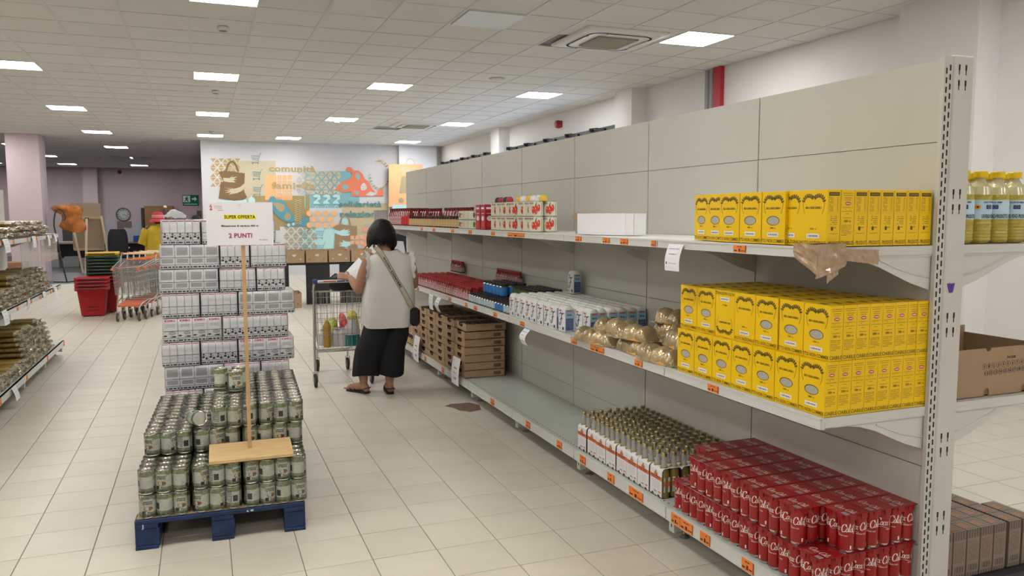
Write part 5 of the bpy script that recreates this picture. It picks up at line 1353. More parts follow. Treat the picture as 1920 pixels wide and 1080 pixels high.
# ---------------------------------------------------------------- coffee pallet
cw = M('coffee_pack_white', (.80, .80, .84), .28, var=.05, vs=30, coat=.4); cgr = M('coffee_grey', (.50, .50, .52), .45); cred = M('coffee_red', (.50, .03, .07), .45)
KX, KY = -.255, 5.36
kp = empty('pallet', (KX-.0, KY-.02, 0), 0, 'wooden pallet hidden under the tower of white coffee packs', 'pallet')
for k in range(6):
    mb = MB(); mb.bbox(-.01, .78, k*.21, k*.21+.12, .122, .142, .002); mb.build('deck_board', wood_light, kp)
for k in range(3):
    mb = MB(); mb.bbox((0, .34, .68)[k]-.01, (0, .34, .68)[k]+.10, 0, 1.17, .0, .121, .002); mb.build('stringer', wood_light, kp)
CB = dict(w=.0865, t=.0438, h=.150)
def coffee(kind, art):
    """one brick: kind 'wide' shows its broad face to the front, 'thin' its narrow one"""
    w, t = (CB['w'], CB['t']) if kind == 'wide' else (CB['t'], CB['w'])
    mb = MB(); mb.bbox(.0006, w-.0006, 0, t-.001, 0, CB['h'], .004)
    f = fr_box('n', 0, w, 0, t, 0, CB['h']); h = CB['h']
    mb.rect(.001, w-.001, h*.455, h*.475, f, .0004, 1); mb.rect(.001, w-.001, h*.155, h*.172, f, .0004, 1)
    dashes(mb, .004, w-.004, h*.045, h*.06, f, 1, seed=art)
    if kind == 'wide' and art == 0:
        mb.text('KIMBO', w/2, h*.87, h*.075, f, .0006, 3, w=w*.72, align='C', bold=.06); mb.text('PAUSA', w/2, h*.64, h*.055, f, .0006, 2, w=w*.4, align='C', bold=.03); mb.ribbon([(w*.24, h*.6), (w*.24, h*.74), (w*.76, h*.74), (w*.76, h*.6)], .0015, f, .0006, 1)
        mb.disc(w*.62, h*.38, w*.22, h*.06, f, .0005, 2); mb.ring(w*.62, h*.38, w*.24, h*.07, .0015, f, .0008, 1); mb.disc(w*.15, h*.27, w*.12, h*.035, f, .0008, 1); mb.text('Caffe', w*.45, h*.2, h*.05, f, .0006, 1, bold=.05); mb.rect(w*.6, w*.85, h*.2, h*.26, f, .0007, 1)
    elif kind == 'wide':
        mb.rect(w*.12, w*.88, h*.56, h*.90, f, .0004, 2); mb.rect(w*.12, w*.88, h*.24, h*.42, f, .0004, 2)
        for k in range(8): dashes(mb, w*.16, w*.84, h*(.86-k*.04), h*.012, f, 4, seed=k, d=.0006)
        for k in range(4): dashes(mb, w*.16, w*.84, h*(.38-k*.04), h*.012, f, 4, seed=k+9, d=.0006)
    elif art == 0:
        mb.rect(w*.08, w*.92, h*.93, h*.965, f, .0005, 3); mb.disc(w*.35, h*.42, w*.16, h*.03, f, .0006, 1); mb.disc(w*.30, h*.31, w*.2, h*.045, f, .0006, 1); mb.disc(w*.72, h*.25, w*.18, h*.05, f, .0006, 1); mb.disc(w*.7, h*.38, w*.1, h*.025, f, .0006, 2); mb.ribbon([(w*.2, h*.38), (w*.6, h*.36), (w*.8, h*.3)], .002, f, .0007, 1)
    else:
        mb.rect(w*.08, w*.92, h*.93, h*.965, f, .0005, 3); mb.ribbon([(w*.18, h*.24), (w*.18, h*.40), (w*.82, h*.40), (w*.82, h*.24), (w*.18, h*.24)], .0009, f, .0005, 2); dashes(mb, w*.28, w*.75, h*.31, h*.02, f, 4); mb.rect(w*.98, w*.999, .0, h, f, .0004, 2)
    # left side shows when it is the end of a row
    g_ = fr_box('l', 0, w, 0, t, 0, CB['h']); mb.rect(.001, t-.001, h*.455, h*.475, g_, .0004, 1); mb.rect(.001, t-.001, h*.155, h*.172, g_, .0004, 1)
    return mb.mesh('coffee_brick', [cw, M('coffee_black', (.035, .035, .04), .5), cgr, cred, M('coffee_fine', (.22, .22, .24), .6)])
cbm = {(k, a): coffee(k, a) for k in ('wide', 'thin') for a in (0, 1)}
filmw = wrapm
fw = {}
def film_box(w, d, h, seed):
    r_ = random.Random(seed); mb = MB(); R_ = []
    n = 28
    for z, s, am in ((0, 1, .001), (h*.2, 1.004, .003), (h*.5, 1.006, .003), (h*.8, 1.004, .003), (h, 1.0, .0008), (h+.0016, .95, .0012), (h+.002, .6, .0016)):
        ring = []
        for k in range(n):
            u = (k/n)*4; e = int(u); q = u-e
            x, y = [(-.5+q, -.5), (.5, -.5+q), (.5-q, .5), (-.5, .5-q)][e]
            ring.append((w/2+x*w*s+r_.uniform(-am, am)*.6+(-1 if x == -.5 else 1 if x == .5 else 0)*.002, d/2+y*d*s-(.003 if y == -.5 else -.003 if y == .5 else 0)+r_.uniform(-am, am)*.3, z+r_.uniform(-am, am)*.6))
        R_.append(ring)
    mb.loft(R_, 0, True, caps=False); mb.add(R_[-1]+[(w/2, d/2, h+.002)], [(k, (k+1) % n, n) for k in range(n)], 0)
    # crumpled tail of film sticking up
    pts = [(w*.02, d*.02), (w*.25, -.006), (w*.3, d*.25), (w*.05, d*.3)]
    return mb.mesh('film', [wrapm])
def bundle(kind, art, n, rowsd, x, y, z, lab, rot=0):
    w, t = (CB['w'], CB['t']) if kind == 'wide' else (CB['t'], CB['w'])
    r = empty('coffee_bundle', (x, y, z), rot, lab, 'coffee packs', 'film-wrapped bundles of white coffee packs')
    for i in range(n):
        for j in range(rowsd): link('coffee_brick', cbm[(kind, art)], r, (i*w, j*t, .0005))
    key = (kind, n, rowsd)
    if key not in fw: fw[key] = film_box(n*w, rowsd*t, CB['h'], len(fw)+3)
    link('shrink_film', fw[key], r)
    return n*w
LAY = [ # from top to bottom, left to right: kind, art, count
 [('thin', 0, 5), ('thin', 1, 5), ('thin', 1, 5)], [('wide', 1, 4), ('thin', 0, 4), ('thin', 1, 5)], [('wide', 1, 4), ('thin', 1, 5), ('thin', 0, 4)], [('thin', 1, 5), ('thin', 1, 5), ('wide', 1, 4)],
 [('wide', 0, 4), ('thin', 0, 3), ('thin', 0, 6)], [('thin', 1, 5), ('thin', 0, 5), ('wide', 0, 4)], [('wide', 1, 4), ('thin', 1, 5), ('thin', 1, 4)], [('thin', 1, 5), ('wide', 1, 2), ('thin', 1, 8)], [('wide', 1, 4), ('thin', 1, 5), ('thin', 1, 4)]]
for li, L_ in enumerate(LAY):
    z = .1445+(8-li)*.1545; x = KX+[.02, -.0, -.01, .0, .0, -.01, .0, .0, 0][li]
    for bi, (kd, ar, n) in enumerate(L_):
        t = CB['t'] if kd == 'wide' else CB['w']; rd = max(1, int(.27/t)); pos = ('left', 'middle', 'right')[bi]
        w = bundle(kd, ar, n, rd, x, KY+rnd.uniform(-.006, .006), z, 'film-wrapped white coffee bundle, front face, %s layer from the top, %s' % (ORD[li], pos), rot=rnd.uniform(-.004, .004))
        x += w+.0085
    # bundles behind
    for q, yy in enumerate((.28, .47, .66)):
        if li > 1 and q > 0: break
        xx = KX
        for bi in range(2):
            bundle('wide', 1, 4, 4, xx+(-.0), KY+yy, z, 'film-wrapped white coffee bundle, %s layer from top, %s row back, %s' % (ORD[li], ORD[q+1], ('left', 'right')[bi]), 0); xx += .364
# ragged film on top of the tower
def rag(x, y, z, s, seed, lab):
    r_ = random.Random(seed); mb = MB(); n = 7; V = []
    for i in range(n):
        for j in range(n):
            u, v = i/(n-1), j/(n-1); V.append((u*s, v*s*.7, r_.uniform(0, .022)+(.05*math.sin(PI*u)*math.sin(PI*v))))
    mb.add(V, [(i*n+j, (i+1)*n+j, (i+1)*n+j+1, i*n+j+1) for i in range(n-1) for j in range(n-1)], 0)
    tag(mb.build('torn_film', M('torn_film', (.72, .73, .76), .25, alpha=.6, bump=.4, bs=30), None, (x, y, z)), lab, 'plastic film')
rag(KX+.03, KY+.02, .1445+9*.1545+.004, .13, 2, 'ragged piece of clear film on top of the coffee tower')
# ---------------------------------------------------------------- left shelving with pasta bags
LX, LB, LE = -1.50, -2.00, 10.0             # front edge, back panel, far end
LZ = {'b': .165, 'm': .795, 't': 1.365}
past = [M('pasta_%d' % k, c, .35, var=.3, vs=30, coat=.25, bump=.15, bs=60) for k, c in enumerate([(.34, .23, .05), (.27, .175, .04), (.46, .35, .13)])]
cello = M('cellophane_ruffle', (.66, .60, .48), .2, var=.55, vs=45, bump=.6, bs=60, bd=.01, coat=.6, c2=(.30, .24, .15)); cblue = M('cellophane_blue', (.05, .06, .28), .3)
def mk_pasta(seed, pm):
    r_ = random.Random(seed); L_, w, h = .27, .092, .045; mb = MB(); R_ = []; N_ = 12; K = 10
    for i in range(N_+1):
        u = i/N_; x = -u*L_
        e = min(1, min(u, 1-u)*7+.15); body = .14 < u < .86
        s = 1 if body else .55+.55*r_.random()
        R_.append([(x+(0 if body else r_.uniform(-.006, .006)), w/2+w*.5*math.cos(2*PI*k/K)*(.9+.1*e)*(1 if body else r_.uniform(.8, 1.05)), h*.5+h*.5*math.sin(2*PI*k/K)*s*(1 if body else r_.uniform(.6, 1.1))) for k in range(K)])
    for i in range(N_):
        a = MB()
        u = i/N_; mi = 0 if 2 <= i < N_-2 else 1
        mb.loft(R_[i:i+2], mi, mi == 0, caps=False)
    mb.add(R_[0], [tuple(range(K))[::-1]], 1); mb.add(R_[-1], [tuple(range(K))], 1)
    for k in range(5):   # ruffled ends
        y = w*(.1+.2*k); mb.add([(-.02, y, h*r_.random()), (.012+r_.uniform(-.004, .01), y+r_.uniform(-.01, .01), h*r_.uniform(.2, 1)), (.012, y+.02, h*r_.uniform(0, .9)), (-.02, y+.015, h*r_.random())], [(0, 1, 2, 3)], 1)
    return tag(mb.build('pasta_bag', [pm, cello]), 'p', 'pasta bag')
PB_ = [Many(mk_pasta(k+3, past[k % 3])) for k in range(6)]
for k in range(4):
    yb = LE-k*1.0; ya = yb-1.0
    b = empty('shelving_bay', (0, 0, 0), 0, 'low grey shelving bay with pasta at the left edge, %s from its far end' % ORD[k], 'shelving', 'bays of the left shelving')
    for q in range(4):
        mb = MB(); mb.box(LB-.016, LB, ya+.005, yb-.005, .03+q*.45, .03+(q+1)*.45-.003); mb.build('back_panel', panel_paint, b)
    mb = MB(); mb.box(LB-.03, LB+.002, yb-.014, yb+.01, 0, 1.84); mb.build('upright', post_m, b)
    for key in 'bmt':
        z = LZ[key]; lip = .06 if key == 'b' else .045
        mb = MB(); mb.box(LB+.002, LX, ya+.001, yb-.001, z-.018, z); mb.box(LX-.014, LX, ya+.001, yb-.001, z-lip, z); mb.box(LB, LX, yb-.003, yb, z-lip*.8, z)
        sh = mb.build('shelf', white_metal, b)
        mb = MB(); mb.box(LX, LX+.006, ya+.004, yb-.004, z-lip+.004, z-.004); mb.build('price_rail', MATS['rail_paint'], sh)
        for yy in ((ya+.3, ya+.72) if key != 'b' else (ya+.93,)):
            mb = MB(); mb.box(LX+.0065, LX+.009, yy, yy+.06, z-lip+.003, z-.004); f = fr_plane((LX+.009, yy, z-lip+.003), (0, 1, 0), (0, 0, 1), (1, 0, 0)); dashes(mb, .01, .05, .012, .006, f, 1); mb.build('price_tag', [orange, ink], sh)
        if key != 'b':
            d = .42; pts = [(0, 0), (d, 0), (d, -.022), (d*.8, -.028), (d*.6, -.05), (d*.4, -.09), (d*.2, -.12), (0, -.14)]
            mb = MB(); mb.prism(pts, lambda u, v, dd=0: (LB+u, yb-.005+dd, z-.018+v), -.0015, .0015); mb.build('bracket', white_metal, b)
    for yy in (yb-.02,):
        mb = MB(); mb.box(LB, LX-.03, yy-.018, yy+.018, .045, .147); mb.box(LX-.03, LX-.018, yy-.02, yy+.02, .04, .145); mb.lathe([(0, 0), (.024, 0), (.024, .004), (.008, .014), (.006, .05), (0, .05)], 10, (LX-.09, yy, 0)); mb.build('base_foot', white_metal, b)
    if k < 2:
        mb = MB(); mb.box(LX-.012, LX-.009, ya+.1 if k else ya+.02, yb-.02 if not k else yb-.1, LZ['t']-.28, LZ['t']-.047); mb.build('clear_fence', M('acrylic_fence', (.55, .52, .50), .12, alpha=.45), b)
nb = 0
for key, nl, y1, lbl, ycut, nlow in (('t', 3, 9.55, 'top', 7.95, 2), ('m', 5, 9.55, 'middle', 7.98, 3), ('b', 7, 9.50, 'bottom', 8.25, 2)):
    for L_ in range(nl):
        n = int((y1-6.5)/.104)
        for j in range(n):
            y = y1-.1-j*.104
            if L_ >= nlow and y < ycut: continue
            if L_ == nl-1 and (j in (4, 5, 9) or j == 0): continue
            dz = L_*.0478; 
            k = (j*5+L_*3) % 6
            x = LX-.03+rnd.uniform(-.012, .012)-.012*L_
            PB_[k].put((x, y, LZ[key]+.005+dz), (rnd.uniform(-.02, .02), rnd.uniform(-.01, .01), rnd.uniform(-.03, .03)), label='cellophane pasta bag, left %s shelf, %s layer, %s from its far end' % (lbl, ORD[L_], ORD[j] if j < 32 else 'last'), group='pasta bags on the left %s shelf' % lbl)
def lsheet(px, py0, py1, w, lab, lean=0.0):
    X = LX+.014; a = at(px, py0, 0, X); b = at(px, py1, 0, X); h = a[2]-b[2]; mb = MB(); V = []
    for k in range(5):
        t = k/4; V += [(lean*t+.006*math.sin(PI*t), -w/2, -h*t), (lean*t+.006*math.sin(PI*t), w/2, -h*t)]
    mb.add(V, [(2*k, 2*k+2, 2*k+3, 2*k+1) for k in range(4)], 0)
    f = lambda u, v, d=0: (lean*(h-v)/h+.006*math.sin(PI*(h-v)/h)+d, u-w/2, v-h)
    for q in (.85, .6, .35, .2): dashes(mb, w*.2, w*.8, h*q, h*.02, f, 1, d=.001, seed=int(q*100))
    tag(mb.build('paper_sign', [paper, ink], None, (X, a[1], a[2])), lab, 'sign')
lsheet(9, 448, 474, .19, 'white slip hanging from left top shelf, nearest the camera', .02); lsheet(62, 443, 465, .15, 'white slip hanging from left top shelf, in the middle', .01); lsheet(90, 441, 461, .12, 'white slip hanging from left top shelf, near its far end', .01); lsheet(101, 438, 453, .12, 'last white slip on left top shelf, rounded end', .02)
lsheet(7, 582, 610, .17, 'white slip hanging from left middle shelf, nearest the camera', .02); lsheet(54, 560, 584, .10, 'narrow curled slip hanging from left middle shelf', -.02); lsheet(82, 547, 576, .15, 'white slip hanging from left middle shelf, third one', .01); lsheet(102, 538, 561, .14, 'white slip at the far end of left middle shelf', .03)
lsheet(25, 725, 751, .14, 'white slip hanging from the left bottom shelf', .03)

# ---------------------------------------------------------------- trolleys
def wire(mb, pts, r=.0022, n=4, mi=0): mb.tube(pts, r, n, mi)
def mk_trolley(hmat, endmat, seatmat, framem, trayred=False):
    """handle at y=0, front at y=.82"""
    r = empty('shopping_trolley', (0, 0, 0), 0, 't', 'shopping cart')
    wr, wf = .245, .175; yr, yf = .03, .80; zb0, zb1, zt0, zt1 = .33, .40, .885, .80
    def P(s, t, u): # s -1..1 side, t 0..1 length, u 0..1 height
        w = (wr+(wf-wr)*t)*(.90+.10*u); z = (zb0+(zb1-zb0)*t)*(1-u)+(zt0+(zt1-zt0)*t)*u
        return (s*w, yr+(yf-yr)*t+(.03*(u-.5) if t > .9 else 0), z)
    mb = MB()
    for u in (0, .22, .44, .66, .84):
        wire(mb, [P(-1, 0, u), P(-1, 1, u), P(1, 1, u), P(1, 0, u)], .0024)
    for k in range(17):
        t = k/16
        for s in (-1, 1): wire(mb, [P(s, t, 0), P(s, t, 1)], .0018)
    for k in range(11):
        s = -1+2*k/10; wire(mb, [P(s, 1, 0), P(s, 1, 1)], .0018)
        wire(mb, [P(s, 0, 0), P(s, 1, 0)], .0018)
    for k in range(8): wire(mb, [P(-1, k/8, 0), P(1, k/8, 0)], .0018)
    mb.build('wire_basket', framem, r)
    mb = MB()
    wire(mb, [P(-1, 0, 1), P(-1, 1, 1), P(1, 1, 1), P(1, 0, 1)], .005, 6); mb.build('basket_rim', framem, r)
    mb = MB()
    for k in range(11):
        s = -1+2*k/10; wire(mb, [P(s*.96, 0, .02), P(s*.96, 0, .97)], .0019)
    for u in (.02, .25, .5, .75, .97): wire(mb, [P(-.97, 0, u), P(.97, 0, u)], .0024)
    mb.build('rear_gate', framem, r)
    mb = MB()
    for k in range(7):
        s = -.8+1.6*k/6; wire(mb, [(s*.22, .08, .86), (s*.22, .20, .60), (s*.22, .10, .56)], .0018)
    wire(mb, [(-.2, .20, .6), (.2, .20, .6)], .003); wire(mb, [(-.2, .08, .86), (.2, .08, .86)], .003)
    mb.build('child_seat', framem, r)
    if seatmat:
        mb = MB(); mb.bbox(-.14, .14, .085, .20, .875, .893, .004); mb.build('seat_flap', seatmat, r)
    mb = MB()
    for s in (-1, 1):
        wire(mb, spline([(s*.245, -.035, .96), (s*.25, .0, .93), (s*.25, .03, .86), (s*.25, .05, .55), (s*.255, .03, .28), (s*.255, .02, .13)], 4), .011, 8)
        wire(mb, spline([(s*.25, .035, .33), (s*.235, .20, .285), (s*.19, .50, .28), (s*.155, .70, .22), (s*.15, .74, .14)], 4), .010, 8)
    wire(mb, [(-.20, .22, .284), (.20, .22, .284)], .008, 6); wire(mb, [(-.16, .69, .22), (.16, .69, .22)], .008, 6)
    if trayred:
        for k in range(7): wire(mb, [(-.19+k*.0633, .10, .27), (-.14+k*.0467, .68, .24)], .003)
    mb.build('chassis', framem, r)
    mb = MB(); mb.tube([(-.225, -.035, .965), (.225, -.035, .965)], .0145, 10); 
    f = lambda u, v, d=0: (u, -.0495-d, .965+v)
    if not trayred:
        mb.rect(-.17, -.06, -.004, .006, f, .0006, 1); mb.rect(-.05, .02, -.005, .007, f, .0006, 2); mb.rect(.03, .12, -.004, .006, f, .0006, 3); 
    mb.build('handle', [hmat, M('print_red', (.55, .06, .05), .4), M('print_violet', (.10, .06, .30), .4), M('print_blue2', (.05, .10, .35), .4)], r)
    for s in (-1, 1):
        mb = MB(); mb.bbox(s*.243-.019, s*.243+.019, -.058, -.012, .945, .987, .006); mb.build('handle_end', endmat, r)
    if trayred:
        mb = MB(); mb.bbox(-.15, .15, .685, .735, .215, .245, .006); mb.add([(-.18, .16, .272), (.18, .16, .272), (.145, .68, .246), (-.145, .68, .246)], [(0, 1, 2, 3)], 0); mb.build('lower_tray', endmat, r)
        for s in (-1, 1):
            mb = MB(); q = P(s, 1, .94); mb.bbox(q[0]-.022, q[0]+.022, q[1]-.012, q[1]+.016, q[2]-.018, q[2]+.018, .006); mb.build('corner_bumper', endmat, r)
    for s, y, rot in ((-1, .0, 0), (1, .0, 0), (-1, .74, 0), (1, .74, 0)):
        x = s*(.255 if y < .1 else .15); rad = .062
        mb = MB(); mb.T = Matrix.Translation((x, y+.0, rad)) @ Matrix.Rotation(PI/2, 4, 'Y')
        mb.lathe([(0, -.016), (.03, -.017), (.034, -.012), (rad-.008, -.013), (rad, -.009), (rad, .009), (rad-.008, .013), (.034, .012), (.03, .017), (0, .016)], 18, mis=[1, 1, 0, 0, 0, 0, 0, 1, 1])
        wl = mb.build('wheel', [M('wheel_rubber', (.035, .035, .035), .6) if not trayred else M('wheel_brown', (.09, .05, .035), .6), M('wheel_hub', (.30, .30, .29), .4)], r)
        mb = MB()
        for q in (-1, 1): mb.box(x+q*.0205-.0015, x+q*.0205+.0015, y-.018, y+.018, rad-.012, rad+.075)
        mb.box(x-.022, x+.022, y-.018, y+.018, rad+.073, rad+.079); mb.build('fork', steel, wl)
    return r
white_h = M('handle_white', (.72, .70, .72), .3); blue_h = M('handle_blue', (.03, .05, .20), .4); cream = M('handle_cream', (.72, .62, .38), .4); tro = M('trolley_orange', (.70, .14, .05), .4)
ct_ = mk_trolley(white_h, blue_h, None, chrome); ct_['label'] = 'chrome shopping trolley with groceries in front of the woman'
TX, TY, TA = 1.163, 7.22, -.012
ct_.location = (TX, TY, 0); ct_.rotation_euler = (0, 0, TA)
ct2 = mk_trolley(cream, tro, tro, M('trolley_zinc', (.46, .47, .44), .4, .85), True)
NT = Many(ct2); ang = PI-.16
fx, fy = -1.075, 12.78
for k in range(5):
    ux, uy = -math.sin(ang), math.cos(ang)           # local +y in the world
    px_, py_ = fx-ux*(.80+.23*k)*1.0, fy-uy*(.80+.23*k)
    NT.put((px_+.035*k, py_, 0), (0, 0, ang), label='grey trolley with orange trims in the nested row, %s from the front' % ORD[k], group='nested shopping trolleys')

# groceries in the chrome trolley: local y from .05 to .8
def T3(x, y, z): return (TX+x*math.cos(TA)-y*math.sin(TA), TY+x*math.sin(TA)+y*math.cos(TA), z)
def bottle(name, prof, mis, mats, loc, lab, cat='bottle', n=14, rot=(0, 0, 0), sc=(1, 1, 1)):
    mb = MB(); mb.lathe(prof, n, mis=mis); o = mb.build(name, mats, None, loc, rot); o.scale = sc; return tag(o, lab, cat)
zc = .345
bottle('oil_bottle', [(0, 0), (.036, 0), (.038, .02), (.038, .13), (.034, .15), (.038, .17), (.036, .20), (.014, .245), (.014, .262), (0, .264)], [0, 0, 0, 0, 0, 0, 0, 1, 1], [M('amber_oil', (.45, .26, .03), .1, coat=.6), ocap], T3(-.13, .10, zc), 'amber oil bottle standing in the trolley at the left')
bottle('detergent_bottle', [(0, 0), (.05, 0), (.055, .02), (.055, .10), (.05, .101), (.052, .16), (.03, .21), (.015, .235), (.02, .236), (.02, .27), (0, .272)], [1, 1, 1, 0, 0, 0, 0, 2, 2, 2], [M('white_bottle', (.6, .62, .64), .35), M('teal_liquid', (.02, .20, .22), .2, coat=.5), M('yellow_trigger', (.75, .62, .10), .4)], T3(.10, .12, zc), 'teal and white detergent bottle with yellow top in the trolley', 'bottle', 16, sc=(1.35, .8, 1.05))
for k, (x, y, h) in enumerate([(-.055, .13, .17), (-.02, .14, .16), (.015, .12, .17), (-.16, .24, .15), (.165, .22, .17), (.15, .30, .16)]):
    bottle('milk_bottle', [(0, 0), (.03, 0), (.032, .01), (.032, h*.75), (.018, h*.9), (.018, h), (0, h+.002)], [0, 0, 0, 0, 1, 1], [M('milk_white', (.66, .66, .68), .4), M('cap_pale', (.5, .5, .55), .4)], T3(x, y, zc), 'small white bottle in the trolley, %s from the left' % ORD[k])
for k, (x, y, c, w) in enumerate([(-.08, .26, (.35, .50, .06), 'green and yellow'), (-.03, .30, (.75, .35, .03), 'orange'), (.07, .32, (.60, .05, .06), 'red'), (.16, .34, (.70, .60, .12), 'yellow')]):
    mb = MB(); r_ = random.Random(k); R_ = []
    for z, s in ((0, .8), (.03, 1), (.12, 1.0), (.19, .8), (.22, .35)): R_.append([(.05*s*math.cos(2*PI*q/10)*r_.uniform(.9, 1.1), .032*s*math.sin(2*PI*q/10)*r_.uniform(.9, 1.1), z) for q in range(10)])
    mb.loft(R_, 0, True); tag(mb.build('snack_bag', M('snack_%d' % k, c, .35, var=.4, vs=40, coat=.4, c2=tuple(min(1, q*1.8+.1) for q in c)), None, T3(x, y, zc+.03+(.02*k if k > 1 else 0)), (rnd.uniform(-.15, .15), .1, k)), w+' grocery bag standing in the trolley', 'bag')
mb = MB(); mb.bbox(0, .20, 0, .10, 0, .10, .004); tag(mb.build('flour_box', M('box_white', (.65, .64, .62), .5), None, T3(-.12, .45, .385)), 'white carton lying deep in the trolley', 'carton')
# papers and a dark bag resting on the handle end
mb = MB(); r_ = random.Random(4); R_ = []
for z, s in ((0, .7), (.03, 1), (.08, 1.02), (.13, .9), (.16, .5)): R_.append([(.13*s*math.cos(2*PI*q/12)*r_.uniform(.9, 1.1), .055*s*math.sin(2*PI*q/12)*r_.uniform(.9, 1.1), z+r_.uniform(-.008, .008)) for q in range(12)])
mb.loft(R_, 0, True); tag(mb.build('handbag', M('black_bag', (.012, .012, .015), .3, bump=.4, bs=40, bd=.02), None, T3(.03, .115, .865)), 'shiny black bag lying in the child seat of the trolley', 'bag')
mb = MB(); 
for k in range(4): mb.add([(-.12, -.01, .001+k*.004), (.10, -.02+k*.004, .001+k*.005), (.12, .05, .03+k*.006), (-.10+k*.01, .06, .022+k*.004)], [(0, 1, 2, 3)], 0)
tag(mb.build('leaflets', paper, None, T3(.09, -.04, .982)), 'white leaflets lying across the trolley handle', 'paper')

# ---------------------------------------------------------------- wheeled baskets
def mk_basket(c, handle=None):
    mb = MB()
    def rr(w, d, z, rad=.035):
        P = []
        for (sx, sy, a0) in ((1, 1, 0), (-1, 1, PI/2), (-1, -1, PI), (1, -1, 1.5*PI)):
            for k in range(4):
                a = a0+k*PI/6; P.append((sx*(w-rad)+rad*math.cos(a), sy*(d-rad)+rad*math.sin(a), z))
        return P
    mb.loft([rr(.160, .12, .012), rr(.165, .125, .03), rr(.205, .155, .40), rr(.232, .18, .402), rr(.236, .184, .445), rr(.226, .174, .447), rr(.205, .155, .41), rr(.158, .118, .035)], 0, True, caps=False)
    mb.add(rr(.158, .118, .035), [tuple(range(16))], 0); mb.add(rr(.160, .12, .012), [tuple(range(16))[::-1]], 0)
    f = lambda u, v, d=0: (u-.15, -(.12+.035*(v/.39))-.0045-d, v+.02)
    mb.text('KAKAKA', .15, .115, .026, f, .001, 1, w=.17, align='C', bold=.05); mb.text('dolcenonstop', .15, .065, .022, f, .001, 1, w=.18, align='C', bold=.05)
    for s in (-1, 1): mb.box(s*.12-.02, s*.12+.02, -.10, -.07, 0, .014)
    o = mb.build('wheeled_basket', [c, M('basket_print', (.10, .01, .015), .5)]); tag(o, 'b', 'basket')
    if handle:
        mb = MB(); mb.tube(spline([(-.2, -.15, .42), (-.18, -.185, .425), (-.12, -.198, .426), (.12, -.198, .426), (.18, -.185, .425), (.2, -.15, .42)], 3), .009, 6); mb.build('basket_handle', handle, o)
    return o
bred = M('basket_red', (.42, .012, .02), .35); bgreen = M('basket_green', (.008, .055, .025), .35); byel = M('basket_yellow', (.68, .42, .01), .35); bdark = M('basket_handle_dark', (.03, .012, .015), .4)
b1 = Many(mk_basket(bred, bdark))
bx, byy = -1.63, 13.78
for k in range(4): b1.put((bx, byy, .005+k*.052), (0, 0, 0), label='red wheeled basket in the front stack, %s from the floor' % ORD[k], group='red baskets in the front stack')
for k in range(4): b1.put((bx+.12, byy+.42, .005+k*.052), label='red wheeled basket in the rear stack, %s from the floor' % ORD[k], group='red baskets in the rear stack')
b2 = Many(mk_basket(bgreen, bdark))
for k in range(6): b2.put((bx+.12, byy+.42, .214+k*.052), label='dark green wheeled basket in the rear stack, %s of the green ones from below' % ORD[k], group='green baskets in the rear stack')
o = mk_basket(byel, bdark); o.location = (bx+.12, byy+.42, .527); o['label'] = 'yellow wheeled basket topmost of the rear stack'

# ---------------------------------------------------------------- black table with cartons at the far end of the aisle
tb = empty('counter_table', (1.05, 14.05, 0), 0, 'long black table with panel legs under four brown cartons', 'table')
blk = M('table_black', (.022, .022, .025), .5)
mb = MB(); mb.bbox(0, 1.95, 0, .72, .695, .735, .003); mb.build('table_top', blk, tb)
for x0_, x1_ in ((.02, .31), (.60, 1.01), (1.18, 1.60)):
    mb = MB(); mb.bbox(x0_, x1_, .02, .05, 0, .694, .002); mb.build('panel_leg', blk, tb)
mb = MB(); mb.box(.02, .05, .05, .70, 0, .694); mb.build('side_panel', blk, tb)
mb = MB(); mb.box(1.57, 1.60, .05, .70, 0, .694); mb.build('side_panel', blk, tb)
def mk_crate(seed):
    r_ = random.Random(seed); w, d, h, t = .365, .45, .215, .006; mb = MB()
    notch = [(w, h)]+[(w*.84+.018*math.cos(a), h-.0-.018*math.sin(a)) for a in (0, .8, 1.6, 2.4, PI)]+[(w*.16+.018*math.cos(a), h-.018*math.sin(a)) for a in (0, .8, 1.6, 2.4, PI)]+[(0, h)]
    mb.prism([(0, 0), (w, 0)]+notch, fr_plane((0, 0, 0), (1, 0, 0), (0, 0, 1), (0, -1, 0)), -t, 0)
    mb.box(0, t, t, d, 0, h); mb.box(w-t, w, t, d, 0, h); mb.box(t, w-t, d-t, d, 0, h); mb.box(t, w-t, t, d-t, 0, t)
    f = fr_plane((0, 0, 0), (1, 0, 0), (0, 0, 1), (0, -1, 0))
    mb.flat([(w*.42, h*.66), (w*.58, h*.70), (w*.62, h*.60), (w*.54, h*.48), (w*.44, h*.56)], f, .0006, 1)
    mb.disc(w*.18, h*.28, .012, .014, f, .0006, 1 if seed % 2 else 2, 8); mb.disc(w*.82, h*.28, .014, .013, f, .0006, 1 if seed % 2 else 2, 8)
    if seed == 4: mb.rect(w*.4, w*.62, h*.72, h*.90, f, .0006, 3)
    return mb.build('carton', [cardboard, M('hole_light', (.60, .60, .62), .7), cardboard_dark, orange])
for k in range(4):
    o = mk_crate(k+1); o.location = (1.262+k*.391, 14.02, .736); tag(o, 'brown fruit carton on the black table, %s from the left' % ORD[k], 'carton', 'fruit cartons on the black table')
o = mk_crate(6); o.location = (1.15, 13.60, 0); o.scale = (1, 1, 1.2); tag(o, 'brown carton on the floor under the black table', 'carton')
mb = MB(); mb.T = None; mb.bbox(0, .24, 0, .05, 0, .34, .003)
dv = mb.build('display_stand', M('dark_blue_stand', (.02, .025, .045), .4), None, (2.43, 10.9, .962)); 
tag(dv, 'dark upright screen behind the far end of the shelving', 'screen')
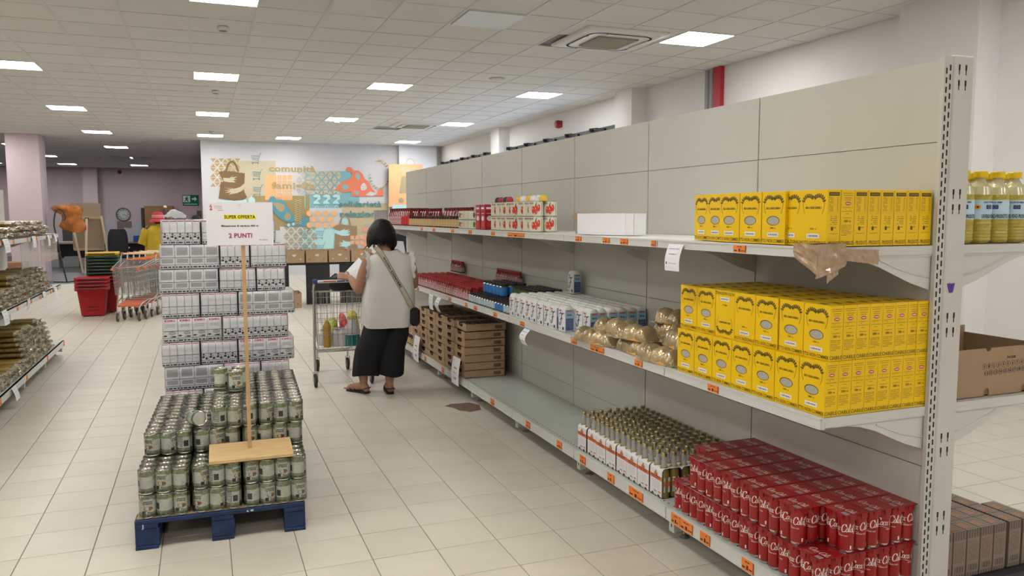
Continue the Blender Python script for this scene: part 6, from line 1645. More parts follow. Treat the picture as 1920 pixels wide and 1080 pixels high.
mb = MB(); mb.bbox(.2, .65, -.1, .5, 0, .96, .004); tag(mb.build('cabinet', M('dark_cabinet', (.06, .065, .08), .5), None, (2.16, 10.8, .0)), 'dark cabinet at the far end of the long shelving', 'cabinet')
mb = MB(); mb.add([(0, 0, 0), (.16, 0, 0), (.13, .02, .20), (.0, .02, .21)], [(0, 1, 2, 3)], 0); mb.add([(.0, -.0, .0), (.14, -.01, -.02), (.18, -.03, -.0), (.04, -.02, .03)], [(0, 1, 2, 3)], 0)
tag(mb.build('paper_sheet', paper, None, (2.49, 10.86, .99), (0, 0, 0)), 'white sheet leaning before the dark screen behind the woman', 'paper')

# ---------------------------------------------------------------- office end
desk_w = M('desk_wood', (.28, .19, .11), .5)
for k, (x0_, x1_) in enumerate([(-4.6, -2.9), (-2.85, -1.0)]):
    d_ = empty('desk', (x0_, 27.0, 0), 0, 'brown office desk on dark legs, %s one' % ('left' if k == 0 else 'right'), 'desk'); w = x1_-x0_
    mb = MB(); mb.bbox(0, w, 0, .8, .70, .735, .003); mb.build('desk_top', desk_w, d_)
    for sx in (0.02, w-.06):
        for sy in (.03, .73): mb = MB(); mb.box(sx, sx+.04, sy, sy+.04, 0, .699); mb.build('leg', black_plastic, d_)
    mb = MB(); mb.box(.06, w-.06, .70, .72, .25, .69); mb.build('modesty_panel', M('desk_panel', (.05, .05, .055), .6), d_)
def bxo(name, x, y, z, w, d, h, m, lab, cat, rz=0):
    mb = MB(); mb.bbox(0, w, 0, d, 0, h, .004); return tag(mb.build(name, m, None, (x, y, z), (0, 0, rz)), lab, cat)
bxo('file_box', -2.02, 27.15, .736, .28, .3, .19, M('file_blue', (.02, .08, .35), .5), 'bright blue file box on the right desk', 'box')
bxo('document_tray', -1.68, 27.15, .736, .38, .3, .16, M('tray_grey', (.33, .34, .38), .5), 'grey stacked document trays on the right desk', 'tray')
bxo('computer', -4.3, 27.12, .0, .22, .5, .45, M('pc_grey', (.30, .30, .32), .5), 'grey computer case standing under the left desk', 'computer')
bxo('paper_bin', -3.35, 27.2, .0, .28, .28, .42, M('bin_grey', (.38, .38, .40), .5), 'pale waste bin under the left desk', 'bin')
bxo('carton', -3.95, 27.2, .0, .40, .35, .32, M('box_grey', (.24, .25, .26), .6), 'grey box under the left desk', 'box')
bxo('keyboard', -4.1, 27.1, .736, .55, .25, .05, M('keyboard_pale', (.45, .45, .48), .5), 'pale keyboard and papers on the left desk', 'keyboard')
mo = bxo('monitor', -4.0, 27.5, .736, .62, .06, .48, M('monitor_dark', (.07, .065, .075), .4), 'dark monitor seen from behind on the left desk', 'monitor')
mb = MB(); mb.bbox(.2, .42, -.08, -.001, 0, .02, .004); mb.build('monitor_stand', black_plastic, mo)
bxo('office_shelf', -3.34, 27.5, .736, .30, .3, .56, M('wood_side', (.24, .14, .07), .6), 'brown upright wooden box behind the easel', 'box')
for k, (x, z, rx) in enumerate([(-2.2, .95, .2), (-1.95, 1.0, -.3), (-1.6, .98, .35), (-1.38, 1.02, -.2)]):
    mb = MB(); mb.T = Matrix.Rotation(rx, 4, 'Y'); mb.box(-.15, .15, 0, .01, -.21, .21); tag(mb.build('paper_sheet', M('sheet_bluish', (.50, .52, .60), .7), None, (x, 27.6-k*.03, z)), 'white sheet propped at the back of the right desk, %s from left' % ORD[k], 'paper', 'sheets on the right desk')
# things on the office wall
wy = YO-.001
for k, (x, z, w, h, m, lab) in enumerate([(-3.44, 1.17, .34, .40, M('wall_sheet', (.45, .45, .52), .7), 'white notice left of the arm chair on the office wall'), (-2.36, 1.14, .36, .42, M('wall_sheet', (.45, .45, .52), .7), 'white notice under the clock on the office wall'), (-1.85, 1.22, .62, .26, M('wall_sheet', (.45, .45, .52), .7), 'wide white notice right of the clock on office wall'), (-2.90, 1.18, .52, .30, M('frame_brown', (.20, .15, .13), .6), 'brown framed picture below the clock')]):
    mb = MB(); mb.bbox(-w/2, w/2, -.02, 0, -h/2, h/2, .003); tag(mb.build('notice', m, None, (x, wy, z)), lab, 'notice')
mb = MB(); mb.bbox(-.10, 1.06, -.02, .0, 1.08, 1.13, .003); 
ck = empty('wall_clock', (-2.92, wy, 1.60), 0, 'round grey wall clock with white face on lavender wall', 'clock'); s = .27
mb = MB(); mb.T = Matrix.Rotation(PI/2, 4, 'X'); mb.lathe([(0, 0), (s, 0), (s, .035), (s*.93, .05), (s*.82, .04), (s*.80, .02), (0, .02)], 28, mis=[0, 0, 0, 0, 0, 1]); mb.build('clock_case', [M('clock_rim', (.13, .14, .135), .4), M('clock_face', (.48, .52, .50), .5)], ck)
f = fr_plane((0, -.02, 0), (1, 0, 0), (0, 0, 1), (0, -1, 0)); mb = MB()
for k in range(12):
    a = PI/2-k*PI/6; mb.text(['XII', 'I', 'II', 'III', 'IV', 'V', 'VI', 'VII', 'VIII', 'IX', 'X', 'XI'][k], s*.64*math.cos(a), s*.64*math.sin(a)-.02, .04, f, .002, 0, align='C', bold=.06)
mb.build('numerals', ink, ck)
mb = MB(); mb.ribbon([(-.02, .005), (.10, -.04)], .014, f, .004); mb.ribbon([(-.03, .02), (.16, -.085)], .009, f, .005); mb.build('hands', ink, ck)
cb_ = empty('wooden_cabinet', (-2.13, YO-.5, 0), 0, 'tall brown wooden cabinet against the office wall', 'cabinet')
mb = MB(); mb.bbox(0, 1.06, 0, .45, 0, 1.93, .004); mb.build('body', M('cabinet_wood', (.25, .13, .05), .5, var=.1, vs=5), cb_)
for k in range(2): mb = MB(); mb.bbox(.02+k*.515, .525+k*.515, -.02, 0, .1, 1.90, .003); dr = mb.build('door', M('cabinet_door', (.29, .155, .06), .5, var=.1, vs=5), cb_); mb = MB(); mb.box(.48+k*.07, .50+k*.07, -.035, -.02, .95, 1.1); mb.build('door_handle', black_plastic, dr)
mb = MB(); mb.bbox(-.12, -.02, .0, .4, 0, 1.86, .003); mb.build('side_post', M('post_dark', (.04, .035, .04), .5), cb_)
bxo('partition_board', .0-.18, 30.0, 0, .16, .05, 1.72, M('board_brown', (.22, .17, .14), .6), 'narrow brown board standing beside the mural wall', 'board')
# easel
ez = empty('easel', (-3.02, 24.5, 0), 0, 'light wooden easel carrying a chipboard panel, seen from behind', 'easel')
ply = M('chipboard', (.42, .32, .21), .7, var=.06, vs=30); strip = M('easel_wood', (.55, .43, .30), .6)
x0_, x1_ = at(131, 382, 1, 24.5)[0]+3.02, at(188, 382, 1, 24.5)[0]+3.02
mb = MB(); mb.box(x0_, x1_, .03, .045, 1.48, 1.90); mb.box(x0_+.02, x1_+.05, .03, .045, .62, 1.49); mb.build('panel', ply, ez)
for nm, pts in (('leg', [(x0_-.0, .0, 1.55), (x0_+.28, -.35, .0)]), ('leg', [(x1_+.01, .0, 1.55), (x1_+.22, -.35, .0)]), ('rear_leg', [((x0_+x1_)/2+.02, -.02, 1.50), ((x0_+x1_)/2+.02, -.75, .0)])):
    a, b = Vector(pts[0]), Vector(pts[1]); mb = MB(); q = .028
    mb.add([tuple(a+Vector(v)) for v in ((-q, 0, 0), (q, 0, 0), (q, .03, 0), (-q, .03, 0))]+[tuple(b+Vector(v)) for v in ((-q, 0, 0), (q, 0, 0), (q, .03, 0), (-q, .03, 0))], [(0, 1, 5, 4), (1, 2, 6, 5), (2, 3, 7, 6), (3, 0, 4, 7), (0, 3, 2, 1), (4, 5, 6, 7)]); mb.build(nm, strip, ez)
mb = MB(); mb.box(x0_, x1_+.03, .0, .03, 1.46, 1.53); mb.build('crossbar', strip, ez)
mb = MB(); mb.box(x0_+.04, x1_+.07, .0, .03, .60, .66); mb.build('crossbar', strip, ez)
mb = MB(); mb.box((x0_+x1_)/2-.02, (x0_+x1_)/2+.07, -.03, .0, 1.46, 1.50); mb.build('hinge', black_plastic, ez)
# dark office arm chair
ch = empty('office_chair', (-2.12, 23.4, 0), .2, 'dark high-backed office chair before the right desk', 'chair'); dk = M('chair_dark', (.018, .022, .028), .5)
mb = MB(); R_ = []
for z, hw, y in ((.50, .23, 0), (.7, .25, -.03), (.95, .245, -.05), (1.12, .22, -.07), (1.20, .17, -.08)):
    R_.append([(hw*math.cos(a), y+.05*math.sin(a), z) for a in [2*PI*k/14 for k in range(14)]])
mb.loft(R_, 0, True); mb.build('backrest', dk, ch)
mb = MB(); mb.bbox(-.25, .25, -.02, .46, .42, .52, .03); mb.build('seat', dk, ch)
mb = MB(); mb.tube([(0, .2, .08), (0, .2, .42)], .03, 8); mb.build('gas_column', black_plastic, ch)
for k in range(5):
    a = k*2*PI/5; mb = MB(); mb.tube([(0, .2, .09), (.28*math.cos(a), .2+.28*math.sin(a), .07)], .018, 6); mb.lathe([(0, 0), (.022, .0), (.025, .03), (0, .05)], 8, (.28*math.cos(a), .2+.28*math.sin(a), 0)); mb.build('star_leg', black_plastic, ch)
for s_ in (-1, 1): mb = MB(); mb.tube(spline([(s_*.27, .0, .70), (s_*.28, .25, .69), (s_*.27, .40, .60), (s_*.24, .3, .46)], 4), .02, 6); mb.build('armrest', steel, ch)
# dark green stand with an orange folded cloth
st = empty('coat_stand', (-3.10, 20.9, 0), 0, 'dark green stand with curved top by the lavender pillar', 'stand')
mb = MB(); mb.tube(spline([(.10, .0, .0), (.02, 0, .5), (-.05, 0, 1.0), (-.10, 0, 1.35), (-.05, 0, 1.66), (.06, .0, 1.70), (.14, 0, 1.52), (.10, 0, 1.45)], 5), .016, 8); mb.build('curved_pole', M('stand_green', (.015, .03, .028), .4), st)
mb = MB(); mb.tube([(.10, 0, .01), (-.20, .15, .012)], .014, 6); mb.tube([(.10, 0, .01), (.25, .25, .012)], .014, 6); mb.tube([(-.09, 0, .80), (-.28, .1, .80)], .012, 6); mb.build('stand_foot', MATS['stand_green'], st)
mb = MB(); R_ = []; r_ = random.Random(8)
for k, (z, cx, hw, hd) in enumerate([(1.80, .12, .12, .05), (1.785, .13, .26, .10), (1.73, .13, .32, .13), (1.67, .18, .30, .13), (1.58, .24, .20, .08), (1.50, .25, .20, .07), (1.40, .26, .26, .09), (1.30, .27, .28, .08), (1.22, .30, .22, .06), (1.17, .34, .12, .04)]):
    R_.append([(cx+hw*math.cos(a)*r_.uniform(.9, 1.1), .18+hd*math.sin(a)*r_.uniform(.8, 1.2), z+r_.uniform(-.015, .015)) for a in [2*PI*q/18 for q in range(18)]])
mb.loft(R_, 0, True); o = mb.build('folded_cloth', M('orange_cloth', (.36, .12, .025), .8, var=.45, vs=7, bump=.4, bs=12, bd=.04), None, (-3.10, 20.9, 0)); tag(o, 'orange cloth sun hood hanging over the green stand', 'cloth')
bxo('brown_bench', -4.0, 17.6, .38, .75, .5, .28, M('bench_brown', (.30, .14, .07), .5), 'brown low cabinet top seen through the left shelving', 'cabinet')
bxo('bench_base', -3.95, 17.65, .0, .65, .4, .379, M('bench_black', (.02, .02, .022), .5), 'black base under the brown cabinet top at left', 'cabinet')
bxo('speaker_box', -4.62, 24.0, 1.46, .16, .12, .18, black_plastic, 'small black box on the wall left of the lavender pillar', 'box')
bxo('speaker_pole', -4.56, 24.03, .0, .05, .05, 1.459, black_plastic, 'black pole under the small black box at left', 'pole')
# ---------------------------------------------------------------- people
def V3(px, py, y): p = at(px, py, 1, y); return np.array(p)
def limb(mb, pts, rs, n=12, sm=5):
    P = spline(pts, sm); R_ = [q[0] for q in spline([(r, 0) for r in rs], sm)]
    mb.tube(P, 0, n, 0, True, rs=R_)
    for e, r in ((P[0], R_[0]), (P[-1], R_[-1])): ball(mb, e, r, r, r)
def ball(mb, c, rx, ry, rz, n=14, T=None):
    m = max(5, n//2); vs = []; fs = []
    for i in range(1, m):
        a = PI*i/m
        for k in range(n): b = 2*PI*k/n; vs.append((math.sin(a)*math.cos(b), math.sin(a)*math.sin(b), math.cos(a)))
    vs += [(0, 0, 1), (0, 0, -1)]
    for i in range(m-2):
        for k in range(n): fs.append((i*n+k, (i+1)*n+k, (i+1)*n+(k+1) % n, i*n+(k+1) % n))
    for k in range(n): fs.append((len(vs)-2, k, (k+1) % n)); fs.append((len(vs)-1, (m-2)*n+(k+1) % n, (m-2)*n+k))
    M_ = (T or Matrix.Identity(3)); out = []
    for v in vs:
        q = M_ @ Vector((v[0]*rx, v[1]*ry, v[2]*rz)); out.append((c[0]+q.x, c[1]+q.y, c[2]+q.z))
    mb.add(out, fs, 0, True)
def hand(mb, w, d, up, side, s=1.0, curl=.5):
    """w wrist point, d pointing direction, up back-of-hand normal, side towards the thumb"""
    w, d, up, side = [np.array(q, float) for q in (w, d, up, side)]
    d /= np.linalg.norm(d); side -= d*(side@d); side /= np.linalg.norm(side); up = np.cross(side, d) if np.dot(np.cross(side, d), up) > 0 else np.cross(d, side)
    for k in range(5):
        t = k/4; c = w+d*(.02+.065*t)*s
        for q in (-1, 0, 1): ball(mb, c+side*q*.022*s*(.7+.3*t), .017*s, .017*s, .013*s, 8)
    for k, (o_, L_) in enumerate(((.030, .068), (.010, .078), (-.011, .072), (-.030, .056))):
        b = w+d*.085*s+side*o_*s; p1_ = b+d*L_*.42*s-up*.006*s*curl*2; p2_ = p1_+(d*(1-curl*.6)-up*curl)*L_*.34*s; p3_ = p2_+(d*(1-curl)-up*curl*1.1)*L_*.28*s
        limb(mb, [b-d*.02*s, b, p1_, p2_, p3_], [.0095*s, .0095*s, .0088*s, .008*s, .0065*s], 8, 2)
    b = w+d*.03*s+side*.026*s; p1_ = b+side*.028*s+d*.022*s-up*.012*s; p2_ = p1_+d*.03*s+side*.004*s-up*.012*s
    limb(mb, [b, p1_, p2_], [.0125*s, .0105*s, .008*s], 8, 3)
def remesh(mb, name, mat, vox, parent, smooth=2):
    o = mb.build('tmp', mat); m = o.modifiers.new('r', 'REMESH'); m.mode = 'VOXEL'; m.voxel_size = vox; m.use_smooth_shade = True
    m2 = o.modifiers.new('s', 'SMOOTH'); m2.factor = .5; m2.iterations = smooth
    me = ev_mesh(o); me.name = name; bpy.data.objects.remove(o)
    if not me.materials: me.materials.append(mat)
    return link(name, me, parent)
def eyes_face(mb, mats_i, c, fwd, up, s):
    pass
skin = M('skin', (.38, .20, .13), .5, var=.05, vs=20); skin_d = M('dark_skin', (.045, .025, .018), .5)
hairm = M('black_hair', (.005, .004, .005), .42, bump=.6, bs=70, bd=.01, spec=.25)
blouse_m = M('white_blouse', (.66, .645, .62), .85, bump=.18, bs=14, bd=.03, var=.04, vs=5); pant_m = M('black_trousers', (.006, .006, .008), .8, bump=.1, bs=20, bd=.02)
YW = 6.76
wm_ = empty('person', (1.43, YW, 0), 0, 'woman in white sleeveless blouse and black trousers, back turned, reading a paper', 'person')
def Wp(px, py, dy=0): p = V3(px, py, YW+dy); return (p[0]-1.43, dy, p[2])
nk = Wp(722, 466); hd = Wp(716, 438, .03); shL = Wp(693, 484); shR = Wp(764, 484)
elL = Wp(672, 543, .03); wrL = Wp(657, 521, .20); elR = Wp(776, 533, .05); wrR = Wp(745, 545, .24)
hpL, hpR = (-.04, 0, .78), (.12, 0, .78)
fl = at(676, 737, 2, .0); frr = at(731, 737, 2, .0)
aL = (fl[0]-1.43+.03, fl[1]-YW, .085); aR = (frr[0]-1.43, frr[1]-YW, .085)
mb = MB()
ball(mb, (.055, .0, 1.02), .145, .095, .22); ball(mb, (.045, .0, .80), .150, .110, .16); ball(mb, ((shL[0]+shR[0])/2, 0, shL[2]-.03), .17, .075, .07)
limb(mb, [(nk[0], -.005, nk[2]-.08), (nk[0], .0, nk[2]), (hd[0], .02, hd[2]-.04)], [.062, .052, .05])
HR = Matrix.Rotation(-.28, 3, 'X') @ Matrix.Rotation(.10, 3, 'Y')
hd = np.array(hd)+np.array([0, .01, 0])
ball(mb, hd, .073, .088, .105, 18, HR)
def Hh(x, y, z): q = HR @ Vector((x, y, z)); return (hd[0]+q.x, hd[1]+q.y, hd[2]+q.z)
ball(mb, Hh(0, .06, -.06), .045, .035, .045, 10); ball(mb, Hh(0, .098, -.012), .012, .018, .02, 8); ball(mb, Hh(0, .088, .03), .05, .01, .015, 8)
for s_ in (-1, 1): ball(mb, Hh(s_*.075, .0, -.01), .008, .02, .03, 8)
ball(mb, Hh(0, .088, -.055), .022, .010, .006, 8)
limb(mb, [shL, tuple((np.array(shL)*.5+np.array(elL)*.5)+np.array([-.006, 0, 0])), elL], [.052, .050, .040]); limb(mb, [elL, tuple(np.array(elL)*.5+np.array(wrL)*.5), wrL], [.041, .038, .025])
limb(mb, [shR, tuple((np.array(shR)*.5+np.array(elR)*.5)+np.array([.01, 0, 0])), elR], [.052, .050, .042]); limb(mb, [elR, tuple(np.array(elR)*.5+np.array(wrR)*.5), wrR], [.042, .036, .025])
hand(mb, wrL, np.array([-.4, .25, .10]), (0, -.4, 1), (.2, .3, .6), .92, .55); hand(mb, wrR, np.array([-.6, .5, .15]), (0, -.2, 1), (-.2, .4, .6), .92, .6)
for hp, an, sx in ((hpL, aL, -1), (hpR, aR, 1)):
    kn = ((hp[0]+an[0])/2, .02, .42); limb(mb, [hp, kn, (an[0], an[1]-.01, .24), an], [.095, .062, .052, .034])
    tx, ty = (-.115, .16) if sx < 0 else (.02, .21)
    hx, hy = an[0], an[1]
    limb(mb, [(hx-tx*.12, hy-.03, .045), (hx, hy, .06), (hx+tx*.5, hy+ty*.45, .045), (hx+tx*.85, hy+ty*.8, .032)], [.033, .036, .034, .028])
    dn = np.array([tx, ty, 0]); dn /= np.linalg.norm(dn); sd_ = np.array([dn[1], -dn[0], 0])
    for q in range(5):
        c = np.array([hx+tx*.85, hy+ty*.8, .026])+sd_*(.030-.015*q)*(-sx)*-1
        limb(mb, [tuple(c), tuple(c+dn*(.040-.004*q))], [.0115-.0008*q, .009-.0006*q], 8, 2)
body = remesh(mb, 'body', skin, .0062, wm_, 2)
# features of the face
mb = MB()
for s_ in (-1, 1): ball(mb, Hh(s_*.03, .083, .005), .011, .007, .006, 8)
mb.build('eyes', M('eye_white', (.7, .7, .7), .2), body); 
mb = MB(); ball(mb, Hh(0, .0945, -.055), .019, .006, .005, 8); mb.build('lips', M('lips', (.42, .12, .10), .4), body)
# hair: a bob made of overlapping locks
mb = MB(); r_ = random.Random(12)
ball(mb, Hh(0, -.012, .022), .098, .104, .108, 22, HR)
for k in range(46):
    a = -PI*.12+(PI*1.24)*k/45          # from one temple round the back to the other
    cx, sy = math.cos(a), -math.sin(a)
    top = (cx*.055, sy*.05-.01, .10); mid = (cx*.100, sy*.104-.01, .01+r_.uniform(-.01, .01)); low = (cx*.112+r_.uniform(-.006, .006), sy*.104-.012, -.085+r_.uniform(-.01, .01)); tip = (cx*.103+r_.uniform(-.008, .008), sy*.092-.005, -.125+r_.uniform(-.018, .012))
    mb.tube([Hh(*q) for q in spline([top, mid, low, tip], 3)], 0, 6, 0, True, rs=[.016, .018, .020, .022, .022, .022, .020, .016, .012, .004][:10])
hr = remesh(mb, 'hair', hairm, .0065, wm_, 1)
mb = MB()
for k in range(5): mb.tube([Hh(*q) for q in spline([(-.09, -.06, -.10), (-.11-k*.004, -.05+.01*k, -.12), (-.125-k*.006, -.03+.012*k, -.125-.006*k)], 3)], .0022, 4)
mb.build('hair_ends', hairm, wm_)
# blouse
cxm = (shL[0]+shR[0])/2
mb = MB(); R_ = []
prof = [(.600, .222, .156, -.020), (.64, .228, .158, -.018), (.70, .230, .158, -.014), (.80, .229, .154, -.008), (.90, .220, .146, -.004), (1.0, .206, .140, 0), (1.08, .202, .132, 0), (1.14, .204, .122, 0), (shL[2]+.005, .205, .108, 0), (shL[2]+.035, .175, .090, 0), (nk[2]-.03, .120, .075, 0), (nk[2]-.008, .082, .068, 0)]
for i, (z, hw, hd_, ox) in enumerate(prof):
    ring = []
    for k in range(48):
        a = 2*PI*k/48; rp_ = .012*math.sin(5*a+1.3)*max(0, (1.1-z))*1.2+.006*math.sin(9*a+z*9)*max(0, 1.15-z)
        c_, s_ = math.cos(a), math.sin(a); e = .78
        x = cxm+ox+math.copysign(abs(c_)**e, c_)*(hw+rp_); y = math.copysign(abs(s_)**e, s_)*(hd_+rp_)
        zz = z+(.018*math.cos(2*a)+.010*math.sin(3*a) if i == 0 else 0)-(.012*(1-abs(c_)) if i == len(prof)-1 else 0)-.03*max(0, abs(c_)-.6)*(1 if 7 < i < 11 else 0)
        ring.append((x, y, zz))
    R_.append(ring)
mb.loft(R_, 0, True, caps=False)
inner = [[(x*.985, y*.985, z) for x, y, z in r] for r in R_]; mb.loft(inner[::-1], 0, True, caps=False)
bl = mb.build('blouse', blouse_m, wm_)
for sh, s_ in ((shL, -1), (shR, 1)):    # ruffled cap sleeves
    mb = MB(); R_ = []; r_ = random.Random(5+s_)
    for t, rad, ox in ((0, .066, -.012), (.45, .082, .016), (.85, .092, .038), (1.0, .096, .046)):
        ring = []
        for k in range(30):
            a = 2*PI*k/30; rf = rad+(.009*math.sin(10*a) if t > .3 else 0)*t
            ring.append((sh[0]+s_*(ox)+s_*t*.008*math.sin(10*a+1), rf*.98*math.cos(a), sh[2]-.050+rf*1.35*math.sin(a)-.02*t))
        R_.append(ring)
    mb.loft(R_, 0, True, caps=False); mb.build('frilled_sleeve', blouse_m, bl)
# culottes
mb = MB()
for an, s_, x0_ in ((aL, -1, -.10), (aR, 1, .085)):
    R_ = []
    for z, hw, hd_, cx, cy in ((.84, .090, .10, x0_*.85+.05, 0), (.70, .100, .115, x0_*.95+.05, 0), (.60, .108, .125, x0_*.97+.045, 0), (.52, .120, .130, x0_*.97+.03, -.005), (.40, .122, .125, (x0_*.7+an[0]*.3), -.01), (.28, .122, .115, (x0_*.5+an[0]*.5), an[1]*.5), (.175, .120, .108, (x0_*.35+an[0]*.65), an[1]*.7), (.166, .112, .100, (x0_*.35+an[0]*.65), an[1]*.7)):
        R_.append([(cx+hw*math.cos(2*PI*k/32)+.006*math.sin(6*2*PI*k/32)*(.9-z), cy+hd_*math.sin(2*PI*k/32), z+(.014*math.sin(2*PI*k/32*2+s_) if z < .2 else 0)) for k in range(32)])
    mb.loft(R_, 0, True)
mb.build('trousers', pant_m, wm_)
# sandals
for an, s_ in ((aL, -1), (aR, 1)):
    tx, ty = (-.115, .16) if s_ < 0 else (.02, .21)
    d_ = np.array([tx, ty]); d_ /= np.linalg.norm(d_); n_ = np.array([d_[1], -d_[0]]); c0 = np.array([an[0], an[1]])-d_*.05
    mb = MB(); out = [(0, .028), (.03, .034), (.10, .032), (.17, .042), (.23, .036), (.262, .0), (.23, -.036), (.17, -.042), (.10, -.032), (.03, -.034), (0, -.028), (-.012, 0)]
    P = [c0+d_*a+n_*b for a, b in out]; 
    mb.loft([[(p[0], p[1], .0) for p in P], [(p[0], p[1], .016) for p in P]], 0, False)
    for a in (.13, .18):
        mb.tube([tuple(c0+d_*a+n_*.038)+(.014,), tuple(c0+d_*(a+.005)+n_*.02)+(.066-.12*(a-.13),), tuple(c0+d_*(a+.005)-n_*.02)+(.066-.12*(a-.13),), tuple(c0+d_*a-n_*.038)+(.014,)], .0075, 6)
    mb.tube([tuple(c0+d_*.09+n_*.034)+(.014,), tuple(c0+d_*.0+n_*.034)+(.05,), tuple(c0-d_*.024)+(.055,), tuple(c0+d_*.0-n_*.034)+(.05,), tuple(c0+d_*.09-n_*.034)+(.014,)], .005, 6)
    mb.build('sandal', M('sandal_black', (.015, .010, .012), .4), wm_)
# shoulder bag on a wide strap: strap lies on the back from left shoulder to right hip
st_m = M('strap_canvas', (.50, .44, .33), .8); 
path = [Wp(703, 461, .06), Wp(704, 463, -.05), Wp(714, 474, -.105), Wp(728, 497, -.128), Wp(742, 522, -.142), Wp(757, 547, -.150), Wp(767, 566, -.148), Wp(772, 578, -.12)]
SP = spline(path, 6); mb = MB()
def strap(mb, w, off, mi, d):
    L_, R2 = [], []
    for i, p in enumerate(SP):
        p = Vector(p); t = (Vector(SP[min(i+1, len(SP)-1)])-Vector(SP[max(i-1, 0)])).normalized(); nn = Vector((0, -1, 0)); sd = t.cross(nn).normalized()
        c = p+sd*off+nn*d; L_.append(tuple(c+sd*w/2)); R2.append(tuple(c-sd*w/2))
    n = len(L_); mb.add(L_+R2, [(i, i+1, n+i+1, n+i) for i in range(n-1)], mi)
strap(mb, .044, 0, 0, 0); strap(mb, .003, .019, 1, .001); strap(mb, .003, -.019, 1, .001)
def sfr(u, v, d=0):
    i = min(len(SP)-2, max(0, int(u/.0165))); p = Vector(SP[i]); q = Vector(SP[i+1]); t = (q-p).normalized(); sd = t.cross(Vector((0, -1, 0))).normalized()
    c = p+(q-p)*((u/.0165)-i)-sd*v+Vector((0, -1, 0))*(.001+d); return tuple(c)
mb.text('IN DONNA', .24, -.007, .013, sfr, .0004, 1, w=.09, bold=.05); mb.text('CONVERI', .34, -.009, .018, sfr, .0004, 1, w=.12, bold=.05)
tag(mb.build('bag_strap', [st_m, ink], wm_))
q = Wp(773, 590, -.05); mb = MB(); mb.bbox(q[0]-.05, q[0]+.035, -.16, -.02, q[2]-.09, q[2]+.07, .025); mb.build('tmpbag', black_plastic); bpy.data.objects.remove(bpy.data.objects['tmpbag'])
bg = mb.build('shoulder_bag', M('bag_leather', (.012, .012, .014), .35), None, (1.43+.012, YW, 0)); tag(bg, 'small black shoulder bag at the right hip of the woman', 'bag')
# the sheet in her hand
a, b, c, d_ = [V3(*q) for q in ((641, 517, YW+.33), (673, 483, YW+.36), (688, 500, YW+.24), (678, 524, YW+.22))]
mb = MB(); m_ = (a+b+c+d_)/4+np.array([0, .01, .01]); mb.add([tuple(q) for q in (a, b, c, d_, m_)], [(0, 1, 4), (1, 2, 4), (2, 3, 4), (3, 0, 4)], 0); tag(mb.build('paper_sheet', paper), 'white sheet held in the left hand of the woman', 'paper')

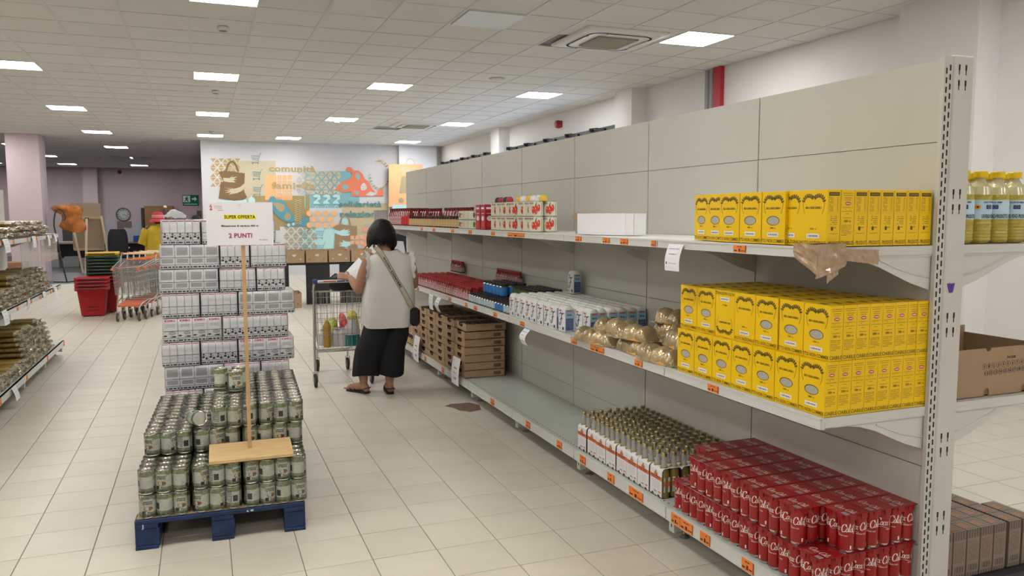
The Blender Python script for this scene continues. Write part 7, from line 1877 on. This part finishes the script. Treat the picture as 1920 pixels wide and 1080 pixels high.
def simple_person(loc, rz, lab, top_m, leg_m, sk, hat=None, raised=False, hair=None, h=1.62, wide=.23):
    r = empty('person', loc, rz, lab, 'person'); mb = MB(); k = h/1.62
    hz = h-.12
    ball(mb, (0, 0, 1.12*k), .16, .10, .26*k); ball(mb, (0, 0, .88*k), .16, .11, .14*k); limb(mb, [(0, 0, 1.28*k), (0, .01, 1.40*k), (0, .02, hz-.04)], [.07, .05, .048])
    ball(mb, (0, .02, hz), .072, .09, .11, 16); ball(mb, (0, .112, hz-.02), .012, .016, .02, 8); ball(mb, (0, .09, hz-.065), .04, .03, .035, 8)
    for s_ in (-1, 1): ball(mb, (s_*.074, .02, hz-.01), .008, .02, .03, 8)
    for s_ in (-1, 1):
        sh = (s_*.17, 0, 1.33*k)
        if raised and s_ == 1: el, wr = (.22, .10, 1.36*k), (.15, .14, 1.56*k); hand_d = (0, .1, 1)
        else: el, wr = (s_*.25, .04, 1.06*k), (s_*.17, .24, 1.0*k); hand_d = (-s_*.3, 1, 0)
        limb(mb, [sh, tuple((np.array(sh)+np.array(el))/2), el], [.055, .048, .038]); limb(mb, [el, tuple((np.array(el)+np.array(wr))/2), wr], [.038, .034, .024]); hand(mb, wr, hand_d, (0, -.3, 1) if not (raised and s_ == 1) else (0, -1, 0), (-s_, .1, .2), .95, .5)
        limb(mb, [(s_*.09, 0, .85*k), (s_*.10, .01, .45*k), (s_*.10, -.02, .25*k), (s_*.10, 0, .08)], [.09, .06, .05, .036]); limb(mb, [(s_*.10, -.03, .04), (s_*.11, .10, .035), (s_*.12, .17, .028)], [.034, .036, .03])
    b = remesh(mb, 'body', sk, .009, r, 2)
    mb = MB()
    for s_ in (-1, 1): ball(mb, (s_*.028, .100, hz+.005), .011, .007, .006, 8)
    mb.build('eyes', MATS['eye_white'], b)
    mb = MB(); R_ = []
    for z, hw, hd_ in ((.72, wide+.02, .17), (.85, wide+.01, .16), (1.0, wide, .15), (1.15, wide, .14), (1.27, wide, .13), (1.35, wide*.85, .11), (1.39, wide*.5, .085), (1.42, .065, .065)):
        R_.append([(math.copysign(abs(math.cos(a))**.8, math.cos(a))*hw*(1+.03*math.sin(7*a)), math.copysign(abs(math.sin(a))**.8, math.sin(a))*hd_*(1+.03*math.sin(5*a)), z*k) for a in [2*PI*q/32 for q in range(32)]])
    mb.loft(R_, 0, True, caps=True)
    for s_ in (-1, 1):
        sh = (s_*wide*.78, 0, 1.32*k)
        el = (.24, .10, 1.38*k) if raised and s_ == 1 else (s_*(wide+.04), .03, 1.04*k)
        mb.tube(spline([sh, tuple((np.array(sh)+np.array(el))/2), el], 3), 0, 14, 0, True, rs=[.095, .097, .098, .096, .094, .090, .086])
    mb.build('tunic', top_m, r)
    mb = MB()
    for s_ in (-1, 1): mb.loft([[(s_*.10+.105*math.cos(a)*(1-.25*(1-z/.9)), .11*math.sin(a)*(1-.2*(1-z/.9)), z*k) for a in [2*PI*q/20 for q in range(20)]] for z in (.9, .6, .35, .09)], 0, True)
    mb.build('trousers', leg_m, r)
    for s_ in (-1, 1): mb = MB(); mb.bbox(s_*.105-.05, s_*.105+.05, -.08, .20, 0, .075, .022); mb.build('shoe', black_plastic, r)
    if hat:
        mb = MB(); mb.lathe([(.155, -.035), (.150, -.03), (.112, .022), (.110, .045), (.108, .06), (.106, .075), (.102, .085), (.085, .125), (.055, .140), (0, .146)], 24, (0, .01, hz), mis=[0, 0, 0, 1, 0, 1, 0, 0, 0]); mb.build('bucket_hat', [hat, M('hat_white', (.62, .45, .45), .7)], r)
    if hair:
        mb = MB(); ball(mb, (0, .0, hz+.025), .092, .105, .105, 18); mb.build('hair', hair, r)
    return r
simple_person((-.76, 16.0, 0), .25, 'person in yellow robe and red striped bucket hat behind the coffee tower', M('yellow_robe', (.48, .33, .02), .8, var=.12, vs=6, bump=.2, bs=10, bd=.03), M('dark_trousers', (.03, .03, .035), .8), skin_d, hat=M('hat_red', (.45, .02, .04), .7), raised=True, h=1.60, wide=.235)
mb = MB(); mb.lathe([(0, 0), (.025, .002), (.03, .02), (.022, .04), (0, .045)], 10); tag(mb.build('white_flower', M('flower_white', (.7, .7, .66), .6), None, (-.64, 16.17, 1.70)), 'small white thing held up in the hand of the person in yellow', 'object')
simple_person((-.12, 17.0, 0), 0, 'dark-haired person half hidden behind the coffee tower', M('dark_jacket', (.03, .03, .035), .8), M('dark_trousers', (.03, .03, .035), .8), skin_d, hair=M('person_hair', (.006, .006, .006), .7), h=1.56, wide=.20)
